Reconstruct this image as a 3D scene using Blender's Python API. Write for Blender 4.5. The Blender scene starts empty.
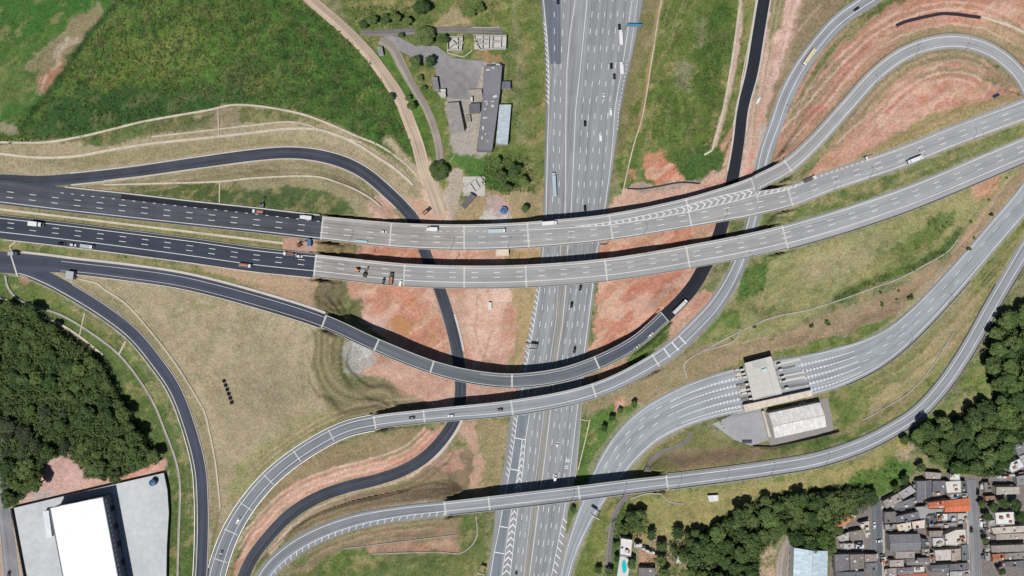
import bpy, math, random
import numpy as np
from mathutils import Vector

random.seed(7); rng = np.random.default_rng(11)
sc = bpy.context.scene
COL = sc.collection

# ------------------------------------------------------------------ camera, sky, sun, exposure
CAM_H = 482.0          # metres above the motorway
MPP = 0.70             # metres per survey unit at motorway level
cam = bpy.data.objects.new('camera', bpy.data.cameras.new('camera'))
COL.objects.link(cam)
cam.location = (0, 0, CAM_H); cam.rotation_euler = (0, 0, 0)
cam.data.sensor_width = 36.0
cam.data.lens = 36.0 * CAM_H / (1024 * MPP)
cam.data.clip_start = 1.0; cam.data.clip_end = 9000
sc.camera = cam

SUN_EL = math.radians(62.5)
SUN_TO = Vector((0.47, 0.88, 0)).normalized()      # direction shadows fall on the ground
w = bpy.data.worlds.new('World'); sc.world = w; w.use_nodes = True
nt = w.node_tree; bg = nt.nodes['Background']
sky = nt.nodes.new('ShaderNodeTexSky'); sky.sky_type = 'NISHITA'; sky.sun_disc = False
sky.sun_elevation = SUN_EL
sky.sun_rotation = math.atan2(-SUN_TO.x, -SUN_TO.y)
sky.altitude = 750
nt.links.new(sky.outputs[0], bg.inputs[0]); bg.inputs[1].default_value = 0.05
sl = bpy.data.lights.new('sun', 'SUN'); sl.energy = 5.0; sl.angle = math.radians(0.53); sl.color = (1, .975, .935)
sun = bpy.data.objects.new('sun', sl); COL.objects.link(sun); sun.location = (-200, -300, 600)
dv = Vector((SUN_TO.x * math.cos(SUN_EL), SUN_TO.y * math.cos(SUN_EL), -math.sin(SUN_EL)))
sun.rotation_euler = dv.to_track_quat('-Z', 'Y').to_euler()
sc.view_settings.view_transform = 'Standard'; sc.view_settings.look = 'None'
sc.view_settings.exposure = 0.2; sc.view_settings.gamma = 1
sc.render.engine = 'CYCLES'
sc.cycles.max_bounces = 5; sc.cycles.diffuse_bounces = 2; sc.cycles.glossy_bounces = 2
sc.cycles.transparent_max_bounces = 4
sc.cycles.use_denoising = False

# ------------------------------------------------------------------ helpers
LIT = 1.72             # how bright a white sunlit sheet comes out; photo colour / LIT = surface colour
def lin(c):
    c = np.asarray(c, float) / 255.0
    return np.where(c <= .04045, c / 12.92, ((c + .055) / 1.055) ** 2.4)
def alb(c, k=LIT): return tuple(np.clip(lin(c) / k, 0, .82))
def P(u, v, z=0.0):
    s = MPP * (CAM_H - z) / CAM_H
    return np.array([(u - 512) * s, -(v - 288) * s, z])
def obj(name, verts, faces, mat, parent=None, uv=None, smooth=False, kind=None):
    me = bpy.data.meshes.new(name)
    me.from_pydata([tuple(v) for v in verts], [], [tuple(f) for f in faces])
    if uv is not None:
        l = me.uv_layers.new(name='UVMap')
        idx = np.empty(len(me.loops), np.int32); me.loops.foreach_get('vertex_index', idx)
        l.data.foreach_set('uv', np.asarray(uv, np.float32)[idx].ravel())
    if smooth: me.polygons.foreach_set('use_smooth', [True] * len(me.polygons))
    if mat is not None: me.materials.append(mat)
    o = bpy.data.objects.new(name, me); COL.objects.link(o)
    if parent is not None:
        o.parent = parent
    if kind: o['kind'] = kind
    return o
def wobj(name, verts, faces, mat, parent, **k):      # vertices in world space, parent unrotated
    L = np.array(parent.location)
    return obj(name, np.asarray(verts, float) - L, faces, mat, parent, **k)
def tag(o, label, cat, group=None):
    o['label'] = label; o['category'] = cat
    if group: o['group'] = group
    return o
def thing(name, label, cat, loc=(0, 0, 0), rz=0, group=None):
    o = bpy.data.objects.new(name, None); COL.objects.link(o); o.empty_display_size = .5
    o.location = tuple(float(a) for a in loc); o.rotation_euler = (0, 0, rz)
    return tag(o, label, cat, group)
def copy_tree(o, parent=None):
    c = o.copy(); COL.objects.link(c); c.parent = parent
    for ch in o.children: copy_tree(ch, c)
    return c
class MB:
    def __init__(s): s.v = []; s.f = []; s.uv = []
    def add(s, v, f, uv=None):
        n = len(s.v); s.v += [tuple(a) for a in v]; s.f += [tuple(i + n for i in q) for q in f]
        s.uv += [tuple(a) for a in uv] if uv is not None else [(a[0], a[1]) for a in v]
    def box(s, x0, x1, y0, y1, z0, z1, rot=0, c=(0, 0, 0), taper=0):
        q = []
        for z, t in ((z0, 0), (z1, taper)):
            for x, y in ((x0 + t, y0 + t), (x1 - t, y0 + t), (x1 - t, y1 - t), (x0 + t, y1 - t)):
                q.append((c[0] + x * math.cos(rot) - y * math.sin(rot), c[1] + x * math.sin(rot) + y * math.cos(rot), c[2] + z))
        s.add(q, [(3, 2, 1, 0), (4, 5, 6, 7), (0, 1, 5, 4), (1, 2, 6, 5), (2, 3, 7, 6), (3, 0, 4, 7)])
    def cyl(s, p, q, r0, r1=None, n=8, cap=True):
        r1 = r0 if r1 is None else r1
        p = Vector(p); q = Vector(q); d = (q - p).normalized()
        a = d.orthogonal().normalized(); b = d.cross(a); V = []
        for c, r in ((p, r0), (q, r1)):
            for i in range(n):
                t = 2 * math.pi * i / n; V.append(c + (a * math.cos(t) + b * math.sin(t)) * r)
        F = [(i, (i + 1) % n, n + (i + 1) % n, n + i) for i in range(n)]
        if cap: F += [tuple(range(n - 1, -1, -1)), tuple(range(n, 2 * n))]
        s.add(V, F)
    def prism(s, poly, z0, z1):      # poly: list of xy or xyz (z then added)
        n = len(poly); A = np.array([[p[0], p[1]] for p in poly])
        area = sum(A[i][0] * A[(i + 1) % n][1] - A[(i + 1) % n][0] * A[i][1] for i in range(n))
        if area < 0: A = A[::-1]
        V = [(a[0], a[1], z0) for a in A] + [(a[0], a[1], z1) for a in A]
        s.add(V, [tuple(range(n - 1, -1, -1)), tuple(range(n, 2 * n))] + [(i, (i + 1) % n, n + (i + 1) % n, n + i) for i in range(n)])
    def build(s, name, mat, parent=None, **k): return obj(name, s.v, s.f, mat, parent, uv=s.uv, **k)
    def wbuild(s, name, mat, parent, **k): return wobj(name, s.v, s.f, mat, parent, uv=s.uv, **k)

# ------------------------------------------------------------------ materials
MATS = {}
def nodes(name):
    m = bpy.data.materials.new(name); m.use_nodes = True
    n = m.node_tree; return m, n, n.nodes['Principled BSDF']
def math_node(n, op, a, b=None, c=None):
    x = n.nodes.new('ShaderNodeMath'); x.operation = op
    for i, v in enumerate((a, b, c)):
        if v is None: continue
        if isinstance(v, (int, float)): x.inputs[i].default_value = v
        else: n.links.new(v, x.inputs[i])
    return x.outputs[0]
def noise_node(n, vec, scale, detail=4, rough=.55, stretch=None):
    if stretch:
        mp = n.nodes.new('ShaderNodeMapping'); mp.inputs['Scale'].default_value = stretch
        n.links.new(vec, mp.inputs[0]); vec = mp.outputs[0]
    x = n.nodes.new('ShaderNodeTexNoise'); x.inputs['Scale'].default_value = scale
    x.inputs['Detail'].default_value = detail; x.inputs['Roughness'].default_value = rough
    n.links.new(vec, x.inputs['Vector']); return x.outputs['Fac']
def scale_col(n, col, fac):
    x = n.nodes.new('ShaderNodeVectorMath'); x.operation = 'SCALE'
    if isinstance(col, tuple): x.inputs[0].default_value = col[:3]
    else: n.links.new(col, x.inputs[0])
    n.links.new(fac, x.inputs['Scale']); return x.outputs[0]
def mixc(n, fac, a, b):
    x = n.nodes.new('ShaderNodeMix'); x.data_type = 'RGBA'
    if isinstance(fac, (int, float)): x.inputs[0].default_value = fac
    else: n.links.new(fac, x.inputs[0])
    for i, v in ((6, a), (7, b)):
        if isinstance(v, tuple): x.inputs[i].default_value = (*v[:3], 1)
        else: n.links.new(v, x.inputs[i])
    return x.outputs[2]
def ramp(n, fac, lo, hi):
    x = n.nodes.new('ShaderNodeMapRange'); x.interpolation_type = 'SMOOTHSTEP'
    x.inputs[1].default_value = lo; x.inputs[2].default_value = hi
    n.links.new(fac, x.inputs[0]); return x.outputs[0]
def plain(name, rgb, rough=.6, var=.25, scale=1.5, metal=0.0, coord='Object', spec=.3, k=LIT):
    if name in MATS: return MATS[name]
    m, n, b = nodes(name); tc = n.nodes.new('ShaderNodeTexCoord')
    f1 = noise_node(n, tc.outputs[coord], scale, 5); f2 = noise_node(n, tc.outputs[coord], scale * .13, 3)
    f = math_node(n, 'ADD', f1, f2); f = math_node(n, 'MULTIPLY_ADD', f, var, 1 - var)
    n.links.new(scale_col(n, alb(rgb, k), f), b.inputs['Base Color'])
    b.inputs['Roughness'].default_value = rough; b.inputs['Metallic'].default_value = metal
    b.inputs['Specular IOR Level'].default_value = spec
    MATS[name] = m; return m
def asphalt(name, rgb, lane=3.7, streak=.14, patch=.16, rough=.9):
    if name in MATS: return MATS[name]
    m, n, b = nodes(name); uv = n.nodes.new('ShaderNodeUVMap'); uv.uv_map = 'UVMap'
    sp = n.nodes.new('ShaderNodeSeparateXYZ'); n.links.new(uv.outputs[0], sp.inputs[0])
    # wheel tracks: two darker bands per lane, wandering a little
    wob = noise_node(n, uv.outputs[0], .02, 2); x = math_node(n, 'MULTIPLY_ADD', wob, 1.6, sp.outputs[0])
    t = math_node(n, 'SINE', math_node(n, 'MULTIPLY', x, 2 * math.pi / (lane / 2)))
    st = noise_node(n, uv.outputs[0], 1.0, 4, .6, (1.3, .012, 1)); st2 = noise_node(n, uv.outputs[0], 1.0, 3, .6, (.28, .006, 1))
    pa = noise_node(n, uv.outputs[0], .06, 5, .6); gr = noise_node(n, uv.outputs[0], 1.1, 4, .7)
    f = math_node(n, 'MULTIPLY_ADD', t, -.05, 1.0)
    f = math_node(n, 'ADD', f, math_node(n, 'MULTIPLY_ADD', st, streak * 5.0, -streak * 2.5))
    f = math_node(n, 'ADD', f, math_node(n, 'MULTIPLY_ADD', st2, streak * 7.0, -streak * 3.5))
    f = math_node(n, 'ADD', f, math_node(n, 'MULTIPLY_ADD', pa, patch * 3.4, -patch * 1.7))
    f = math_node(n, 'ADD', f, math_node(n, 'MULTIPLY_ADD', gr, .36, -.18))
    # oil drips, sealed cracks and resurfaced bays
    cr = noise_node(n, uv.outputs[0], .35, 6, .75); f = math_node(n, 'SUBTRACT', f, math_node(n, 'MULTIPLY', ramp(n, cr, .6, .72), .16))
    bay = n.nodes.new('ShaderNodeTexBrick'); bay.inputs['Scale'].default_value = 1; bay.inputs['Brick Width'].default_value = lane; bay.inputs['Row Height'].default_value = 37.0; bay.inputs['Mortar Size'].default_value = .06; bay.offset = 0
    for i_, c_ in ((1, .0), (2, 1.), (3, .2)): bay.inputs[i_].default_value = (c_, c_, c_, 1)
    n.links.new(uv.outputs[0], bay.inputs[0]); f = math_node(n, 'ADD', f, math_node(n, 'MULTIPLY_ADD', bay.outputs[0], .09, -.045))
    n.links.new(scale_col(n, alb(rgb), f), b.inputs['Base Color'])
    b.inputs['Roughness'].default_value = rough; b.inputs['Specular IOR Level'].default_value = .25
    MATS[name] = m; return m
def sheet_roof(name, rgb, pitch=.55, var=.4, rough=.7, spec=.3):
    # corrugated sheets: fine ribs (bump), rows of sheets with their own tint, rust and lichen
    if name in MATS: return MATS[name]
    m, n, b = nodes(name); uv = n.nodes.new('ShaderNodeUVMap'); uv.uv_map = 'UVMap'
    br = n.nodes.new('ShaderNodeTexBrick'); br.inputs['Scale'].default_value = 1
    br.inputs['Brick Width'].default_value = 1.1; br.inputs['Row Height'].default_value = 2.4
    br.inputs['Mortar Size'].default_value = .02; br.offset = 0
    for i, c in ((1, .9), (2, 1.16), (3, .66)): br.inputs[i].default_value = (c, c, c, 1)
    n.links.new(uv.outputs[0], br.inputs[0])
    dn = noise_node(n, uv.outputs[0], .5, 5, .65); d2 = noise_node(n, uv.outputs[0], 1, 4, .6, (1.2, .15, 1))
    f = math_node(n, 'MULTIPLY_ADD', dn, var * 1.2, 1 - var * .6)
    f = math_node(n, 'ADD', f, math_node(n, 'MULTIPLY_ADD', d2, var * 1.2, -var * .6))
    c = scale_col(n, alb(rgb), f)
    mu = n.nodes.new('ShaderNodeVectorMath'); mu.operation = 'MULTIPLY'
    n.links.new(c, mu.inputs[0]); n.links.new(br.outputs[0], mu.inputs[1])
    n.links.new(mu.outputs[0], b.inputs['Base Color'])
    wv = n.nodes.new('ShaderNodeTexWave'); wv.inputs['Scale'].default_value = .314 / pitch; n.links.new(uv.outputs[0], wv.inputs[0])
    bp = n.nodes.new('ShaderNodeBump'); bp.inputs['Strength'].default_value = .5; bp.inputs['Distance'].default_value = .08
    n.links.new(wv.outputs[1], bp.inputs['Height']); n.links.new(bp.outputs[0], b.inputs['Normal'])
    b.inputs['Roughness'].default_value = rough; b.inputs['Specular IOR Level'].default_value = spec
    MATS[name] = m; return m
def leaf_mat(name, rgb, rgb2, transl=.25):
    if name in MATS: return MATS[name]
    m, n, b = nodes(name); tc = n.nodes.new('ShaderNodeTexCoord'); oi = n.nodes.new('ShaderNodeObjectInfo')
    f = noise_node(n, tc.outputs['Object'], .45, 4, .7); g = noise_node(n, tc.outputs['Object'], 2.5, 2)
    f = math_node(n, 'ADD', math_node(n, 'MULTIPLY', oi.outputs['Random'], .55), math_node(n, 'MULTIPLY', f, .6))
    c = mixc(n, ramp(n, f, .2, .85), alb(rgb), alb(rgb2))
    c = scale_col(n, c, math_node(n, 'MULTIPLY_ADD', g, .9, .55))
    n.links.new(c, b.inputs['Base Color']); b.inputs['Roughness'].default_value = .75
    b.inputs['Specular IOR Level'].default_value = .2
    MATS[name] = m; return m

M_CONC = plain('concrete', (186, 182, 174), .85, .3, .7)
M_CONCD = plain('concrete_grey', (140, 138, 134), .85, .35, .6)
M_PARA = plain('parapet_concrete', (204, 201, 195), .85, .6, .5)
M_PAINT = plain('road_paint', (240, 240, 240), .8, .5, .8, spec=.2)
M_PAINTW = plain('worn_road_paint', (226, 227, 228), .8, .7, .9, spec=.2)
M_JOINT = plain('joint_concrete', (206, 204, 198), .85, .35, 1.0)
M_STEEL = plain('galvanised_steel', (170, 172, 174), .45, .2, 1, .6)
M_DARK = plain('dark_metal', (40, 42, 46), .5, .2, 1)
M_BLACK = plain('black_rubber', (22, 22, 24), .9, .2, 2)
M_GLASS = plain('dark_glass', (22, 26, 32), .12, .1, 1, spec=.6)
# ------------------------------------------------------------------ road alignments (survey u, v, width, height)
def catmull(pts, step=2.0):
    p = np.array(pts, float); p = np.vstack([2 * p[0] - p[1], p, 2 * p[-1] - p[-2]]); out = []
    for i in range(1, len(p) - 2):
        a, b, c, d = p[i - 1:i + 3]; n = max(2, int(np.hypot(*(c - b)[:2]) / step))
        t0 = 0; e = .5
        t1 = t0 + max(np.hypot(*(b - a)[:2]), 1e-3) ** e; t2 = t1 + max(np.hypot(*(c - b)[:2]), 1e-3) ** e; t3 = t2 + max(np.hypot(*(d - c)[:2]), 1e-3) ** e
        for t in np.linspace(t1, t2, n, endpoint=False):
            A1 = (t1 - t) / (t1 - t0) * a + (t - t0) / (t1 - t0) * b
            A2 = (t2 - t) / (t2 - t1) * b + (t - t1) / (t2 - t1) * c
            A3 = (t3 - t) / (t3 - t2) * c + (t - t2) / (t3 - t2) * d
            B1 = (t2 - t) / (t2 - t0) * A1 + (t - t0) / (t2 - t0) * A2
            B2 = (t3 - t) / (t3 - t1) * A2 + (t - t1) / (t3 - t1) * A3
            out.append((t2 - t) / (t2 - t1) * B1 + (t - t1) / (t2 - t1) * B2)
    out.append(p[-2]); return np.array(out)

class Road:
    def __init__(s, key, pts, joints=(), dz=0.0, flatten=True, crosswise=False):
        s.key = key; q = catmull(pts); s.q = q
        s.C = np.array([P(a, b, z + dz) for a, b, w_, z in q])
        t = np.gradient(s.C[:, :2], axis=0); t /= np.linalg.norm(t, axis=1)[:, None]
        s.T = t; s.N = np.stack([-t[:, 1], t[:, 0]], 1)          # left of travel
        if crosswise: s.N = np.tile([1.0, 0.0], (len(q), 1))
        s.hw = q[:, 2] / 2 * MPP * (CAM_H - q[:, 3]) / CAM_H
        s.S = np.concatenate([[0], np.cumsum(np.linalg.norm(np.diff(s.C, axis=0), axis=1))])
        s.L = s.S[-1]; s.flatten = flatten
        s.joints = sorted(s.at_px(*j) for j in joints)
        s.grade = []; a = 0.0
        if s.joints:
            if s.joints[0] > 1: s.grade.append((0, s.joints[0]))
            if s.joints[-1] < s.L - 1: s.grade.append((s.joints[-1], s.L))
        else: s.grade.append((0, s.L))
    def at_px(s, u, v): return s.S[np.argmin((s.q[:, 0] - u) ** 2 + (s.q[:, 1] - v) ** 2)]
    def f(s, arr, x):
        arr = np.asarray(arr)
        if arr.ndim == 1: return np.interp(x, s.S, arr)
        return np.stack([np.interp(x, s.S, arr[:, i]) for i in range(arr.shape[1])], -1)
    def pt(s, x, off, dz=0.0):
        c = s.f(s.C, x); n = s.f(s.N, x); n = n / np.linalg.norm(n, axis=-1, keepdims=True)
        off = np.asarray(off, float)
        return np.concatenate([c[..., :2] + n * off[..., None], c[..., 2:] + dz], -1)
    def steps(s, a, b, step=1.6): return np.linspace(a, b, max(2, int(math.ceil((b - a) / step)) + 1))
    def profile(s, a, b, prof, step=1.6, close=False, caps=True):
        """sweep a cross-section [(edge, extra, dz)], edge -1 right, 0 centre, +1 left"""
        x = s.steps(a, b, step); n = len(x); k = len(prof); hw = s.f(s.hw, x); V = []; UV = []
        R = [s.pt(x, e * hw + o, dz) for e, o, dz in prof]; O = [e * hw + o for e, o, dz in prof]
        for i in range(n):
            for j in range(k): V.append(R[j][i]); UV.append((O[j][i], x[i]))
        F = []; kk = k if close else k - 1
        for i in range(n - 1):
            for j in range(kk):
                j2 = (j + 1) % k; F.append((i * k + j, (i + 1) * k + j, (i + 1) * k + j2, i * k + j2))
        if close and caps: F += [tuple(range(k)), tuple(range((n - 1) * k + k - 1, (n - 1) * k - 1, -1))]
        return V, F, UV
    def line(s, mb, off, width, a=None, b=None, dash=None, dz=.07, phase=0.0):
        """off(x) -> metres left of the centre line"""
        a = 0 if a is None else a; b = s.L if b is None else b
        segs = [(a, b)]
        if dash:
            d, p = dash; segs = []; x = a + phase
            while x < b: segs.append((x, min(b, x + d))); x += p
        for x0, x1 in segs:
            if x1 - x0 < .3: continue
            x = s.steps(x0, x1, 2.0); o = off(x) if callable(off) else np.full(len(x), float(off))
            l = s.pt(x, o + width / 2, dz); r = s.pt(x, o - width / 2, dz); n = len(x)
            V = [v for i in range(n) for v in (l[i], r[i])]
            mb.add(V, [(2 * i, 2 * i + 1, 2 * i + 3, 2 * i + 2) for i in range(n - 1)])
    def R(s, px): return lambda x: -s.f(s.hw, x) + px * MPP      # px in from the right edge
    def Lf(s, px): return lambda x: s.f(s.hw, x) - px * MPP

ROADS = {}
def road(key, pts, joints=(), **k): ROADS[key] = Road(key, pts, joints, **k); return ROADS[key]

hw_rows = [(-60, 538, 655), (-30, 540, 649), (0, 541.5, 643), (36, 544.5, 636), (72, 546.5, 628), (108, 546.5, 620.5), (144, 545.5, 615.5), (180, 545, 610.5), (216, 543.5, 605), (250, 541, 598.5), (290, 536.5, 593.5), (324, 530.5, 589.5), (355, 525, 585.5), (395, 517, 581), (420, 510, 580), (472, 503, 575.5), (500, 497, 570), (540, 492.5, 564), (576, 487, 559), (610, 482, 554), (650, 476, 548)]
road('M', [((a + b) / 2, y, b - a, 0) for y, a, b in hw_rows], crosswise=True)
road('U', [(-60, 185, 24, 13.5), (0, 191.5, 24, 13.4), (64, 199.5, 23.5, 13.2), (128, 206.5, 24, 13), (192, 213.7, 23.5, 12.8), (256, 220.5, 23.5, 12.5), (322, 228, 23.5, 12), (400, 235.5, 25, 11.2), (460, 237.3, 25.5, 10.8), (512, 236, 26, 10.5), (560, 232.5, 26.3, 10.5), (611, 227, 26.5, 10.8), (680, 214.5, 29, 11.5), (720, 205.5, 33, 12), (746, 199, 37, 12.3), (757, 195.5, 38.5, 12.5)],
     joints=[(322, 228), (391, 235), (465, 237), (529, 235), (611, 227), (688, 212), (757, 195.5)])
road('U2', [(757, 203.3, 23.5, 12.5), (790, 196.3, 21, 12.9), (832, 180.3, 20.5, 13.4), (896, 159, 20.5, 14), (960, 133.5, 21, 14.5), (1024, 109.5, 21.5, 15), (1090, 85, 22, 15.5)], joints=[(757, 203), (790, 196)])
road('E', [(757, 182.7, 15.5, 12.5), (788, 166, 15, 12.7), (814, 142.5, 14, 12.9), (845.5, 108, 14, 13), (875.5, 75, 14, 13), (905.5, 53.2, 14, 13), (938, 42.5, 14, 13), (967, 42.5, 14, 13), (990.5, 50.5, 14, 13), (1009, 63.5, 14, 13), (1024, 81, 14, 12.6), (1035, 110, 14, 11), (1040, 150, 14, 9)], joints=[(757, 183), (788, 166)])
road('L', [(-60, 220.5, 23, 13.4), (0, 227, 22.5, 13.3), (64, 234.3, 22.5, 13.1), (128, 242.3, 22.5, 12.9), (192, 250.7, 23, 12.7), (256, 259.7, 23, 12.4), (315, 265.8, 23, 12), (404, 275, 23, 11.2), (470, 277.2, 23, 10.8), (526, 276.2, 23, 10.5), (606, 270, 23, 10.6), (688, 257, 23.5, 11.2), (785, 237, 24, 12), (896, 202.5, 24, 13), (1007, 157, 24, 13.6), (1090, 122, 24, 14)],
     joints=[(315, 265.8), (404, 275), (464, 277), (526, 276), (606, 270), (688, 257), (785, 237)])
road('C', [(-60, 254, 20, 13), (0, 262, 21, 12.9), (20, 263.5, 20, 12.8), (45, 264.2, 16, 12.7), (70, 266.2, 13.5, 12.6), (128, 272.8, 13.5, 12.4), (185, 281.5, 13.5, 12.2), (256, 299.7, 13.5, 11.9), (324, 321.3, 13.5, 11.6), (376.5, 345, 13.5, 11), (432, 367, 13.5, 10.2), (470, 376.5, 14, 9.8), (512, 380.7, 14.5, 9.4), (560, 375.3, 14.8, 9.2), (597, 362.7, 14.3, 9), (635, 342.5, 13.5, 8.5), (665, 316.5, 13, 8)],
     joints=[(324, 321.3), (376.5, 345), (432, 367), (512, 380.7), (597, 362.7), (665, 316.5)])
road('G', [(665, 316.5, 13, 8), (680, 302, 13, 7.4), (692, 288, 13.2, 6.8), (703, 270, 13, 6), (714, 248, 12.3, 5.2), (723, 222, 12, 4.8), (732, 182, 11.7, 4.6), (738.5, 144, 10.8, 4.8), (743, 108, 10.6, 5), (752, 72, 11.4, 5.3), (758, 36, 11.5, 5.6), (764, 0, 11.5, 6), (775, -60, 11.5, 6.4)])
road('F', [(930, -40, 14, 10), (895, -15, 14, 9.5), (866, 2, 14, 9), (838, 22, 14, 8.4), (818, 44, 14, 7.8), (800, 69, 14, 7.2), (786, 96, 14, 6.6), (776, 124.5, 13.5, 6), (767, 149, 13.5, 5.6), (761, 175, 13, 5.2), (752.5, 222, 12.5, 4.9), (739.5, 263, 13.5, 5.6), (719.5, 300, 15, 6.6), (692.5, 330.5, 15.5, 7.5), (667, 353, 15.5, 8.2), (615, 382.5, 15.5, 9), (576, 396, 15.7, 9.2), (512, 407.8, 16, 9.2), (424, 416.3, 14, 8.9), (374.7, 422.3, 14, 8.5), (342, 430.5, 14, 8.2), (297, 456, 14.5, 7.6), (268.5, 479.5, 15, 7.2), (246, 506.5, 15.5, 6.8), (231, 532, 16, 6.4), (219, 564.5, 16.5, 6), (209, 610, 17, 5.5)],
     joints=[(655, 361), (593, 390.5), (512, 407.8), (424, 416.3), (374.7, 422.3)])
road('I', [(255, 600, 17, 5.5), (268, 572.5, 16.5, 6), (287, 553.5, 16.5, 6.4), (312, 538, 16.5, 6.8), (353.5, 522.3, 16, 7.4), (401, 513.3, 15, 8), (445, 508.5, 14.5, 8.5), (506, 501.7, 15, 8.8), (579, 493, 15, 8.8), (622, 487.5, 14.8, 8.6), (667, 482, 14, 8.4), (724.5, 474.7, 13.5, 8), (768, 468.5, 13.5, 7.8), (818, 459.7, 13.5, 7.6), (862, 445, 13.5, 7.4), (889, 431.5, 13.5, 7.3), (918, 412.5, 13.5, 7.3), (943, 385.5, 13.5, 7.4), (960.5, 360.5, 13.5, 7.5), (975.5, 335.5, 13.5, 7.6), (990.5, 308, 13.5, 7.8), (1003, 286.5, 13.5, 8), (1024, 251, 14, 8.4), (1060, 195, 14, 9)],
     joints=[(445, 508.5), (490, 503.5), (579, 493), (667, 482)])
road('B', [(-60, 182, 16, 13.1), (0, 181, 13, 13.1), (40, 181.5, 11, 13), (64, 179.7, 10.5, 12.8), (128, 172.8, 10.5, 12), (192, 163.6, 10.5, 11), (256, 155, 10.7, 9.8), (290, 152.8, 10.8, 9.2), (318, 155.5, 11, 8.5), (345, 163, 11.2, 7.7), (366, 174, 11.2, 7), (387, 191.5, 11.3, 6), (403, 207, 11.2, 5), (413, 219.5, 11.2, 4), (425.5, 254, 11, 2), (439, 288, 11, .8), (450.5, 324, 11, 0), (458, 358, 11, -.3), (460.5, 390, 11, -.3), (458, 410, 11, -.2), (449, 430, 11, 0), (427, 455.5, 11.2, .5), (403.5, 470.3, 11.2, 1), (376, 480, 11.2, 1.4), (343.5, 488, 11.4, 1.8), (313.5, 499.5, 11.4, 2.2), (288.5, 516, 11.5, 2.6), (266, 539.5, 11.5, 3), (250, 562, 11.5, 3.2), (235, 600, 11.5, 3.5)], dz=-.04)
road('A', [(-60, 256, 20, 13), (0, 263.5, 18, 12.9), (22, 268, 14, 12.8), (45, 277.5, 12.5, 12.6), (66, 288.5, 12.3, 12.3), (102, 310.5, 12, 11.7), (132.5, 334, 11.8, 11.1), (156, 362, 11.8, 10.4), (175, 390.5, 11.6, 9.7), (190, 430, 11.6, 9), (199.5, 468, 11.6, 8.4), (202, 504, 11.6, 8), (202, 540, 11.6, 7.6), (200.5, 576, 11.8, 7.2), (197, 620, 12, 6.8)], dz=-.04)
road('H', [(1080, 130, 22, 9), (1050, 165, 22, 8.4), (1024, 200, 22, 7.8), (998, 230, 22, 7.2), (974, 258, 22, 6.6), (947.5, 288, 23, 6), (920, 317, 24.5, 5.4), (893, 340.5, 28, 5), (868, 355.5, 33, 4.6), (835, 368, 39, 4.2), (801, 377, 42, 4), (772, 383, 43.5, 3.8), (744.5, 389, 44, 3.6), (712, 397, 42, 3.2), (678, 409.5, 38.5, 2.6), (650, 425, 36, 2), (630, 443, 34, 1.4), (614.5, 463, 30.5, .9), (604, 480, 26.5, .6), (593, 501, 21, .4), (583, 521.5, 17, .3), (572, 549.5, 13, .25), (565, 576, 11, .2), (556, 620, 10.5, .2)], dz=.02)

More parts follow.
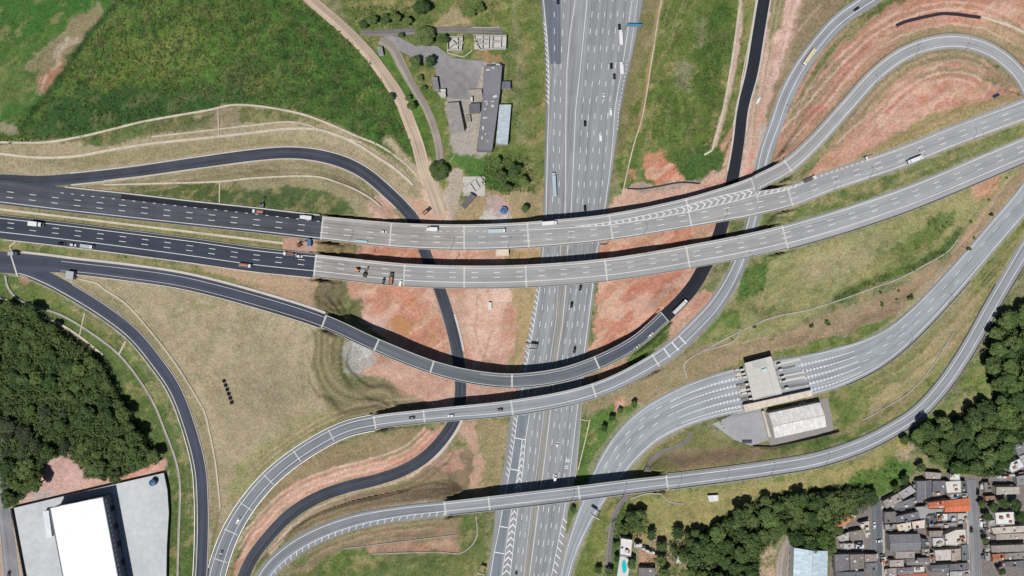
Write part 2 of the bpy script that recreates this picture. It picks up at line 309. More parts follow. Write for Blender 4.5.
# ------------------------------------------------------------------ terrain
ctrl = [(-200, -150, 10), (100, -100, 9), (400, -120, 6), (300, -20, 8), (700, -100, 5), (1000, -120, 12), (1250, -100, 15), (1250, 200, 12), (1250, 400, 7), (1250, 700, 6), (900, 720, 5), (600, 720, 2), (300, 720, 3), (0, 720, 6), (-200, 720, 7), (-220, 400, 9), (-220, 200, 12),
        (0, 60, 10), (100, 50, 9.5), (200, 50, 9.5), (300, 50, 9), (60, 120, 11.5), (200, 110, 11), (350, 110, 8.5), (0, 150, 13), (100, 150, 13), (200, 140, 12), (300, 135, 10), (390, 165, 6), (430, 190, 4.5), (430, 100, 7), (480, 60, 5), (490, 120, 4.5), (530, 60, 1.5), (530, 150, 1), (500, 190, 3), (470, 210, 3.5),
        (100, 190, 13), (250, 180, 12), (330, 190, 11), (370, 210, 9), (300, 240, 12), (330, 248, 9), (350, 252, 6), (370, 252, 4), (390, 252, 2.5), (480, 255, .5), (150, 300, 12.2), (250, 330, 11.6), (310, 340, 11.2), (300, 295, 11.6), (330, 290, 8), (345, 300, 4), (362, 310, 0), (400, 320, -1.5), (390, 350, -1.5), (420, 345, -1), (480, 310, -.3), (515, 300, 0), (500, 360, -.3),
        (328, 360, 8), (340, 385, 6), (325, 410, 8.5), (355, 360, .5), (375, 375, .3), (380, 390, 3), (360, 400, 5.5), (410, 400, 1), (420, 380, -.3), (490, 395, -.3), (480, 430, 0), (500, 460, 0), (465, 480, .3), (450, 495, 1.5), (430, 480, 3), (410, 440, 4.5), (350, 460, 5), (300, 480, 4.5), (350, 500, 4.5), (440, 530, .5), (400, 540, 1.5), (350, 560, 1.5), (460, 560, 0), (240, 420, 11), (220, 480, 8.5), (215, 540, 6.8),
        (150, 330, 11), (120, 360, 8.5), (60, 330, 9.5), (20, 290, 12), (50, 400, 7.5), (100, 430, 7), (10, 450, 7), (150, 460, 7), (60, 520, 7), (140, 520, 7), (100, 570, 7), (180, 500, 7.6),
        (640, 60, 2), (640, 150, 1.5), (620, 100, .5), (690, 40, 4), (700, 110, 4), (690, 170, 3.5), (660, 200, 2), (620, 215, .3), (640, 260, 0), (610, 330, 0), (650, 300, 1), (680, 240, 3), (700, 215, 4), (640, 330, 2.5), (620, 360, 1.5), (600, 372, .5), (640, 362, 3), (800, 30, 7), (780, 60, 6), (900, 15, 12), (860, 45, 10.5), (820, 90, 10), (800, 130, 10), (782, 150, 7), (960, 10, 13), (1010, 30, 13.5), (900, 90, 12.5), (960, 80, 13), (860, 140, 12.6), (990, 90, 13.5), (820, 200, 12), (780, 215, 7), (900, 175, 13), (1000, 135, 14), (770, 260, 5.5), (830, 230, 10), (860, 260, 8.5), (930, 220, 10), (980, 190, 12), (800, 300, 6.5), (740, 320, 6.8), (870, 285, 7), (940, 255, 8), (1000, 205, 9), (780, 335, 5.5), (700, 365, 5), (650, 395, 3), (610, 410, 1), (592, 440, .3), (590, 470, .3),
        (960, 300, 6.5), (900, 370, 5.5), (850, 410, 5), (940, 350, 6.5), (1000, 270, 7.8), (760, 425, 3.8), (800, 430, 4.2), (700, 445, 3), (660, 460, 2.5), (630, 480, 2), (600, 510, .8), (620, 510, 1.8), (680, 505, 4.5), (720, 500, 5), (800, 480, 6), (870, 465, 6.3), (920, 440, 6), (970, 400, 6), (1010, 330, 7), (1010, 420, 6), (590, 560, .5), (640, 550, 2.5), (700, 540, 4), (780, 530, 5), (850, 510, 5.5), (900, 540, 5.5), (1000, 500, 6), (1000, 570, 5.5), (850, 576, 5)]
CP = np.array([P(*c) for c in ctrl])
FX = np.arange(-385, 385.01, .85); FY = np.arange(-225, 225.01, .85)
def spread(a):
    g = .85; out = []; x = 0.0
    while x < 4200: g *= 1.22; x += g; out.append(x)
    out = np.array(out); return np.concatenate([(a[0] - out)[::-1], a, a[-1] + out])
GX, GY = spread(FX), spread(FY); NX, NY = len(GX), len(GY)
XX, YY = np.meshgrid(GX, GY)
def base_height(x, y):
    num = np.zeros_like(x); den = np.zeros_like(x) + 1e-12
    for cx, cy, cz in CP:
        d2 = (x - cx) ** 2 + (y - cy) ** 2
        wgt = 1.0 / (d2 + 60.0) ** 1.9; num += wgt * cz; den += wgt
    return num / den
def vnoise(x, y, seed):
    r = np.random.default_rng(seed).random((257, 257))
    xi = np.floor(x).astype(int); yi = np.floor(y).astype(int); fx = x - xi; fy = y - yi
    fx = fx * fx * (3 - 2 * fx); fy = fy * fy * (3 - 2 * fy); a = xi % 256; b = yi % 256
    return (r[b, a] * (1 - fx) + r[b, a + 1] * fx) * (1 - fy) + (r[b + 1, a] * (1 - fx) + r[b + 1, a + 1] * fx) * fy
def fbm(x, y, seed, o=4):
    s = 0; a = .5
    for i in range(o): s = s + a * vnoise(x * 2 ** i + 13 * i, y * 2 ** i + 7 * i, seed + i); a *= .5
    return s / (1 - .5 ** o)
ZZ = base_height(XX, YY)
ZZ += (fbm(XX / 22, YY / 22, 3) - .5) * 1.2
dmin = np.full(XX.shape, 1e9); zr = np.zeros(XX.shape); cap = np.full(XX.shape, 1e9)
for r in ROADS.values():
    for a, b in r.grade:
        for x in np.arange(a, b, 1.2):
            c = r.f(r.C, x); hwid = float(r.f(r.hw, x)); rad = hwid + 16
            i0, i1 = np.searchsorted(GX, (c[0] - rad, c[0] + rad)); j0, j1 = np.searchsorted(GY, (c[1] - rad, c[1] + rad))
            if i1 <= i0 or j1 <= j0: continue
            d = np.hypot(XX[j0:j1, i0:i1] - c[0], YY[j0:j1, i0:i1] - c[1]) - hwid
            sub = dmin[j0:j1, i0:i1]; z_ = zr[j0:j1, i0:i1]
            # inside both: the lower carriageway wins
            m = (d < sub) & ~((sub < .5) & (z_ < c[2])) | ((d < .5) & (sub < .5) & (c[2] < z_))
            sub[m] = d[m]; z_[m] = c[2]
    if r.joints:
        j0_, j1_ = r.joints[0], r.joints[-1]
        for x in np.arange(j0_, j1_, 1.5):
            c = r.f(r.C, x); hwid = float(r.f(r.hw, x)) + 2.5; e = min(x - j0_ if j0_ > 1 else 99, j1_ - x if j1_ < r.L - 1 else 99)
            lim = c[2] - min(6.0, 1.9 + .55 * e)
            i0, i1 = np.searchsorted(GX, (c[0] - hwid, c[0] + hwid)); j0, j1 = np.searchsorted(GY, (c[1] - hwid, c[1] + hwid))
            d = np.hypot(XX[j0:j1, i0:i1] - c[0], YY[j0:j1, i0:i1] - c[1])
            sub = cap[j0:j1, i0:i1]; m = d < hwid; sub[m] = np.minimum(sub[m], lim)
t = np.clip((dmin - 1.4) / 12.0, 0, 1); t = t * t * (3 - 2 * t)
onroad = dmin < 1.2
ZZ = np.where(dmin < 1e8, (zr - .32) * (1 - t) + ZZ * t, ZZ)
ZZ = np.where(onroad, ZZ, np.minimum(ZZ, cap))
# benched cuttings
def region(poly, z_):
    q = np.array([P(a, b_, z_) for a, b_ in poly]); ins = np.zeros(XX.shape, bool); d = np.full(XX.shape, 1e9)
    for i in range(len(q)):
        p0, p1 = q[i], q[(i + 1) % len(q)]; ins ^= ((p0[1] > YY) != (p1[1] > YY)) & (XX < (p1[0] - p0[0]) * (YY - p0[1]) / (p1[1] - p0[1] + 1e-9) + p0[0])
    return ins
for poly, z_, hs in (([(308, 326), (335, 326), (352, 345), (352, 372), (392, 372), (428, 404), (430, 414), (372, 430), (330, 412), (308, 380)], 6, 2.6), ([(250, 560), (290, 485), (345, 458), (400, 446), (440, 424), (470, 440), (480, 500), (440, 505), (380, 515), (322, 535), (268, 580)], 3, 1.7), ([(300, 560), (330, 540), (460, 515), (478, 516), (470, 556), (370, 560)], 2, 1.5), ([(316, 236), (372, 240), (372, 330), (318, 316)], 5, 2.6), ([(690, 372), (720, 350), (870, 298), (960, 246), (1010, 185), (1020, 200), (945, 284), (850, 346), (760, 362)], 6, 1.6), ([(812, 166), (880, 80), (940, 46), (1000, 62), (1018, 95), (860, 165)], 12, .9), ([(775, 168), (800, 90), (900, 10), (1060, -10), (1040, 60), (960, 32), (905, 42), (800, 152)], 11, 1.2)):
    ins = region(poly, z_) & (dmin > 3); k = (ZZ + (fbm(XX / 30, YY / 30, 71, 2) - .5) * hs * .6) / hs; f_ = k - np.floor(k); st = np.clip((f_ - .62) / .38, 0, 1); st = st * st * (3 - 2 * st)
    wgt = np.where(ins, np.clip((dmin - 3) / 5, 0, 1), 0); ZZ = ZZ + wgt * hs * (st - f_) * .7
# rills and ruts scoured into bare earth
ZZ += np.where((dmin > 3) & (dmin < 1e8), -np.clip(.10 - np.abs(fbm(XX / 7, YY / 7, 131, 3) - .5), 0, 1) * 1.3, 0)
rough_amp = np.clip((dmin - 2) / 6, 0, 1)
ZZ += (fbm(XX / 3.1, YY / 3.1, 21, 3) - .5) * .5 * rough_amp
for poly, z_ in (([(8, 502), (166, 466), (174, 480), (175, 510), (173, 545), (172, 640), (24, 640)], 7.0), ([(716, 418), (770, 402), (830, 394), (838, 430), (772, 448), (735, 444)], 3.75)):
    q = np.array([P(a, b_, z_) for a, b_ in poly]); ins = np.zeros(XX.shape, bool)
    for i in range(len(q)):
        p0, p1 = q[i], q[(i + 1) % len(q)]; ins ^= ((p0[1] > YY) != (p1[1] > YY)) & (XX < (p1[0] - p0[0]) * (YY - p0[1]) / (p1[1] - p0[1] + 1e-9) + p0[0])
    ZZ = np.where(ins & (dmin > 1.5), z_, ZZ)
def gz(x, y):
    i = np.clip(np.searchsorted(GX, x) - 1, 0, NX - 2); j = np.clip(np.searchsorted(GY, y) - 1, 0, NY - 2)
    fx = (x - GX[i]) / (GX[i + 1] - GX[i]); fy = (y - GY[j]) / (GY[j + 1] - GY[j])
    return (ZZ[j, i] * (1 - fx) + ZZ[j, i + 1] * fx) * (1 - fy) + (ZZ[j + 1, i] * (1 - fx) + ZZ[j + 1, i + 1] * fx) * fy
def G(u, v):
    z = 3.0
    for _ in range(6):
        p = P(u, v, z); z = float(gz(p[0], p[1]))
    return P(u, v, z)
# ------------------------------------------------------------------ ground cover: which soil or sward grows where (survey outlines)
UU = 512 + XX * CAM_H / (MPP * (CAM_H - ZZ)); VV = 288 - YY * CAM_H / (MPP * (CAM_H - ZZ))
WU = UU + (fbm(XX / 9, YY / 9, 41, 4) - .5) * 13 + (fbm(XX / 2.2, YY / 2.2, 91, 2) - .5) * 5; WV = VV + (fbm(XX / 9, YY / 9, 57, 4) - .5) * 13 + (fbm(XX / 2.2, YY / 2.2, 95, 2) - .5) * 5
GC = np.empty(XX.shape + (3,)); GC[:] = lin((138, 136, 104))
GS = np.zeros(XX.shape)             # how shaggy the cover is: 1 scrub, 0 bare soil
GS += .5
def seg_dist(u, v, a, b):
    ax, ay = a; bx, by = b; dx, dy = bx - ax, by - ay; L = dx * dx + dy * dy + 1e-9
    t = np.clip(((u - ax) * dx + (v - ay) * dy) / L, 0, 1)
    return np.hypot(u - ax - t * dx, v - ay - t * dy)
def window(pts, pad):
    q = np.array(pts); m = (UU > q[:, 0].min() - pad) & (UU < q[:, 0].max() + pad) & (VV > q[:, 1].min() - pad) & (VV < q[:, 1].max() + pad)
    jj, ii = np.where(m)
    if len(jj) == 0: return None
    return slice(jj.min(), jj.max() + 1), slice(ii.min(), ii.max() + 1)
def poly_mask(pts, feather, warp=True, pad=None):
    wn = window(pts, feather + 9)
    if wn is None: return None, None
    u, v = (WU[wn], WV[wn]) if warp else (UU[wn], VV[wn]); n = len(pts)
    ins = np.zeros(u.shape, bool); d = np.full(u.shape, 1e9)
    for i in range(n):
        a, b = pts[i], pts[(i + 1) % n]
        if a[1] != b[1]:
            c = ((a[1] > v) != (b[1] > v)) & (u < (b[0] - a[0]) * (v - a[1]) / (b[1] - a[1]) + a[0]); ins ^= c
        d = np.minimum(d, seg_dist(u, v, a, b))
    d = np.where(ins, d, -d); k = np.clip(d / feather * .5 + .5, 0, 1)
    return wn, k * k * (3 - 2 * k)
def adj(c):          # eye readings brought to the photographed swatches
    r, g, b_ = c
    if g > r * 1.12: d = (3, 2, 3)
    elif g > r * .93: d = (6, 8, 9)
    elif r - b_ > 62: d = (-2, 6, 12)
    else: d = (11, 13, 20)
    return tuple(min(235, v + k) for v, k in zip(c, d))
def patch(rgb, pts, feather=5, a=1.0, shag=None, warp=True):
    wn, k = poly_mask(pts, feather * .6, warp)
    if wn is None: return
    rgb = adj(rgb)
    k = k * a; GC[wn] = GC[wn] * (1 - k[..., None]) + lin(rgb) * k[..., None]
    if shag is not None: GS[wn] = GS[wn] * (1 - k) + shag * k
def stroke(rgb, pts, width, feather=2, a=1.0, shag=None, warp=False):
    wn = window(pts, width + feather + 9)
    if wn is None: return
    rgb = adj(rgb)
    u, v = (WU[wn], WV[wn]) if warp else (UU[wn] * .7 + WU[wn] * .3, VV[wn] * .7 + WV[wn] * .3)
    q = catmull([(p[0], p[1]) for p in pts], 4) if len(pts) > 2 else pts
    d = np.full(u.shape, 1e9)
    for i in range(len(q) - 1): d = np.minimum(d, seg_dist(u, v, q[i], q[i + 1]))
    k = np.clip((width / 2 - d) / feather + .5, 0, 1) * a
    GC[wn] = GC[wn] * (1 - k[..., None]) + lin(rgb) * k[..., None]
    if shag is not None: GS[wn] = GS[wn] * (1 - k) + shag * k

TAN, RED, PINK, OLV, BRN = (160, 145, 112), (198, 134, 112), (206, 164, 144), (133, 132, 86), (141, 120, 90)
# north-west scrub and meadow
patch((88, 110, 56), [(-80, -60), (300, -60), (300, 0), (345, 35), (370, 60), (395, 100), (412, 140), (418, 178), (400, 162), (380, 146), (330, 121), (290, 109), (240, 104), (150, 122), (90, 136), (0, 142), (-80, 143)], 4, shag=1, warp=False)
patch((66, 110, 50), [(-80, -60), (112, -60), (112, 0), (90, 35), (65, 70), (40, 100), (0, 128), (-80, 130)], 8, shag=.45)
patch((104, 116, 66), [(-20, 60), (20, 70), (30, 100), (-20, 120)], 12, .8, .4)
patch((138, 122, 88), [(96, 3), (101, 12), (76, 50), (60, 70), (45, 92), (35, 92), (40, 72), (28, 70), (25, 64), (50, 48), (75, 18)], 6, .9, .2)
patch((178, 118, 92), [(66, 53), (62, 68), (46, 90), (38, 87), (48, 70), (58, 55)], 5, .75, .15)
patch((196, 178, 158), [(72, 36), (77, 40), (62, 60), (52, 68), (48, 66), (60, 50)], 4, .6, .1)
patch((46, 84, 46), [(20, 138), (50, 105), (85, 92), (110, 88), (200, 90), (256, 96), (256, 103), (150, 120), (90, 134)], 8, .85, .7)
patch((98, 114, 52), [(95, 92), (105, 60), (125, 30), (150, 55), (195, 70), (185, 88), (140, 84)], 12, .7, .8)
stroke((42, 68, 38), [(120, 0), (92, 30), (62, 75), (36, 108), (16, 132)], 6, 4, .9, .9)
patch((92, 92, 70), [(165, 28), (185, 28), (192, 46), (175, 55), (168, 45)], 9, .7, .9)
patch((78, 84, 58), [(215, 72), (262, 60), (262, 95), (205, 97), (188, 86)], 9, .65, 1)
patch((66, 72, 48), [(300, 70), (360, 88), (380, 118), (340, 112), (308, 96)], 9, .65, 1)
patch((60, 98, 44), [(236, -10), (300, -5), (345, 40), (375, 70), (400, 120), (410, 150), (370, 130), (320, 100), (270, 70), (240, 40)], 22, .75, .9)
patch((100, 122, 56), [(110, 30), (190, 10), (235, 50), (210, 85), (120, 85)], 25, .55, .85)
patch((120, 122, 68), [(120, 40), (160, 30), (200, 60), (180, 80), (130, 75)], 18, .45, .85)
patch((66, 104, 46), [(115, -20), (180, -20), (170, 25), (130, 40)], 16, .6, .9)
patch((60, 98, 46), [(300, 105), (380, 118), (405, 150), (395, 155), (340, 125)], 8, .6, 1)
patch((150, 140, 115), [(-10, 123), (12, 124), (16, 133), (-10, 134)], 3, .9, .1)
# verge between the channels
patch(TAN, [(-80, 145), (0, 145), (90, 138), (150, 124), (240, 106), (290, 110), (335, 124), (400, 165), (432, 200), (425, 222), (408, 210), (380, 180), (335, 158), (270, 149), (170, 165), (60, 177), (-80, 178)], 3, shag=.3, warp=False)
patch((62, 78, 44), [(60, 142), (150, 125), (205, 113), (218, 116), (150, 133), (100, 144)], 4, .8, .9)
patch((112, 114, 74), [(218, 118), (236, 108), (290, 112), (330, 126), (290, 122), (235, 121)], 4, .8, .5)
patch((112, 114, 74), [(470, 540), (471, 540), (471, 541)], 1, 0, None) if 0 else None
patch((104, 110, 68), [(70, 141), (150, 126), (236, 108), (290, 112), (330, 126), (290, 122), (235, 121), (150, 137), (100, 146)], 4, .8, .5)
patch((158, 136, 112), [(205, 122), (222, 108), (240, 110), (236, 122), (218, 126)], 4, .6, .1)
patch((128, 122, 84), [(40, 160), (110, 152), (180, 145), (260, 136), (310, 136), (340, 148), (300, 146), (220, 150), (120, 163), (60, 170)], 6, .55)
# island between the slip road and the trunk road
patch((142, 132, 95), [(60, 186), (120, 180), (200, 170), (256, 162), (310, 162), (350, 172), (380, 205), (392, 222), (320, 217), (100, 192)], 3, shag=.35, warp=False)
patch((80, 99, 62), [(115, 187), (206, 184), (256, 187), (310, 190), (342, 200), (356, 218), (320, 216), (250, 207), (150, 194)], 4, .95, .55)
patch((98, 110, 64), [(115, 187), (206, 184), (206, 200), (150, 194)], 4, .7, .55)
patch((205, 165, 145), [(365, 200), (382, 192), (392, 200), (400, 222), (375, 220)], 4, .8, .1)
patch((190, 140, 112), [(382, 192), (395, 202), (402, 222), (392, 222)], 3, .7, .1)
# median of the trunk road, strip to its south
patch((134, 129, 88), [(-80, 196), (0, 204), (315, 240), (315, 258), (0, 220), (-80, 212)], 2, shag=.4, warp=False)
patch((162, 140, 108), [(-80, 205), (0, 206), (60, 212), (0, 214), (-80, 212)], 3, .7)
patch((196, 150, 128), [(284, 238), (314, 242), (314, 256), (282, 252)], 2, .95, .1)
patch((138, 132, 88), [(0, 240), (130, 258), (250, 274), (318, 280), (322, 318), (260, 290), (180, 273), (70, 258), (10, 252)], 2, shag=.4, warp=False)
patch((110, 120, 66), [(-10, 240), (40, 245), (90, 256), (60, 258), (-10, 252)], 4, .7, .5)
patch((184, 150, 120), [(185, 263), (315, 279), (322, 314), (262, 290), (215, 275)], 4, .9, .15)
# great dry field
patch(TAN, [(60, 276), (110, 276), (170, 287), (260, 309), (322, 330), (316, 380), (332, 410), (322, 434), (262, 470), (225, 520), (213, 580), (205, 600), (207, 480), (184, 400), (140, 334), (100, 302)], 3, shag=.3, warp=False)
patch((150, 137, 107), [(230, 320), (310, 345), (300, 400), (240, 420), (215, 380)], 18, .55)
patch((164, 148, 116), [(150, 310), (200, 305), (240, 340), (210, 370), (165, 345)], 14, .6)
patch((122, 124, 76), [(192, 300), (215, 304), (212, 312), (190, 308)], 5, .7)
patch((138, 137, 88), [(288, 424), (334, 408), (342, 426), (300, 450), (250, 490), (225, 510), (238, 465)], 8, .7, .4)
patch((150, 132, 100), [(205, 400), (218, 450), (222, 520), (212, 570), (207, 480), (195, 420)], 4, .6)
for k in range(9): stroke((142, 126, 96), [(150 + k * 9, 315 + k * 7), (185 + k * 7, 352 + k * 10), (215 + k * 6, 410 + k * 9)], 1.2, 2.5, .3)
stroke((128, 116, 86), [(78, 285), (110, 306), (142, 332), (166, 364), (186, 398), (200, 440), (208, 480)], 3, 3, .6)
# green verge by the western slip road
patch((94, 112, 64), [(-80, 265), (0, 272), (40, 284), (80, 303), (130, 342), (162, 388), (184, 432), (196, 480), (197, 610), (167, 610), (170, 500), (166, 470), (150, 448), (110, 362), (60, 322), (0, 302), (-80, 300)], 3, shag=.6, warp=False)
patch((120, 122, 70), [(20, 280), (60, 296), (110, 328), (140, 360), (120, 350), (70, 314), (20, 296)], 5, .6)
patch((60, 90, 46), [(90, 345), (115, 362), (130, 400), (150, 445), (140, 440), (112, 385)], 5, .6, .8)
patch((196, 140, 116), [(18, 276), (28, 278), (27, 286), (20, 284)], 2, .6)
patch((96, 110, 62), [(168, 470), (182, 470), (184, 600), (168, 600)], 3, .6, .5)
# the western wood, the spoil heap and the road beside the warehouse
WOOD_W = [(-80, 300), (0, 301), (30, 306), (60, 331), (88, 348), (104, 362), (117, 386), (134, 420), (152, 448), (162, 462), (150, 465), (120, 476), (90, 476), (82, 462), (66, 453), (48, 461), (40, 480), (22, 502), (10, 506), (6, 480), (3, 440), (-80, 430)]
patch((52, 66, 38), WOOD_W, 4, shag=1)
patch((74, 72, 54), [(10, 400), (60, 395), (70, 440), (40, 465), (10, 450)], 12, .7, 1)
patch((196, 160, 146), [(18, 505), (24, 490), (40, 478), (47, 461), (65, 452), (82, 461), (89, 477), (120, 476), (150, 465), (166, 460), (168, 473), (100, 490), (14, 508)], 4, shag=.1)
patch((206, 148, 130), [(85, 480), (150, 466), (166, 462), (167, 472), (90, 490)], 2, .8, .1)
patch((170, 164, 156), [(35, 490), (52, 490), (50, 500), (30, 502)], 4, .7)
patch((172, 152, 128), [(-80, 400), (2, 430), (8, 470), (13, 508), (27, 600), (-80, 620)], 2, shag=.1, warp=False)
# benches of the cutting above the pit
patch((130, 121, 88), [(311, 330), (330, 330), (346, 346), (336, 370), (346, 386), (386, 380), (412, 396), (424, 412), (372, 426), (330, 407), (312, 376)], 3, .95, .21)
patch((124, 120, 78), [(318, 390), (335, 405), (372, 420), (420, 412), (370, 430), (335, 418)], 4, .6)
stroke((108, 100, 72), [(318, 335), (319, 372), (334, 396), (360, 408)], 3, 3, .6)
stroke((146, 134, 94), [(330, 338), (330, 370), (342, 388), (360, 396), (385, 391), (398, 404)], 4, 2.5, .8)
stroke((108, 98, 72), [(340, 352), (340, 370), (350, 384), (366, 389), (392, 384), (408, 398)], 3, 3, .6)
for k in range(5):
    o_ = k * 3.4
    stroke([(104, 96, 66), (150, 138, 100), (98, 92, 64), (146, 130, 94), (112, 100, 74)][k], [(315 + o_, 332), (315 + o_, 366 - o_ * .3), (326 + o_ * .9, 392 - o_ * .8), (348 + o_ * .7, 408 - o_ * 1.4), (385 + o_ * .4, 411 - o_ * 1.7), (402 + o_, 414 - o_ * .9)], 1.6, 1.3, .75, .21)
# the pit: red and pink earth
patch((202, 152, 130), [(352, 262), (362, 240), (420, 225), (540, 225), (540, 300), (528, 345), (520, 378), (470, 376), (400, 352), (362, 322), (345, 292)], 4, shag=.1)
patch((198, 134, 106), [(372, 280), (420, 285), (450, 330), (440, 362), (410, 350), (385, 325), (370, 300)], 9, .8)
patch((196, 124, 92), [(368, 245), (430, 247), (432, 262), (366, 260)], 4, .75)
patch((214, 178, 156), [(470, 290), (505, 292), (500, 345), (478, 365), (462, 330)], 9, .8)
patch((214, 182, 160), [(490, 284), (512, 284), (512, 302), (491, 302)], 1.5, .9, warp=False)
patch((176, 152, 104), [(512, 284), (540, 284), (536, 310), (527, 345), (515, 375), (505, 376), (516, 330)], 4, .85, .3)
patch((178, 150, 98), [(505, 248), (542, 248), (541, 262), (505, 262)], 3, .85, .3)
patch((176, 152, 120), [(455, 300), (462, 290), (470, 330), (466, 352), (458, 335)], 4, .5)
patch((206, 176, 160), [(362, 312), (385, 318), (392, 332), (370, 332)], 5, .7)
for pts in ([(380, 290), (396, 302), (424, 300), (428, 345)], [(424, 288), (426, 320), (424, 350)], [(478, 296), (476, 330), (484, 362)], [(492, 330), (486, 350), (478, 372)]): stroke((170, 118, 96), pts, 1.5, 2, .55)
patch((120, 102, 66), [(316, 238), (356, 243), (358, 264), (318, 256)], 3, .95, .4)
patch((112, 100, 70), [(316, 276), (348, 284), (344, 300), (345, 318), (318, 310)], 3, .95, .4)
patch((98, 102, 62), [(348, 298), (361, 300), (366, 321), (350, 318)], 2.5, .9, .4)
patch((168, 140, 96), [(318, 300), (344, 306), (344, 309), (318, 304)], 1.5, .8)
# south of the pit
patch((204, 158, 138), [(352, 350), (378, 352), (430, 372), (470, 380), (520, 390), (510, 406), (440, 412), (408, 400), (384, 378), (360, 376)], 4, .95, .1)
patch((170, 166, 160), [(343, 342), (374, 340), (374, 358), (358, 376), (345, 370)], 5, .9, .1)
patch((205, 204, 200), [(354, 345), (372, 343), (372, 358), (360, 362)], 4, .8, .1)
patch((128, 108, 80), [(384, 380), (412, 392), (425, 405), (408, 402), (390, 394)], 4, .6)
patch((150, 134, 94), [(448, 425), (512, 415), (509, 440), (498, 510), (470, 498), (482, 455), (455, 440)], 4, shag=.4)
patch((200, 156, 134), [(456, 425), (474, 423), (482, 450), (480, 492), (470, 490), (472, 452)], 4, .8, .1)
patch((140, 122, 86), [(440, 424), (400, 432), (330, 446), (285, 474), (262, 500), (245, 535), (262, 512), (290, 488), (345, 465), (400, 458), (420, 440)], 3, shag=.35)
patch((204, 146, 122), [(420, 430), (446, 424), (432, 450), (420, 460), (392, 472), (330, 484), (282, 514), (256, 548), (236, 580), (232, 570), (256, 522), (290, 487), (345, 466), (398, 459), (416, 444)], 3, .95, .1)
patch((212, 172, 150), [(290, 492), (345, 470), (395, 466), (350, 480), (300, 500), (262, 536), (250, 545)], 4, .6, .1)
patch((136, 114, 86), [(262, 572), (290, 534), (330, 508), (400, 488), (440, 458), (470, 446), (472, 484), (446, 502), (380, 511), (322, 528), (282, 550)], 3, shag=.3)
patch((104, 86, 66), [(396, 492), (450, 478), (466, 486), (446, 501), (405, 506)], 5, .8)
patch((180, 138, 118), [(424, 464), (462, 446), (464, 468), (442, 474)], 4, .8, .1)
stroke((216, 184, 160), [(440, 452), (424, 466), (396, 478), (350, 494), (318, 508), (292, 526), (270, 552)], 4, 2, .8, .1)
stroke((190, 150, 126), [(420, 470), (395, 486), (345, 500), (315, 514)], 3, 3, .5)
patch((112, 98, 72), [(460, 452), (470, 456), (470, 484), (462, 470)], 3, .7)
# south of the southern ramp
patch((104, 114, 66), [(255, 620), (300, 560), (322, 546), (400, 527), (486, 514), (486, 620)], 3, shag=.5, warp=False)
patch((138, 118, 90), [(280, 585), (300, 562), (330, 545), (400, 528), (460, 517), (462, 550), (372, 552), (345, 550), (310, 566)], 4, .9, .3)
patch((172, 130, 104), [(364, 547), (455, 538), (459, 551), (370, 555)], 3, .8, .1)
patch((160, 122, 96), [(362, 532), (450, 522), (458, 532), (365, 544)], 4, .5)
patch((84, 112, 54), [(320, 556), (360, 552), (385, 560), (370, 580), (310, 590)], 8, .5, .6)
patch((126, 122, 74), [(450, 556), (478, 552), (474, 590), (450, 590)], 5, .6)
patch((92, 102, 56), [(455, 512), (484, 515), (476, 560), (462, 552)], 4, .6, .6)
# east side of the motorway
patch((98, 114, 58), [(642, -60), (752, -60), (748, 30), (738, 140), (722, 165), (690, 184), (640, 184), (614, 200), (612, 180), (625, 100)], 3, shag=.6, warp=False)
patch((124, 116, 78), [(642, -60), (668, -60), (662, 0), (642, 80), (622, 150), (614, 190), (618, 140), (628, 70)], 4, .9, .3)
stroke((178, 138, 104), [(664, -20), (661, 0), (653, 45), (645, 95), (640, 130)], 4, 3, .75, .1)
stroke((150, 124, 88), [(696, -10), (690, 12), (668, 46), (652, 80)], 3, 3, .5)
patch((66, 92, 42), [(700, 35), (722, -10), (733, 0), (727, 60), (716, 112), (702, 104), (694, 70)], 7, .8, .9)
patch((136, 128, 108), [(674, 62), (692, 64), (690, 90), (674, 86)], 6, .7, .8)
patch((128, 124, 98), [(696, 20), (708, 18), (702, 44), (690, 52)], 5, .6, .8)
patch((84, 104, 52), [(660, 95), (690, 95), (700, 135), (670, 140), (655, 125)], 10, .6, .9)
patch((70, 104, 52), [(672, 150), (706, 142), (722, 152), (716, 180), (682, 183)], 5, .85, .8)
patch((90, 122, 56), [(618, 160), (640, 150), (648, 178), (622, 198), (614, 195)], 4, .7, .6)
patch((150, 140, 112), [(610, 170), (616, 160), (622, 200), (608, 212)], 3, .6)
patch((208, 132, 104), [(647, 150), (660, 151), (680, 171), (681, 182), (655, 184), (645, 176)], 3, .95, .1)
patch((204, 140, 112), [(630, 172), (637, 172), (637, 180), (630, 180)], 2, .8, .1)
patch((206, 162, 142), [(612, 196), (640, 184), (700, 182), (722, 166), (742, 160), (738, 200), (608, 222)], 3, .95, .1)
patch((150, 140, 130), [(626, 188), (680, 182), (706, 181), (680, 188), (640, 193)], 2, .8, .2)
patch((202, 132, 108), [(602, 228), (640, 215), (735, 190), (730, 225), (694, 296), (664, 316), (612, 352), (588, 362), (598, 300)], 4, .95, .1)
patch((208, 150, 122), [(600, 240), (620, 230), (640, 260), (612, 330), (592, 345), (598, 290)], 5, .7, .1)
patch((170, 124, 100), [(630, 236), (660, 232), (664, 250), (636, 254)], 5, .6, .1)
for k in range(8): stroke((184, 112, 92), [(690 - k * 9, 272 + k * 2), (668 - k * 9, 300 + k * 2), (636 - k * 5, 328 + k * 2)], 1.0, 2, .45)
stroke((226, 196, 176), [(692, 284), (676, 300), (655, 314), (634, 330)], 3, 3, .5)
patch((210, 158, 136), [(560, 340), (610, 345), (600, 372), (596, 380), (560, 392)], 4, .3, .1)
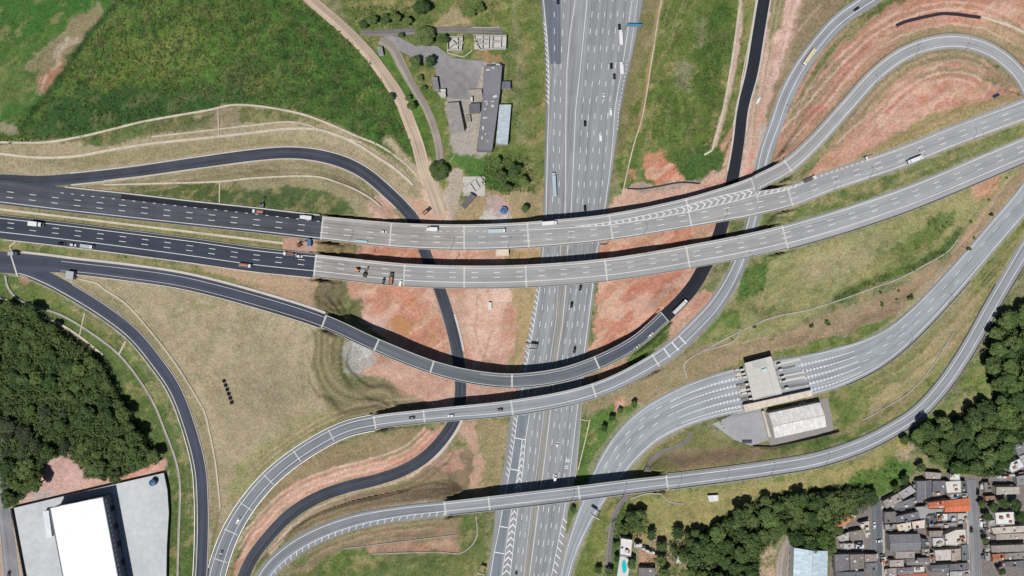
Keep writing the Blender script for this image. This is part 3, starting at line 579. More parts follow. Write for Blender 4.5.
patch((92, 116, 60), [(632, 350), (664, 322), (680, 322), (664, 345), (640, 362), (624, 372)], 2, .9, .8)
patch((200, 150, 126), [(668, 322), (690, 302), (706, 290), (716, 296), (690, 328), (672, 345)], 2, .95, .1)
patch((198, 146, 118), [(600, 372), (628, 356), (630, 366), (602, 382)], 2, .8, .1)
patch((168, 150, 120), [(690, 240), (712, 215), (708, 240), (694, 262)], 4, .6, .2)
stroke((196, 166, 148), [(745, -40), (742, 0), (735, 60), (724, 110), (714, 146)], 5, 2, .9, .1)
stroke((196, 140, 116), [(722, 148), (732, 130), (738, 120), (748, 90)], 6, 2, .8, .1)
patch((202, 148, 126), [(706, 186), (722, 166), (732, 140), (738, 120), (736, 160), (728, 192)], 2, .9, .1)
patch((126, 124, 74), [(744, 0), (757, -30), (756, 0), (742, 80), (735, 115), (730, 110), (738, 60)], 2, .8, .4)
patch((208, 170, 154), [(770, -40), (815, -40), (792, 40), (776, 80), (768, 120), (758, 150), (752, 178), (738, 182), (746, 130), (758, 70)], 3, .95, .1)
patch((200, 140, 120), [(748, 150), (758, 130), (762, 110), (768, 118), (756, 172), (744, 180)], 3, .6, .1)
patch((176, 172, 168), [(757, 130), (764, 120), (764, 140), (756, 170), (752, 165)], 3, .8, .1)
patch((110, 112, 70), [(772, -30), (790, -30), (782, 30), (770, 40), (768, 10)], 3, .85, .4)
patch((138, 118, 88), [(800, 0), (858, -30), (830, 25), (812, 48), (792, 80), (780, 110), (774, 128), (768, 112), (780, 60)], 4, .85, .35)
patch((196, 150, 130), [(768, 40), (780, 40), (776, 56), (768, 60)], 3, .7, .1)
stroke((210, 180, 164), [(798, 0), (790, 25), (782, 55), (772, 90)], 2.2, 2, .6)
stroke((190, 160, 140), [(820, 5), (800, 28), (786, 44)], 3, 2, .5)
patch((178, 146, 122), [(742, 130), (752, 90), (766, 80), (760, 130)], 4, .4)
# between the slip road and the loop
patch((192, 136, 112), [(905, -60), (1100, -60), (1100, 130), (1040, 90), (1018, 62), (985, 40), (940, 33), (905, 42), (850, 98), (800, 152), (772, 168), (780, 130), (796, 92), (822, 50), (872, 8)], 3, shag=.2, warp=False)
patch((92, 112, 58), [(895, -10), (916, -10), (862, 26), (832, 52), (806, 92), (796, 112), (788, 128), (796, 96), (822, 54), (866, 10)], 3, .9, .7)
patch((150, 126, 100), [(800, 96), (828, 66), (850, 46), (840, 70), (806, 120), (800, 140), (780, 168), (784, 136)], 5, .8, .5)
patch((142, 126, 88), [(800, 146), (846, 92), (905, 38), (945, 26), (1024, 52), (1024, 64), (960, 34), (905, 47), (846, 106)], 4, .8, .4)
patch((150, 136, 94), [(940, 30), (1000, 18), (1040, 40), (1040, 70), (1010, 52), (970, 33)], 5, .7, .4)
patch((206, 116, 68), [(955, 5), (985, 5), (980, 13), (957, 11)], 3, .9)
patch((212, 160, 140), [(830, 80), (900, 25), (1000, 2), (1040, 12), (1040, 22), (985, 14), (905, 30), (850, 75)], 5, .6, .1)
patch((110, 116, 68), [(880, 36), (930, 22), (940, 28), (905, 42)], 4, .5, .5)
for k in range(4): stroke((166, 112, 90), [(808 + k * 4, 122 - k * 3), (842 + k * 3, 76 - k * 3), (890 + k * 2, 30 - k * 4), (960, 8 - k * 3), (1030, 8 - k * 2)], 1, 2, .4)
stroke((218, 190, 172), [(806, 130), (835, 92), (870, 52)], 1.2, 1.5, .6)
patch((206, 138, 116), [(808, 112), (822, 96), (826, 110), (814, 128)], 4, .8, .1)
# inside the loop
patch((206, 152, 130), [(815, 166), (850, 120), (880, 86), (935, 52), (985, 60), (1018, 90), (1012, 104), (915, 144), (850, 170), (800, 190)], 3, shag=.15, warp=False)
patch((148, 126, 94), [(820, 158), (850, 118), (880, 84), (935, 51), (985, 59), (1018, 90), (1005, 92), (960, 62), (915, 68), (875, 106), (845, 145)], 5, .85, .35)
patch((112, 116, 72), [(915, 76), (945, 66), (990, 74), (1000, 84), (950, 76), (920, 82)], 5, .6, .5)
patch((148, 138, 92), [(800, 196), (830, 170), (870, 150), (905, 124), (960, 108), (1010, 94), (1014, 102), (920, 142), (850, 168)], 4, .85, .4)
patch((216, 168, 148), [(870, 128), (905, 96), (950, 92), (930, 108), (890, 132)], 6, .7, .1)
patch((204, 122, 96), [(918, 94), (928, 94), (926, 100), (918, 99)], 2, .8)
stroke((222, 190, 172), [(838, 142), (860, 122), (884, 104), (900, 92)], 1.5, 2, .7)
stroke((216, 186, 168), [(848, 152), (870, 130), (884, 118)], 1.2, 2, .6)
for k in range(5): stroke((186, 126, 106), [(880, 134 - k * 5), (920, 112 - k * 5), (960, 98 - k * 4), (990, 94 - k * 4)], 1, 2, .4)
stroke((152, 118, 96), [(920, 58), (945, 60), (985, 70), (1008, 90)], 4, 4, .5)
# strip between the trunk carriageways (east)
patch((122, 126, 80), [(765, 236), (790, 212), (840, 190), (1060, 108), (1060, 122), (840, 212), (775, 234)], 2, shag=.5, warp=False)
patch((84, 106, 56), [(790, 224), (860, 196), (900, 184), (860, 204), (800, 226)], 4, .8, .7)
stroke((152, 146, 116), [(800, 214), (850, 196), (920, 172), (975, 150)], 1.2, 1.5, .6)
patch((92, 100, 62), [(764, 212), (778, 214), (775, 230), (763, 228)], 2, .8)
# great eastern slope
patch((147, 142, 98), [(730, 300), (742, 270), (790, 252), (880, 224), (1000, 170), (1040, 160), (1015, 182), (985, 228), (950, 248), (900, 278), (830, 306), (780, 332), (700, 350)], 3, shag=.4, warp=False)
patch((160, 148, 108), [(800, 262), (880, 232), (905, 250), (850, 276), (805, 285)], 12, .6)
patch((84, 108, 54), [(925, 216), (950, 208), (956, 222), (940, 238), (902, 258), (886, 256), (920, 232)], 5, .8, .8)
patch((118, 124, 70), [(880, 250), (930, 230), (950, 240), (900, 268), (860, 282)], 8, .6, .6)
stroke((74, 98, 48), [(838, 298), (880, 279), (920, 264), (948, 246), (960, 232)], 9, 4, .9, .9)
patch((176, 140, 96), [(918, 246), (925, 246), (925, 254), (918, 254)], 2, .6)
patch((190, 128, 98), [(972, 184), (1002, 170), (992, 196), (976, 200)], 4, .8, .1)
stroke((176, 152, 122), [(768, 300), (800, 282), (840, 258)], 1.6, 2, .6)
stroke((170, 150, 120), [(820, 256), (818, 240)], 2, 2, .6)
patch((80, 114, 54), [(740, 268), (770, 256), (762, 290), (736, 298)], 3, .9, .8)
patch((98, 126, 62), [(692, 344), (722, 304), (742, 316), (736, 336), (704, 348)], 5, .85, .5)
patch((112, 112, 72), [(752, 308), (790, 300), (800, 312), (760, 322)], 5, .6, .6)
# bank north of the toll plaza
patch((148, 126, 94), [(690, 372), (720, 352), (780, 334), (870, 300), (950, 256), (1000, 192), (1040, 150), (1040, 178), (1000, 232), (945, 282), (900, 322), (840, 346), (780, 356), (720, 372), (690, 386)], 3, shag=.3)
patch((120, 96, 76), [(770, 344), (840, 326), (900, 296), (930, 280), (905, 306), (850, 334), (790, 350)], 5, .5, .3)
patch((172, 142, 108), [(960, 248), (985, 225), (1010, 190), (1020, 180), (1008, 200), (985, 240), (960, 262)], 4, .7, .2)
patch((100, 124, 62), [(766, 358), (790, 348), (850, 334), (892, 316), (924, 294), (914, 310), (866, 342), (800, 356)], 3, .85, .6)
patch((96, 122, 60), [(720, 372), (745, 358), (752, 372), (725, 378)], 3, .7, .6)
stroke((178, 146, 116), [(1010, 178), (996, 196), (984, 212), (968, 236), (952, 252)], 3.5, 2, .8, .1)
stroke((112, 98, 76), [(1000, 176), (988, 194), (974, 216), (960, 236)], 1.6, 1.5, .8)
stroke((176, 150, 120), [(690, 362), (705, 356), (735, 344), (775, 336)], 3, 2, .6)
patch((140, 124, 88), [(590, 404), (650, 372), (700, 346), (738, 346), (702, 374), (640, 406), (618, 424), (585, 424)], 3, shag=.35)
patch((84, 120, 54), [(582, 416), (610, 406), (640, 408), (625, 428), (602, 456), (590, 484), (572, 500), (572, 470)], 4, .9, .7)
patch((104, 122, 62), [(580, 418), (594, 412), (590, 430), (578, 430)], 2, .8)
patch((200, 140, 116), [(613, 402), (624, 398), (627, 408), (612, 412)], 2, .7)
patch((196, 150, 126), [(618, 404), (625, 402), (620, 414), (610, 420)], 2.5, .8, .1)
# between the toll road and the southern ramp
patch((128, 130, 78), [(1060, 160), (1024, 214), (1000, 242), (960, 288), (915, 338), (870, 372), (826, 398), (836, 428), (872, 432), (925, 402), (960, 344), (990, 292), (1060, 190)], 2, shag=.45, warp=False)
patch((172, 150, 108), [(966, 290), (984, 296), (960, 345), (918, 386), (868, 418), (868, 404), (905, 376), (935, 338)], 5, .8, .3)
patch((142, 122, 88), [(850, 426), (870, 412), (920, 390), (915, 402), (875, 430)], 3, .6)
patch((88, 114, 58), [(830, 400), (850, 395), (856, 418), (838, 426)], 5, .7, .5)
stroke((176, 152, 122), [(946, 336), (930, 368), (908, 392), (880, 410), (862, 420)], 1.5, 1.5, .7)
patch((122, 118, 76), [(600, 480), (640, 455), (690, 428), (740, 444), (830, 436), (884, 430), (820, 452), (760, 462), (660, 476)], 3, shag=.4)
patch((132, 108, 82), [(658, 458), (700, 446), (768, 448), (750, 460), (680, 468)], 4, .85, .3)
patch((104, 120, 62), [(720, 418), (740, 416), (738, 430), (722, 434)], 2, .8, .5)
patch((86, 110, 56), [(782, 444), (840, 436), (870, 434), (830, 446), (780, 456)], 2.5, .8, .6)
# south of the southern ramp, east
patch((152, 142, 92), [(600, 500), (680, 488), (770, 476), (862, 458), (902, 434), (912, 450), (880, 472), (840, 488), (770, 498), (720, 520), (690, 545), (640, 548), (620, 530), (608, 512)], 4, shag=.4)
patch((130, 132, 78), [(600, 500), (680, 488), (770, 476), (862, 458), (862, 464), (770, 484), (680, 496), (600, 510)], 3, .7, .5)
patch((84, 118, 54), [(850, 484), (866, 470), (902, 458), (918, 466), (902, 482), (880, 504), (862, 500)], 4, .9, .8)
patch((176, 154, 128), [(896, 450), (912, 448), (914, 462), (900, 462)], 3, .6)
patch((112, 124, 64), [(908, 432), (950, 398), (985, 352), (992, 388), (972, 412), (935, 424)], 4, .85, .5)
patch((168, 148, 108), [(935, 415), (968, 385), (978, 400), (960, 415)], 4, .5)
patch((110, 124, 64), [(560, 620), (585, 520), (606, 498), (614, 506), (600, 560), (590, 620)], 3, .95, .5)
patch((132, 130, 76), [(594, 530), (606, 520), (604, 550), (594, 565)], 4, .6)
patch((84, 112, 54), [(568, 508), (578, 508), (572, 534), (565, 534)], 2, .8, .6)
patch((150, 140, 132), [(563, 532), (570, 532), (563, 576), (556, 600), (552, 600)], 1, .9, 0, warp=False)
patch((66, 98, 46), [(612, 520), (622, 505), (645, 512), (648, 530), (640, 540), (620, 540), (612, 600), (606, 600)], 3, .9, .8)
patch((190, 140, 112), [(634, 530), (645, 530), (645, 542), (636, 542)], 2, .8)
patch((160, 136, 108), [(640, 548), (660, 535), (690, 545), (685, 560), (665, 565), (655, 600), (640, 600)], 4, .8)
patch((196, 148, 118), [(640, 548), (656, 548), (656, 568), (642, 570)], 2.5, .8, .1)
WOOD_S = [(665, 545), (690, 545), (715, 522), (735, 512), (760, 500), (785, 494), (850, 487), (872, 488), (872, 502), (850, 514), (834, 524), (832, 546), (826, 552), (794, 546), (786, 530), (764, 548), (758, 552), (756, 600), (700, 600), (690, 565)]
patch((50, 66, 36), WOOD_S, 3, shag=1)
patch((178, 152, 122), [(754, 552), (770, 548), (778, 556), (776, 600), (752, 600)], 3, .9)
# houses
patch((122, 112, 102), [(832, 512), (872, 500), (900, 488), (935, 478), (1000, 474), (1040, 430), (1100, 430), (1100, 640), (828, 640)], 3, shag=.1, warp=False)
WOOD_E = [(1024, 305), (1000, 314), (990, 332), (985, 360), (990, 384), (996, 398), (978, 404), (958, 418), (930, 424), (912, 430), (906, 440), (924, 452), (944, 466), (960, 472), (990, 474), (1002, 470), (1012, 446), (1040, 425), (1060, 400), (1060, 300)]
patch((50, 66, 36), WOOD_E, 3, shag=1)
# north: old works beside the dirt road
patch((104, 118, 66), [(325, -60), (540, -60), (543, 0), (545, 100), (543, 222), (445, 222), (436, 180), (426, 150), (398, 92), (350, 35)], 3, shag=.6, warp=False)
patch((128, 124, 78), [(340, 0), (420, 0), (410, 14), (360, 16)], 6, .7, .4)
patch((160, 142, 102), [(430, 26), (448, 10), (456, 4), (462, 14), (476, 24), (450, 28)], 5, .85, .3)
patch((120, 132, 68), [(470, 10), (524, 0), (524, 40), (508, 32), (485, 26)], 5, .6, .6)
patch((90, 118, 52), [(395, 62), (412, 72), (430, 98), (444, 140), (428, 140), (414, 104)], 3, .85, .6)
patch((84, 122, 54), [(376, 44), (392, 56), (412, 86), (424, 116), (434, 150), (428, 150), (408, 100), (380, 60)], 2, .85, .6)
patch((170, 128, 92), [(473, 50), (500, 54), (506, 62), (480, 61)], 4, .8, .1)
patch((134, 138, 80), [(448, 36), (476, 36), (476, 50), (460, 50)], 3, .7, .4)
patch((168, 156, 142), [(446, 90), (460, 68), (478, 72), (482, 60), (503, 66), (494, 150), (478, 162), (456, 160), (449, 138)], 3, .9, .1)
patch((164, 148, 112), [(500, 64), (508, 66), (506, 120), (498, 150)], 3, .5)
patch((82, 120, 60), [(449, 154), (480, 158), (484, 182), (470, 182), (462, 172)], 3, .95, .4)
patch((70, 106, 52), [(484, 160), (530, 158), (532, 192), (504, 194), (480, 184)], 5, .9, .9)
patch((176, 160, 140), [(446, 168), (460, 168), (466, 190), (458, 224), (444, 224), (442, 200)], 3, .9, .1)
patch((164, 142, 102), [(478, 188), (505, 192), (545, 188), (545, 226), (446, 226), (462, 208)], 4, .9, .3)
patch((176, 152, 146), [(488, 196), (506, 198), (512, 214), (495, 222), (482, 218)], 4, .8, .1)
patch((208, 204, 198), [(482, 212), (494, 214), (510, 216), (508, 222), (482, 222)], 3, .6)
patch((124, 126, 74), [(524, 0), (541, 0), (547, 140), (546, 190), (520, 190)], 3, .7, .5)
patch((150, 138, 108), [(512, 0), (520, 0), (524, 100), (522, 150), (514, 140)], 4, .35)
patch((106, 128, 66), [(530, 20), (540, 20), (543, 130), (534, 130)], 4, .6, .5)
stroke((206, 176, 150), [(425, 165), (433, 188), (441, 212), (444, 232)], 15, 4, .85, .05)
stroke((214, 182, 156), [(388, 140), (402, 156), (416, 172), (428, 200), (434, 222)], 8, 5, .7, .05)
patch((206, 160, 136), [(396, 196), (420, 196), (440, 216), (440, 230), (414, 224)], 4, .8, .05)
rt = random.Random(3)
def tracks(poly, n, ang, L_, bend, cols, w0=.7, a=.55):
    q = np.array(poly); x0, y0 = q.min(0); x1, y1 = q.max(0); k = 0
    while k < n:
        u, v = rt.uniform(x0, x1), rt.uniform(y0, y1); ins = False
        for i in range(len(q)):
            p0, p1 = q[i], q[(i + 1) % len(q)]
            if (p0[1] > v) != (p1[1] > v) and u < (p1[0] - p0[0]) * (v - p0[1]) / (p1[1] - p0[1]) + p0[0]: ins = not ins
        if not ins: k += .2; continue
        t_ = math.radians((ang(u, v) if callable(ang) else ang) + rt.gauss(0, 9)); l_ = L_ * rt.uniform(.5, 1.2); bd = rt.gauss(0, bend)
        pts = [(u + math.cos(t_ + bd * s_) * s_ * l_, v + math.sin(t_ + bd * s_) * s_ * l_) for s_ in (-.5, -.2, .15, .5)]
        c_ = rt.choice(cols)
        stroke(c_, pts, w0, 1.0, a * rt.uniform(.5, 1.1))
        if rt.random() < .6: stroke(c_, [(x_ + 2.6 * -math.sin(t_), y_ + 2.6 * math.cos(t_)) for x_, y_ in pts], w0, 1.0, a * rt.uniform(.5, 1.1))
        k += 1
SOILS = [(160, 104, 80), (222, 184, 158), (176, 146, 108), (206, 168, 140), (140, 96, 76), (190, 150, 112)]
tracks([(372, 285), (450, 288), (520, 290), (505, 370), (440, 366), (385, 335)], 42, 60, 40, .5, SOILS)
tracks([(600, 235), (700, 215), (690, 285), (640, 325), (600, 345)], 40, lambda u, v: -40 + (u - 640) * .1, 46, .4, SOILS)
tracks([(830, 150), (880, 95), (940, 70), (1000, 95), (920, 135)], 46, lambda u, v: -32 + (u - 900) * .18, 60, .5, SOILS)
tracks([(790, 140), (830, 70), (900, 18), (1020, 0), (1020, 30), (930, 26), (850, 85)], 48, lambda u, v: -55 if u < 860 else (-25 if u < 930 else 5), 70, .4, SOILS)
tracks([(260, 530), (300, 490), (400, 462), (445, 428), (420, 455), (330, 482), (270, 520)], 30, lambda u, v: -40 if u < 300 else -14, 40, .3, SOILS)
tracks([(745, 165), (770, 60), (790, 0), (800, 10), (770, 110)], 22, 105, 50, .2, SOILS)
tracks([(615, 205), (700, 186), (735, 170), (730, 192), (640, 214)], 18, -10, 40, .2, SOILS)
tracks([(120, 300), (220, 305), (310, 340), (310, 410), (230, 500), (215, 400), (160, 330)], 60, lambda u, v: 62 if u < 240 else 75, 60, .3, [(138, 122, 94), (172, 156, 122), (126, 120, 82), (160, 140, 108)], .8, .45)
tracks([(0, 160), (100, 158), (250, 140), (330, 140), (380, 170), (330, 155), (100, 168)], 26, -6, 60, .2, [(136, 120, 90), (176, 158, 126), (118, 118, 76)], .8, .5)
tracks([(645, 10), (740, 0), (715, 130), (640, 170)], 40, 105, 60, .3, [(150, 138, 98), (86, 104, 50), (128, 136, 76), (168, 150, 112)], 1.2, .5)
tracks([(780, 330), (870, 300), (950, 256), (1000, 195), (945, 285), (850, 345), (700, 375)], 44, lambda u, v: -24 if u < 900 else -48, 60, .2, [(176, 148, 116), (118, 104, 74), (108, 116, 66), (160, 132, 100)], .9, .6)
tracks([(880, 390), (940, 330), (985, 290), (960, 345), (900, 400)], 24, -50, 50, .2, [(186, 164, 120), (112, 116, 66), (150, 132, 90)], .9, .5)
tracks([(745, 290), (860, 250), (980, 190), (930, 250), (830, 300)], 40, -24, 60, .3, [(168, 156, 112), (112, 118, 68), (150, 140, 98)], 1.0, .45)
tracks([(270, 575), (330, 545), (470, 520), (470, 555), (340, 575)], 26, -10, 50, .2, [(160, 126, 98), (96, 100, 60), (128, 110, 80)], .9, .5)
tracks([(620, 505), (760, 482), (850, 470), (760, 495), (690, 535), (640, 540)], 30, -12, 40, .2, [(172, 158, 108), (118, 122, 70), (138, 118, 84)], .9, .5)
tracks([(60, 10), (100, 5), (40, 100), (0, 110), (10, 50)], 26, 120, 40, .4, [(96, 118, 62), (52, 92, 42), (124, 126, 76)], 1.2, .5)
for r in ROADS.values():        # worn, dusty margin of each road
    if r.key in ('M', 'U'): continue
    for a, b in r.grade:
        i0, i1 = np.searchsorted(r.S, (a, b)); q = r.q[i0:i1:4]
        if len(q) > 3:
            for seg in range(0, len(q) - 1, 24):
                s_ = q[seg:seg + 26]
                if len(s_) > 2: stroke((166, 156, 138), [(p[0], p[1]) for p in s_], float(np.mean(s_[:, 2])) + 3.5, 2.2, .5, .1)

# graded bands, benches and haul tracks that run parallel to the roads
def band(key, off, a, b, rgb, width, al, sh=None, f=1.3):
    r = ROADS[key]; q = r.q; i0 = int(np.argmin((q[:, 0] - a[0]) ** 2 + (q[:, 1] - a[1]) ** 2)); i1 = int(np.argmin((q[:, 0] - b[0]) ** 2 + (q[:, 1] - b[1]) ** 2))
    if i0 > i1: i0, i1 = i1, i0
    t_ = np.gradient(q[:, :2], axis=0); t_ /= np.linalg.norm(t_, axis=1)[:, None]; n_ = np.stack([-t_[:, 1], t_[:, 0]], 1)
    s_ = q[i0:i1:3, :2] + n_[i0:i1:3] * off
    for k in range(0, len(s_) - 1, 16):
        if len(s_[k:k + 18]) > 2: stroke(rgb, [tuple(x_) for x_ in s_[k:k + 18]], width, f, al, sh)
PK = [(214, 178, 156), (190, 138, 112), (222, 190, 170), (170, 148, 112), (204, 152, 130), (150, 132, 98), (218, 182, 160), (184, 120, 96)]
for k in range(9): band('E', 9 + k * 3.6, (850, 103), (1000, 56), [(140, 124, 90), (168, 150, 114), (128, 120, 82), (186, 152, 122)][k % 4] if k < 3 else PK[k % 8], 2.4, .6, .18)
for k in range(9): band('E', -(10 + k * 3.6), (800, 156), (1010, 60), [(140, 126, 88), (160, 142, 104)][k % 2] if k < 2 else PK[(k * 3) % 8], 2.2, .55, .18)
for k in range(5): band('F', -(8 + k * 3), (870, 0), (776, 124), [(132, 118, 86), (176, 146, 120), (150, 130, 98), (196, 164, 144), (140, 122, 90)][k], 1.8, .5, .25)
for k in range(6): band('B', 8 + k * 2.6, (440, 440), (250, 562), PK[(k * 5 + 1) % 8], 1.8, .6, .15); 
for k in range(6): band('B', -(8 + k * 2.6), (440, 440), (290, 516), [(218, 186, 160), (150, 124, 96), (126, 108, 80), (164, 138, 104), (112, 98, 72), (146, 128, 92)][k], 1.8, .7, .2)
for k in range(6): band('F', 9 + k * 2.5, (420, 416), (262, 486), [(150, 134, 98), (120, 108, 78), (166, 146, 110), (130, 116, 84), (178, 152, 120), (140, 120, 90)][k], 1.7, .65, .2)
for k in range(6): band('I', 9.5 + k * 2.6, (300, 545), (440, 509), [(118, 104, 76), (146, 128, 94), (108, 94, 68), (160, 136, 104), (126, 106, 80), (104, 92, 68)][k], 1.8, .65, .2)
for k in range(7): band('I', -(10 + k * 3), (300, 545), (455, 507), [(132, 118, 86), (110, 104, 70), (156, 132, 102), (120, 110, 76), (176, 138, 110), (126, 116, 80), (112, 114, 70)][k], 2, .6, .2)
for k in range(9): band('H', -(16 + k * 4.2), (1000, 228), (850, 362), [(126, 122, 78), (160, 138, 106), (126, 108, 82), (176, 152, 120), (140, 124, 88), (118, 112, 74), (170, 146, 112), (132, 124, 82), (156, 142, 102)][k], 2.0, .5, .25)
for k in range(4): band('A', -(9 + k * 2.2), (60, 286), (202, 560), [(116, 122, 72), (88, 108, 58), (128, 128, 80), (96, 112, 62)][k], 1.5, .5)
for k in range(4): band('A', 8 + k * 2.4, (70, 290), (202, 520), [(176, 160, 128), (140, 126, 94), (170, 154, 120), (146, 132, 98)][k], 1.5, .55)
for k in range(4): band('G', 9 + k * 2.4, (738, 144), (775, -40), [(140, 132, 92), (186, 160, 138), (122, 120, 76), (166, 150, 112)][k], 1.6, .55, .25)
for k in range(5): band('B', 8 + k * 3, (70, 179), (392, 196), [(168, 152, 120), (142, 128, 94), (176, 160, 128), (132, 124, 86), (160, 144, 110)][k], 1.8, .5, .25)
for k in range(3): band('B', -(8 + k * 3), (150, 170), (380, 186), [(166, 150, 116), (136, 126, 88), (158, 144, 106)][k], 1.8, .5, .25)
# natural mottling of the cover: bare earth, scrub and sward are never one tone
def mottle(mask, rgb, field, lo, hi, a):
    k = np.clip((field - lo) / (hi - lo), 0, 1); k = (k * k * (3 - 2 * k) * a * mask)[..., None]
    GC[:] = GC * (1 - k) + lin(rgb) * k
red = np.clip((GC[..., 0] / (GC[..., 1] + 1e-4) - 1.35) / .4, 0, 1) * np.clip((.3 - GS) / .15, 0, 1)
sx, sy = XX * .8 + YY * .6, -XX * .6 + YY * .8
def ff(s1, s2, seed, o=5): return fbm(sx / s1, sy / s2, seed, o)
mottle(red, (224, 196, 176), ff(16, 6, 201), .54, .66, .5)
mottle(red, (170, 104, 80), ff(11, 5, 211), .56, .68, .32)
mottle(red, (182, 152, 116), ff(14, 7, 221), .55, .68, .45)
mottle(red, (206, 138, 108), ff(7, 4, 231), .55, .66, .3)
mottle(red, (150, 128, 104), ff(5, 5, 241), .62, .72, .3)
scr = np.clip((GS - .75) / .15, 0, 1) * np.clip((GC[..., 1] - .06) / .04, 0, 1)
mottle(scr, (122, 130, 74), ff(20, 12, 301), .55, .68, .5)
mottle(scr, (62, 100, 46), ff(13, 9, 311), .54, .64, .55)
mottle(scr, (110, 102, 74), ff(9, 9, 321), .60, .70, .55)
mottle(scr, (82, 116, 54), ff(8, 6, 331), .54, .64, .6)
mottle(scr, (40, 66, 34), ff(4, 4, 341), .58, .68, .6)
sw = np.clip((GS - .36) / .08, 0, 1) * np.clip((.78 - GS) / .08, 0, 1)
mottle(sw, (98, 120, 64), ff(12, 7, 401), .54, .66, .45)
mottle(sw, (164, 150, 110), ff(10, 6, 411), .55, .66, .5)
mottle(sw, (76, 98, 48), ff(5, 4, 421), .57, .67, .5)
dryf = np.clip((.38 - GS) / .05, 0, 1) * np.clip((GS - .24) / .03, 0, 1)
mottle(dryf, (182, 168, 140), ff(18, 8, 501), .55, .68, .28)
mottle(dryf, (142, 130, 98), ff(9, 5, 511), .55, .68, .28)
mottle(dryf, (126, 126, 82), ff(8, 8, 521), .60, .72, .25)

# ground sheet
me = bpy.data.meshes.new('ground')
V = np.stack([XX, YY, ZZ], -1).reshape(-1, 3).astype(np.float32)
idx = np.arange(NX * NY).reshape(NY, NX)
F = np.stack([idx[:-1, :-1], idx[:-1, 1:], idx[1:, 1:], idx[1:, :-1]], -1).reshape(-1, 4).astype(np.int32)
me.vertices.add(len(V)); me.vertices.foreach_set('co', V.ravel())
me.loops.add(F.size); me.loops.foreach_set('vertex_index', F.ravel())
me.polygons.add(len(F)); me.polygons.foreach_set('loop_start', np.arange(0, F.size, 4, dtype=np.int32))
me.update(calc_edges=True)
me.polygons.foreach_set('use_smooth', np.ones(len(F), bool))
ca = me.color_attributes.new('cover', 'FLOAT_COLOR', 'POINT')
ca.data.foreach_set('color', np.concatenate([GC / LIT, GS[..., None]], -1).reshape(-1, 4).astype(np.float32).ravel())
m, n, b = nodes('ground_cover')
at = n.nodes.new('ShaderNodeAttribute'); at.attribute_name = 'cover'; tc = n.nodes.new('ShaderNodeTexCoord')
ob = tc.outputs['Object']
f0 = noise_node(n, ob, .03, 4, .6); f1 = noise_node(n, ob, .16, 5, .65); f2 = noise_node(n, ob, .75, 5, .7); f3 = noise_node(n, ob, 2.2, 3, .7)
shag = at.outputs['Alpha']
amp = math_node(n, 'MULTIPLY_ADD', shag, .95, .8)
s = math_node(n, 'MULTIPLY', math_node(n, 'MULTIPLY_ADD', f1, 1.3, -.65), math_node(n, 'MULTIPLY_ADD', shag, .75, .12))
s = math_node(n, 'ADD', s, math_node(n, 'MULTIPLY_ADD', f2, 1.7, -.85)); s = math_node(n, 'ADD', s, math_node(n, 'MULTIPLY_ADD', f3, .9, -.45))
s = math_node(n, 'ADD', s, math_node(n, 'MULTIPLY_ADD', f0, .4, -.2))
val = math_node(n, 'MAXIMUM', math_node(n, 'MULTIPLY_ADD', s, amp, 1.0), .22)
c = scale_col(n, at.outputs['Color'], val)
dry = n.nodes.new('ShaderNodeVectorMath'); dry.operation = 'MULTIPLY'; n.links.new(c, dry.inputs[0]); dry.inputs[1].default_value = (1.14, 1.0, .97)
wet = n.nodes.new('ShaderNodeVectorMath'); wet.operation = 'MULTIPLY'; n.links.new(c, wet.inputs[0]); wet.inputs[1].default_value = (.80, .92, .82)
hue = mixc(n, ramp(n, noise_node(n, ob, .11, 8, .75), .38, .62), wet.outputs[0], dry.outputs[0])
c = mixc(n, math_node(n, 'MULTIPLY_ADD', shag, .9, .12), c, hue)
n.links.new(c, b.inputs['Base Color']); b.inputs['Roughness'].default_value = .95; b.inputs['Specular IOR Level'].default_value = .1
bp = n.nodes.new('ShaderNodeBump'); bp.inputs['Distance'].default_value = .5
n.links.new(math_node(n, 'MULTIPLY_ADD', shag, .55, .12), bp.inputs['Strength']); n.links.new(f2, bp.inputs['Height']); n.links.new(bp.outputs[0], b.inputs['Normal'])
me.materials.append(m)
ground = bpy.data.objects.new('ground', me); COL.objects.link(ground); ground['kind'] = 'structure'
# ------------------------------------------------------------------ carriageways, bridges, markings
A_OLD = asphalt('asphalt_motorway', (149, 151, 154), 3.7, .16, .12)
A_DECK = asphalt('asphalt_deck', (163, 163, 162), 3.8, .12, .12)
A_DECKW = asphalt('concrete_deck_dusty', (162, 159, 155), 3.8, .16, .2)
A_EAST = asphalt('asphalt_east', (165, 166, 167), 3.8, .13, .1)
A_NEWL = asphalt('asphalt_fresh_west', (82, 84, 93), 3.8, .22, .25)
A_NEWL2 = asphalt('asphalt_fresh_west_south', (62, 68, 81), 3.8, .16, .16)
A_BLACK = asphalt('asphalt_black', (38, 41, 51), 3.8, .2, .2)
A_BLACK2 = asphalt('asphalt_black_worn', (68, 73, 84), 3.8, .36, .25)
A_C = asphalt('asphalt_ramp', (108, 113, 120), 3.8, .2, .12)
A_CG = asphalt('asphalt_ramp_dark', (86, 92, 103), 3.8, .2, .14)
A_A = asphalt('asphalt_slip_dark', (72, 77, 92), 3.8, .22, .12)
A_RAMP = asphalt('asphalt_grey_ramp', (151, 155, 160), 3.8, .18, .1)
A_TOLL = asphalt('asphalt_toll', (158, 163, 169), 3.8, .16, .14)

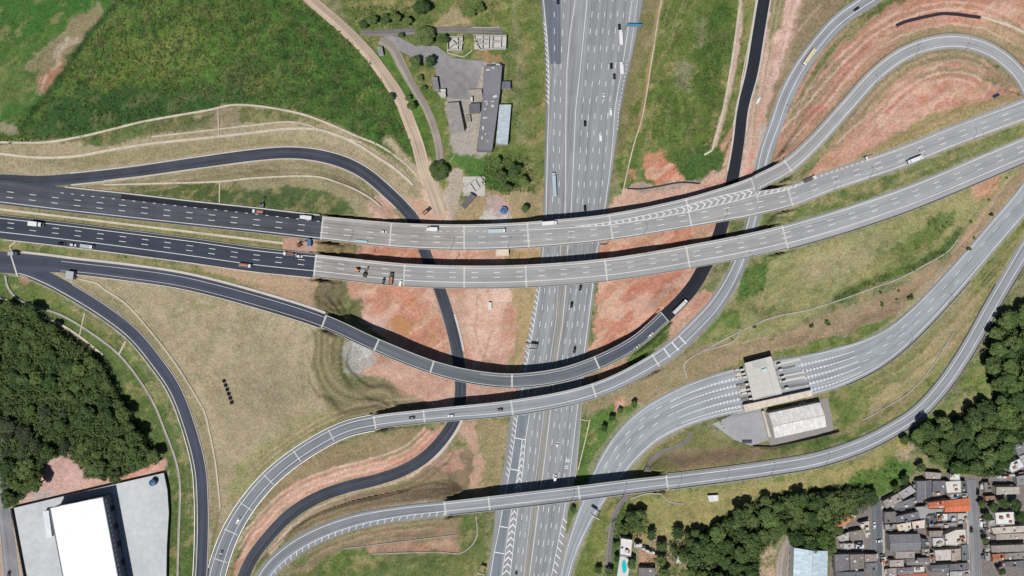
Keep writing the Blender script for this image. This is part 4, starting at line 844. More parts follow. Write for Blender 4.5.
def grade_road(key, name, mat, rng_=None):
    r = ROADS[key]; out = []
    for a, b in (rng_ or r.grade):
        v, f, uv = r.profile(a, b, [(1, .05, -.9), (1, 0, 0), (.5, 0, .02), (0, 0, .04), (-.5, 0, .02), (-1, 0, 0), (-1, -.05, -.9)])
        o = obj(name, v, f, mat, uv=uv, kind='structure'); out.append(o)
    return out
def markings(r, mb, root, name='lane_marking', mat=None):
    o = mb.build(name, mat or M_PAINT); L = root.location
    o.parent = root; o.matrix_parent_inverse = root.matrix_world.inverted() if root.type == 'MESH' else o.matrix_parent_inverse
    if L.length > 0:
        o.data.transform(__import__('mathutils').Matrix.Translation(-L))
    o['kind'] = 'stuff'
    return o
def bridge(key, label, mats, thick=1.7, para=.42, ph=.95, skip0=False):
    r = ROADS[key]; J = r.joints; mid = r.f(r.C, (J[0] + J[-1]) / 2)
    g = gz(mid[0], mid[1]); root = thing('road_bridge', label, 'bridge', (mid[0], mid[1], float(g)))
    for i in range(len(J) - 1):
        a, b = J[i] + .25, J[i + 1] - .25; mat = mats[i] if isinstance(mats, list) else mats
        v, f, uv = r.profile(a, b, [(1, 0, 0), (0, 0, .04), (-1, 0, 0), (-1, 0, -.45), (-.62, 0, -.7), (-.55, 0, -thick), (.55, 0, -thick), (.62, 0, -.7), (1, 0, -.45)], close=True)
        wobj('deck_span', v, f, mat, root, uv=uv)
        for e in (1, -1):
            v, f, uv = r.profile(a, b, [(e, -.02 * e, -.3), (e, -.02 * e, ph), (e, -e * para * .6, ph), (e, -e * para, .25), (e, -e * para * 1.35, .08), (e, -e * para * 1.35, -.3)], close=True)
            if e > 0: f = [q[::-1] for q in f]
            wobj('parapet', v, f, M_PARA, root, uv=uv)
    for k, x in enumerate(J):
        if k == 0 and skip0: continue
        v, f, uv = r.profile(max(0, x - .55), min(r.L, x + .55), [(.985, 0, .045), (0, 0, .085), (-.985, 0, .045)])
        wobj('expansion_joint', v, f, M_JOINT, root, uv=uv)
        # pier or abutment
        c = r.f(r.C, x); hwid = float(r.f(r.hw, x)); t_ = r.f(r.T, x); an = math.atan2(t_[1], t_[0]); mb = MB()
        if 0 < k < len(J) - 1:
            mb.box(-.9, .9, -hwid * .72, hwid * .72, -thick - 1.5, -thick - .02, an, c)
            ncol = 2 if hwid < 7 else 3
            for i in range(ncol):
                o_ = (i - (ncol - 1) / 2) * hwid * .62; n_ = r.f(r.N, x)
                px, py = c[0] + n_[0] * o_, c[1] + n_[1] * o_; zg = float(gz(px, py)) - 1
                mb.cyl((px, py, zg), (px, py, c[2] - thick - 1.4), .75, n=10)
            mb.wbuild('pier', M_CONC, root)
        else:
            zg = float(gz(c[0], c[1])) - 4; d = .9 if k == 0 else -.9
            mb.box(-.6, .6, -hwid, hwid, min(zg - c[2], -5), -.5, an, c + np.array([t_[0] * -d, t_[1] * -d, 0]))
            mb.wbuild('abutment', M_CONC, root)
    return root
def dashes(r, mb, offs, a=None, b=None, w_=.33, d=4.5, p=15.3, phase=0):
    for o in offs: r.line(mb, o, w_, a, b, (d, p), phase=phase)

# motorway
M = ROADS['M']; (hw_obj,) = grade_road('M', 'road', A_OLD)
def mline(pts): u = np.array(pts); return lambda v: np.interp(v, u[:, 0], u[:, 1])
ML = mline([(-60, 541), (0, 543.5), (36, 547), (72, 549), (108, 549), (144, 547.6), (216, 546), (250, 543.2), (290, 539.5), (324, 534), (355, 528.5), (415, 517.5), (438, 514.8), (472, 509.6), (500, 504.3), (527, 499.6), (553, 494.2), (576, 490.5), (650, 480)])
MML = mline([(-60, 584), (0, 575.2), (36, 569.6), (72, 566.6), (108, 566), (216, 565), (250, 562.6), (290, 560.2), (324, 557.6), (355, 552.8), (415, 545.4), (472, 538.6), (510, 533), (576, 525.6), (650, 515)])
MMR = mline([(-60, 594), (0, 587), (36, 583.5), (72, 580), (108, 575.8), (144, 574.2), (180, 572.6), (216, 570.8), (250, 567.6), (290, 565.6), (324, 562.5), (355, 557.6), (415, 550), (472, 543.2), (510, 538), (576, 529.6), (650, 519)])
MR = mline([(-60, 646), (0, 632), (36, 627), (72, 621.6), (108, 614.8), (144, 612.6), (180, 608.8), (216, 603.5), (250, 597), (290, 592), (324, 588), (355, 584), (415, 576.6), (472, 570.2), (510, 564.5), (540, 558.6), (576, 551.5), (650, 540)])
MC = mline([(400, 531), (415, 529.4), (440, 525.5), (470, 523), (510, 517.6), (576, 510), (650, 500)])      # right side of the chevron strip
def vline(mb, fn, v0, v1, width=.2, dash=None, z=.07):
    segs = [(v0, v1)]
    if dash: segs = [(x, min(v1, x + dash[0])) for x in np.arange(v0, v1, dash[1])]
    for a, b in segs:
        vs = np.linspace(a, b, max(2, int((b - a) / 6) + 1)); V = []
        for v in vs:
            c = P(float(fn(v)), v, z); V += [c + [-width / 2, 0, 0], c + [width / 2, 0, 0]]
        mb.add(V, [(2 * i, 2 * i + 1, 2 * i + 3, 2 * i + 2) for i in range(len(vs) - 1)])
mb = MB()
for fn in (ML, MMR, MR): vline(mb, fn, -40, 600, .36)
vline(mb, MML, -40, 240, .36); vline(mb, lambda v: MML(v) - 2.0, 240, 600, .2)
vline(mb, MC, 415, 600, .36); vline(mb, lambda v: MC(v) - 3.4 - (v - 440) * .035, 440, 600, .36)
vline(mb, lambda v: MR(v) + 5.5, -40, 60, .22); vline(mb, lambda v: MR(v) + 4, 60, 130, .36, (2, 4))
for v0, v1, L_, R_, n_ in ((-40, 62, MMR, MR, 7), (62, 232, MMR, MR, 6), (236, 620, MMR, MR, 5), (-40, 232, ML, MML, 3), (236, 412, ML, MML, 4), (412, 620, MC, MML, 3)):
    for k in range(1, n_):
        vline(mb, lambda v, k=k: L_(v) + (R_(v) - L_(v)) * k / n_, v0 + (k * 1.3) % 3, v1, .34, (5.6, 16.8))
markings(M, mb, hw_obj)
def quad_mark(pts, parent, name, z=.08, mat=M_PAINT):
    V = [P(u, v, z) for u, v in pts]; A = np.array(V)
    ar = sum(A[i][0] * A[(i + 1) % len(A)][1] - A[(i + 1) % len(A)][0] * A[i][1] for i in range(len(A)))
    if ar < 0: V = V[::-1]
    o = obj(name, V, [tuple(range(len(V)))], mat); o.parent = parent; return o
for v in list(np.arange(24, 104, 5.2)) + list(np.arange(286, 372, 5.6)) + list(np.arange(414, 476, 5.6)):
    l = float(ML(v)); quad_mark([(l - 3.6, v - 2.6), (l - 3.0, v - 2.9), (l + .1, v + 1.2), (l - .2, v + 2.2)], hw_obj, 'hatch_stripe')
for v in np.arange(446, 590, 6.6):        # chevrons pointing up the road
    r_ = float(MC(v)); l_ = r_ - 3.4 - (v - 440) * .035; c_ = (l_ + r_) / 2
    me_ = [(l_, v + 2.4), (c_, v - 1.9), (r_, v + 2.2), (r_, v + 3.7), (c_, v - .2), (l_, v + 3.9)]
    V = [P(a, b_, .08) for a, b_ in me_]; o = obj('chevron', V, [(0, 5, 4, 1), (1, 4, 3, 2)], M_PAINT); o.parent = hw_obj
for v in np.arange(520, 584, 7.2):
    r_ = float(MR(v)); quad_mark([(r_ + .2, v - 2.6), (r_ + .2, v - 1.2), (r_ + 4.6, v + 3.6), (r_ + 4.6, v + 2.2)], hw_obj, 'hatch_stripe')
for a, b_ in (((515, 438), (525.4, 439.8)), ((510, 469), (520.8, 470.8)), ((500, 526.4), (508.2, 527.8)), ((494, 552), (504, 553.8)), ((566, 459.6), (570, 460)), ((565, 461.2), (569.6, 461.6)), ((565, 466), (568.5, 466.3)), ((564.5, 468), (568.2, 468.4))):
    quad_mark([(a[0], a[1] - .45), (b_[0], b_[1] - .45), (b_[0], b_[1] + .45), (a[0], a[1] + .45)], hw_obj, 'stop_bar')
# fresher asphalt panels let into the old surface
A_PATCH = asphalt('asphalt_resurfaced', (112, 118, 128), 3.7, .14, .1); A_PATCH2 = asphalt('asphalt_bluish', (126, 134, 142), 3.7, .12, .1)
def vpatch(fl, fr, v0, v1, mat, name, z=.055):
    vs = np.linspace(v0, v1, max(2, int((v1 - v0) / 8))); V = []; UV = []
    for v in vs:
        for fn in (fl, fr): p = P(float(fn(v)), v, z); V.append(p); UV.append((p[0], p[1]))
    o = obj(name, V, [(2 * i, 2 * i + 2, 2 * i + 3, 2 * i + 1)[::1] for i in range(len(vs) - 1)], mat, uv=UV); o.parent = hw_obj
vpatch(lambda v: ML(v) + .5 + max(0, (v - 40) * .06), lambda v: 560.8, -30, 64, A_PATCH, 'resurfaced_panel')
vpatch(lambda v: ML(v) + .4, lambda v: MC(v) - 1 - max(0, v - 440) * .05 - 3 * (v > 440), 416, 600, A_PATCH2, 'resurfaced_panel')
# median barriers and edge rails of the motorway
def barrier_px(fn, v0, v1, name, label, h=.85, wd=.6, mat=M_PARA, z=-.05):
    vs = np.arange(v0, v1 + 1, 6.0); mb = MB(); V = []
    for v in vs:
        c = P(float(fn(v)), v, 0)
        for dx, dz in ((-wd / 2, z), (-wd * .2, h), (wd * .2, h), (wd / 2, z)): V.append(c + [dx, 0, dz])
    F = [(4 * i + j, 4 * i + j + 1, 4 * i + j + 5, 4 * i + j + 4) for i in range(len(vs) - 1) for j in range(3)] + [(0, 3, 2, 1), tuple(4 * (len(vs) - 1) + j for j in range(4))]
    mb.add(V, F); c = P(float(fn((v0 + v1) / 2)), (v0 + v1) / 2, 0)
    o = mb.build(name, mat); tag(o, label, 'barrier'); return o
barrier_px(lambda v: MML(v) + 1.2, -30, 236, 'median_barrier', 'pale concrete median barrier along the upper motorway beside three lanes')
M_CREAM = plain('cream_concrete', (200, 186, 160), .85, .36, .8)
barrier_px(lambda v: MML(v) + .3, 240, 604, 'median_barrier', 'cream concrete barrier on the left of the narrow lower motorway median', mat=M_CREAM)
barrier_px(lambda v: MMR(v) - .9, 240, 604, 'median_barrier', 'cream concrete barrier on the right of the narrow lower motorway median', mat=M_CREAM)
def steel_rail(pts, label, h=.75, name='guardrail', wd=.32, mat=None):
    mb = MB(); q = np.array(pts); V = []
    for c in q:
        V.append(c)
    n = len(q); T = np.gradient(q[:, :2], axis=0); T /= np.linalg.norm(T, axis=1)[:, None] + 1e-9
    W = []
    for i in range(n):
        nx, ny = -T[i][1], T[i][0]
        for s_, dz in ((-1, .35), (-1, h), (1, h), (1, .35)): W.append((q[i][0] + nx * s_ * wd / 2, q[i][1] + ny * s_ * wd / 2, q[i][2] + dz))
    F = [(4 * i + j, 4 * (i + 1) + j, 4 * (i + 1) + (j + 1) % 4, 4 * i + (j + 1) % 4) for i in range(n - 1) for j in range(4)]
    F = [f[::-1] for f in F]
    root = thing(name, label, 'guardrail', tuple(q[n // 2]))
    o = wobj('rail', W, F, mat or M_STEEL, root)
    mb = MB()
    for i in range(0, n, 4): mb.cyl(q[i] + [0, 0, -.8], q[i] + [0, 0, h - .05], .08, n=5)
    p = mb.wbuild('post', M_STEEL, root); p['kind'] = 'stuff'
    return root
def rail_on(key, e, extra, a, b, label, **k):
    r = ROADS[key]; x = np.arange(a, b, 1.5)
    steel_rail(r.pt(x, e * r.f(r.hw, x) + e * extra, -.05), label, **k)
def rail_px(fn, v0, v1, label):
    steel_rail(np.array([P(float(fn(v)), v, 0) for v in np.arange(v0, v1, 2.2)]), label)
rail_px(lambda v: np.interp(v, [x[0] for x in hw_rows], [x[2] for x in hw_rows]) + .6, -30, 214, 'steel guardrail on the right shoulder of the upper motorway')
rail_px(lambda v: np.interp(v, [x[0] for x in hw_rows], [x[2] for x in hw_rows]) + .6, 284, 478, 'steel guardrail on the right shoulder of the lower motorway')
rail_px(lambda v: np.interp(v, [x[0] for x in hw_rows], [x[1] for x in hw_rows]) - .6, -30, 214, 'steel guardrail on the left shoulder of the upper motorway')

# trunk road, upper carriageway
U = ROADS['U']; J = U.joints
(u_west,) = grade_road('U', 'road', A_NEWL)
ub = bridge('U', 'long curving concrete road bridge carrying the upper trunk carriageway with white chevrons', [A_DECKW, A_DECKW, A_DECK, A_DECK, A_DECK, A_DECK])
v_, f_, uv_ = U.profile(U.at_px(120, 206), J[0] - .5, [(1, -.25, .045), (1, -3.6, .056)]); o = obj('fresh_lane', v_, f_, A_BLACK, uv=uv_); o.parent = u_west
mb = MB(); U.line(mb, U.R(1.6), .36, 0, J[0]); dashes(U, mb, [U.R(7), U.R(12.3)], 0, J[0]); dashes(U, mb, [U.R(17.6)], U.at_px(60, 199), J[0], d=2, p=7)
markings(U, mb, u_west)
mb = MB(); U.line(mb, U.R(1.9), .36, J[0]); dashes(U, mb, [U.R(7.2), U.R(12.7)], J[0]); U.line(mb, U.Lf(2.0), .36, J[0] + 60)
dashes(U, mb, [U.R(18)], U.at_px(425, 236), U.at_px(520, 236), .25, 1.8, 5)
goff = lambda tab: (lambda x: -U.f(U.hw, x) + np.interp(np.interp(x, U.S, U.q[:, 0]), [520, 575, 612, 650, 687, 724, 749, 760], tab) * MPP)
U.line(mb, goff([18, 16.6, 15.2, 15, 15, 17.2, 19.2, 20.2]), .36, U.at_px(520, 236), U.L); U.line(mb, goff([18, 17.6, 17.8, 19.4, 21.6, 25.5, 26.5, 26.5]), .36, U.at_px(575, 231), U.L)
markings(U, mb, ub)
gx = [575, 612, 650, 687, 724, 749, 760]; g0 = [16.6, 15.2, 15, 15, 17.2, 19.2, 20.2]; g1 = [17.6, 17.8, 19.4, 21.6, 25.5, 26.5, 26.5]
for x in np.arange(U.at_px(583, 231), U.L - 3, 4.7):
    pu = float(np.interp(x, U.S, U.q[:, 0])); hl = float(U.f(U.hw, x)); o0 = -hl + np.interp(pu, gx, g0) * MPP; o1 = -hl + np.interp(pu, gx, g1) * MPP
    h_ = (o1 - o0) * .5; wb = 1.15
    V = [U.pt(x - h_ * .8, o0, .085), U.pt(x + h_ * .4, (o0 + o1) / 2, .085), U.pt(x - h_ * .8, o1, .085), U.pt(x - h_ * .8 + wb, o1, .085), U.pt(x + h_ * .4 + wb, (o0 + o1) / 2, .085), U.pt(x - h_ * .8 + wb, o0, .085)]
    wobj('chevron', V, [(0, 5, 4, 1), (1, 4, 3, 2)], M_PAINTW, ub)
U2 = ROADS['U2']; (u_east,) = grade_road('U2', 'road', A_EAST)
u2b = bridge('U2', 'short last span of the upper trunk carriageway beside the loop ramp split', A_DECK, skip0=True)
for r, ro, a, b in ((U2, u2b, 0, U2.joints[1]), (U2, u_east, U2.joints[1], U2.L)):
    mb = MB(); r.line(mb, r.R(1.9), .36, a, b); dashes(r, mb, [r.R(7.0), r.R(12.2)], a, b); r.line(mb, r.R(17.6), .36, a, b); markings(r, mb, ro)
for k, x in enumerate(np.arange(1, U2.at_px(800, 192), 4.4)):
    hl = float(U2.f(U2.hw, x)); o0, o1 = hl - 3.9 * MPP, hl - .9 * MPP
    ro = u2b if x < U2.joints[1] else u_east
    V = [U2.pt(x, o0, .08), U2.pt(x + .9, o0, .08), U2.pt(x + 3.2, o1, .08), U2.pt(x + 2.3, o1, .08)]
    if ro is u2b: wobj('hatch_stripe', V, [(0, 1, 2, 3)], M_PAINT, ro)
    else: o = obj('hatch_stripe', V, [(0, 1, 2, 3)], M_PAINT); o.parent = ro
E = ROADS['E']; (e_road,) = grade_road('E', 'road', A_EAST)
eb = bridge('E', 'short span of the single lane loop ramp branching off the trunk bridge', A_DECK, skip0=True)
qa = [U.pt(U.L - .3, float(U.hw[-1]) - .1, -.01), U.pt(U.L - .3, float(U.hw[-1]) - 17 * MPP, .0), E.pt(.35, -float(E.hw[0]) + .1, -.01), E.pt(.35, float(E.hw[0]) - .1, -.01)]
wobj('deck_wedge', qa + [v_ - [0, 0, .5] for v_ in qa], [(0, 1, 2, 3), (7, 6, 5, 4), (0, 4, 5, 1), (1, 5, 6, 2), (2, 6, 7, 3), (3, 7, 4, 0)], A_DECK, eb, uv=[(v_[0], v_[1]) for v_ in qa * 2])
for ro, a, b in ((eb, 0, E.joints[1]), (e_road, E.joints[1], E.L)):
    mb = MB(); E.line(mb, E.R(2.2), .36, a, b); E.line(mb, E.Lf(2.2), .36, a, b); markings(E, mb, ro)
L = ROADS['L']; J = L.joints; l_west, l_east = grade_road('L', 'road', A_NEWL2); l_east.data.materials[0] = A_EAST
lb = bridge('L', 'long curving concrete road bridge carrying the lower trunk carriageway', [A_DECKW] + [A_DECK] * 5)
for ro, a, b in ((l_west, 0, J[0]), (lb, J[0], J[-1]), (l_east, J[-1], L.L)):
    mb = MB(); L.line(mb, L.R(6.2 if ro is not l_east else 5.2), .36, a, b); dashes(L, mb, [L.R(11), L.R(15.8)], a, b); L.line(mb, L.Lf(2.4), .36, a, b); markings(L, mb, ro)
C = ROADS['C']; J = C.joints; (c_west,) = grade_road('C', 'road', A_A)
cb = bridge('C', 'curving single carriageway ramp bridge crossing the red earth pit and motorway', [A_CG, A_C, A_C, A_C, A_CG])
for ro, a, b in ((c_west, C.at_px(60, 265), J[0]), (cb, J[0], J[-1])):
    mb = MB(); C.line(mb, C.Lf(2.8), .22, max(a, C.at_px(480, 378)) if ro is cb else a, b); C.line(mb, C.R(1.6), .2, a, b)
    markings(C, mb, ro)
(g_road,) = grade_road('G', 'road', A_BLACK)
F_ = ROADS['F']; J = F_.joints; f_e, f_w = grade_road('F', 'road', A_RAMP); f_w.data.materials[0] = asphalt('asphalt_slip_mid', (130, 135, 142), 3.8, .2, .1)
fb = bridge('F', 'slender curving ramp bridge just south of the dark ramp bridge over the motorway', A_RAMP)
for ro, a, b in ((f_e, 0, J[0]), (fb, J[0], J[-1]), (f_w, J[-1], F_.L)):
    mb = MB(); F_.line(mb, F_.Lf(4.2), .36, a, b); F_.line(mb, F_.R(2.2), .36, a, b); markings(F_, mb, ro)
for (u, v) in ((682, 340), (675, 347), (668, 353)):
    x = F_.at_px(u, v); h_ = float(F_.f(F_.hw, x)) - 1.7; V = [F_.pt(x + d, s_ * h_, .09) for d, s_ in ((-.5, 1), (.5, 1), (.5, -1), (-.5, -1))]
    o = obj('rumble_strip', V, [(0, 1, 2, 3)[::-1]], M_PAINTW); o.parent = f_e
for u, v in ((331, 437), (297, 456), (268.5, 479.5), (246, 506.5), (231, 532), (222, 560)):
    x = F_.at_px(u, v); h_ = float(F_.f(F_.hw, x)); V = [F_.pt(x + d, s_ * h_ * .9, .07) for d, s_ in ((-.35, 1), (.35, 1), (.35, -1), (-.35, -1))]
    o = obj('slab_joint', V, [(0, 1, 2, 3)[::-1]], M_JOINT); o.parent = f_w
I = ROADS['I']; J = I.joints; i_w, i_e = grade_road('I', 'road', A_RAMP); i_w.data.materials[0] = asphalt('asphalt_slip_south', (136, 140, 147), 3.8, .2, .1)
ib = bridge('I', 'southernmost slender ramp bridge crossing the motorway and the toll road', A_RAMP)
for ro, a, b in ((i_w, 0, J[0]), (ib, J[0], J[-1]), (i_e, J[-1], I.L)):
    mb = MB(); I.line(mb, I.Lf(2.6), .36, a, b); I.line(mb, I.R(4.4 if ro is not i_e else 3), .36, a, b); markings(I, mb, ro)
for x in np.arange(3, J[0], 5.2):
    hl = -float(I.f(I.hw, x)); V = [I.pt(x, hl + .5, .085), I.pt(x + .6, hl + .5, .085), I.pt(x + 2.2, hl + 3.0, .085), I.pt(x + 1.6, hl + 3.0, .085)]
    o = obj('hatch_stripe', V, [(0, 1, 2, 3)], M_PAINTW); o.parent = i_w
(b_road,) = grade_road('B', 'road', A_BLACK2)
A_ = ROADS['A']; (a_road,) = grade_road('A', 'road', A_A)
mb = MB(); A_.line(mb, A_.R(1.0), .36, A_.at_px(20, 268), A_.L); markings(A_, mb, a_road)
x = A_.at_px(13, 265); V = [P(9.2, 252.5, 13.1), P(10.6, 252.3, 13.1), P(18.2, 276, 13.1), P(16.6, 276.4, 13.1)]
o = obj('expansion_joint', V, [(0, 3, 2, 1)], M_JOINT); o.parent = c_west
H = ROADS['H']; (h_road,) = grade_road('H', 'road', A_TOLL)
mb = MB(); H.line(mb, H.R(2.0), .28); H.line(mb, H.Lf(2.2), .36)
ta, tb = H.at_px(826, 371), H.at_px(705, 399)
dashes(H, mb, [H.R(8.5)], H.at_px(1024, 200), H.at_px(880, 348), .26, 4.5, 13); dashes(H, mb, [H.R(14)], H.at_px(960, 275), H.at_px(845, 365), .26, 4.5, 13, 3)
dashes(H, mb, [H.R(20)], H.at_px(905, 330), H.at_px(840, 366), .26, 4.5, 13, 6)
for k, o in enumerate((8.5, 14.5, 20.5)): dashes(H, mb, [H.R(o), ], H.at_px(684, 407), H.at_px(600, 488) - k * 10, .36, 4.5, 13, k * 4)
for side, x0, x1 in ((0, H.at_px(846, 364), H.at_px(802, 377)), (1, H.at_px(744, 389), H.at_px(690, 404))):
    for k in range(1, 6): H.line(mb, lambda x, k=k: -H.f(H.hw, x) + (3 + k * 7.0) * MPP * H.f(H.hw, x) * 2 / MPP / 44, .36, x0 - (8 if side == 0 else 0), x1 + (12 if side else 0))
    for k in range(1, 6):
        for x in np.arange(x0 + 3, x1 - 1, 2.5):
            c_ = -float(H.f(H.hw, x)) + (3 + k * 7.0) * float(H.f(H.hw, x)) * 2 / 44
            w_ = 1.15 * ((x - x0) / (x1 - x0) if side == 0 else (x1 - x) / (x1 - x0)) + .25; s_ = 1 if side == 0 else -1
            l = [H.pt(x, c_ - w_, .075), H.pt(x - s_ * .9, c_, .075), H.pt(x, c_ + w_, .075), H.pt(x + .6, c_ + w_, .075), H.pt(x - s_ * .9 + .7, c_, .075), H.pt(x + .6, c_ - w_, .075)]
            mb.add(l, [(0, 5, 4, 1), (1, 4, 3, 2)])
markings(H, mb, h_road)
# edge rails and gutters
M_KERB = plain('kerb_concrete', (206, 198, 190), .9, .4, .8)
def kerb(key, e, gap, a, b, label, wd=.8, h=.16):
    r = ROADS[key]; v, f, uv = r.profile(a, b, [(e, e * gap, -.6), (e, e * gap, h), (e, e * (gap + wd), h), (e, e * (gap + wd), -.6)], 1.6)
    if e < 0: f = [q[::-1] for q in f]
    o = obj('kerb', v, [q[::-1] for q in f], M_KERB, uv=uv); tag(o, label, 'kerb')
G_ = ROADS['G']; B_ = ROADS['B']
kerb('G', 1, .05, G_.at_px(734, 172), G_.L, 'white kerb on the west side of the fresh black road', 1.2)
kerb('G', -1, .05, G_.at_px(740, 130), G_.L, 'white kerb on the east side of the fresh black road', .9)
kerb('B', 1, .05, B_.at_px(70, 179), B_.at_px(410, 214), 'pale kerb on the outer side of the curving black slip road', .8)
kerb('B', -1, .05, B_.at_px(70, 179), B_.at_px(400, 204), 'pale kerb on the inner side of the curving black slip road', .7)
kerb('B', 1, .05, B_.at_px(448, 316), B_.at_px(459, 352), 'short pale kerb east of the black road in the pit', 1.6)
kerb('B', 1, .05, B_.at_px(457, 412), B_.at_px(428, 455), 'pale kerb on the bend of the black road south of the ramps', 1.8)
kerb('A', 1, .05, A_.at_px(70, 290), A_.L, 'thin kerb on the field side of the western slip road', .45)
rail_on('A', -1, 1.0, A_.at_px(30, 272), A_.L, 'steel guardrail left of the dark western slip road')
kerb('C', 1, .2, C.at_px(22, 263), C.joints[0] - 1, 'broad pale kerb on the north edge of the western ramp approach', 1.7)
rail_on('C', -1, .9, C.at_px(76, 268), C.joints[0] - 1, 'pale kerb rail on the south edge of the western ramp approach', mat=M_PARA, wd=.5)
rail_on('U', 1, .5, U.at_px(64, 199), U.joints[0] - 1, 'white concrete edge barrier north of the dark upper trunk carriageway', mat=M_PARA, wd=.8)
rail_on('U', -1, .5, 0, U.joints[0] - 1, 'thin steel guardrail on the south edge of the dark upper trunk carriageway')
rail_on('L', 1, .5, 0, L.joints[0] - 1, 'thin steel guardrail on the north edge of the dark lower trunk carriageway')
rail_on('L', -1, .6, L.at_px(5, 228), L.joints[0] - 1, 'pale edge barrier south of the dark lower trunk carriageway', mat=M_PARA, wd=.6)
rail_on('E', 1, .8, E.joints[1], E.L, 'steel guardrail round the outside of the loop ramp')
rail_on('F', 1, .8, F_.joints[-1] + 1, F_.L, 'steel guardrail left of the grey south-western slip road')
rail_on('F', -1, .8, 0, F_.at_px(800, 69), 'steel guardrail on the north-west edge of the north-eastern slip road')
rail_on('F', -1, .7, F_.joints[-1] + 1, F_.L, 'steel guardrail on the inner edge of the grey south-western slip road')
rail_on('I', -1, .8, I.joints[-1] + 1, I.L, 'steel guardrail on the south edge of the southern ramp below the toll plaza')
rail_on('I', 1, .8, I.joints[-1] + 1, I.at_px(1003, 286), 'steel guardrail on the north edge of the southern ramp below the toll plaza')
rail_on('L', -1, .6, L.joints[-1] + 1, L.L, 'steel guardrail on the south edge of the eastern lower trunk carriageway')
rail_on('H', 1, .8, H.at_px(960, 272), H.at_px(840, 367), 'steel guardrail on the south edge of the road east of the toll plaza')
# ------------------------------------------------------------------ paths, yards, drainage channels
def drape(pts, width, name, mat, z=.12, step=2.5, kind='structure', lip=0):
    q = catmull([(a, b) for a, b in pts], step) if len(pts) > 2 else np.array([np.array(pts[0]) * (1 - t) + np.array(pts[1]) * t for t in np.linspace(0, 1, max(3, int(math.hypot(pts[1][0] - pts[0][0], pts[1][1] - pts[0][1]) / step)))])
    C = np.array([G(a, b) for a, b in q]); n = len(C)
    T = np.gradient(C[:, :2], axis=0); T /= np.linalg.norm(T, axis=1)[:, None] + 1e-9; N = np.stack([-T[:, 1], T[:, 0]], 1)
    wd = np.broadcast_to(np.interp(np.linspace(0, 1, n), np.linspace(0, 1, len(np.atleast_1d(width))), np.atleast_1d(width)), (n,)) * MPP / 2
    V = []; UV = []; s_ = 0
    if lip: prof = [(1, -.5), (1, z), (.72, z), (.62, z - lip), (-.62, z - lip), (-.72, z), (-1, z), (-1, -.5)]
    else: prof = [(1, -.6), (1, z), (.33, z + .03), (-.33, z + .03), (-1, z), (-1, -.6)]
    for i in range(n):
        if i: s_ += np.linalg.norm(C[i] - C[i - 1])
        zz = max(C[i][2], max(float(gz(C[i][0] + N[i][0] * wd[i] * e, C[i][1] + N[i][1] * wd[i] * e)) for e in (-1, -.5, .5, 1)))
        for e, dz in prof:
            V.append((C[i][0] + N[i][0] * wd[i] * e, C[i][1] + N[i][1] * wd[i] * e, zz + dz)); UV.append((e * wd[i], s_))
    k = len(prof); F = [(i * k + j, (i + 1) * k + j, (i + 1) * k + j + 1, i * k + j + 1) for i in range(n - 1) for j in range(k - 1)]
    o = obj(name, V, F, mat, uv=UV)
    if kind: o['kind'] = kind
    return o
M_DIRT = asphalt('dirt_road', (192, 172, 152), 3.2, .25, .18, .95)
M_LANE = asphalt('old_lane', (132, 126, 126), 4, .2, .22)
M_LANE2 = asphalt('gravel_lane', (160, 150, 140), 4, .25, .22)
M_STREET = asphalt('street_asphalt', (140, 140, 144), 3.2, .2, .25)
M_STREETD = asphalt('street_asphalt_dark', (112, 114, 122), 3.2, .2, .25)
drape([(300, -12), (311, 0), (341, 26), (366, 51), (385, 76), (400, 99), (408.5, 120), (418, 146), (424, 168), (433, 190), (441, 213)], [11, 11, 11, 12, 12, 12.5, 14], 'dirt_road', M_DIRT)
drape([(380, 40), (392, 48), (403, 68), (414, 88), (426, 108), (434, 128), (439, 148), (440, 162)], [8, 10, 8, 7.5, 7.5, 7.5], 'path', M_LANE2)
drape([(360, 33), (385, 33), (410, 31.5), (440, 30), (470, 30), (503, 31)], [5, 7, 6, 6, 6, 5], 'path', M_LANE)
drape([(-6, 410), (0, 450), (3, 500), (8, 540), (14, 600)], [12, 11, 12, 14, 16], 'road', M_STREET)
drape([(691, 432), (686, 441), (676, 447), (662, 452), (650, 462), (645, 472)], 4, 'path', M_LANE)
drape([(628, 495), (620, 504), (614, 517), (610, 540), (608, 576), (607, 600)], [5, 5, 5.5, 6, 7], 'path', M_LANE)
drape([(876, 500), (877, 520), (877.5, 545), (878, 600)], [9, 10.5, 10.5, 10.5], 'street', M_STREETD)
drape([(970, 480), (972, 500), (974, 530), (976, 560), (977, 600)], [10, 10, 10.5, 10.5, 11], 'street', M_STREET)
drape([(882.5, 506), (883, 540), (884, 600)], 3, 'pavement', plain('pavement_slabs', (186, 178, 166), .9, .3, 1))
drape([(967.5, 496), (968, 540), (970, 600)], 2.2, 'pavement', plain('pavement_slabs', (186, 178, 166), .9, .3, 1))
drape([(792, 535), (786, 550), (783, 570), (782, 600)], [7, 14, 16, 18], 'path', M_LANE2)
def slab(name, pts, mat, z=.18, depth=1.5, label=None, cat=None):
    W = [G(a, b) for a, b in pts]; zt = max(w_[2] for w_ in W) if label == 'level' else float(np.mean([w_[2] for w_ in W]))
    W = [P(a, b, zt + z) for a, b in pts]; mb = MB(); mb.prism(W, zt - depth, zt + z); o = mb.build(name, mat); o['kind'] = 'structure'; return o, zt + z
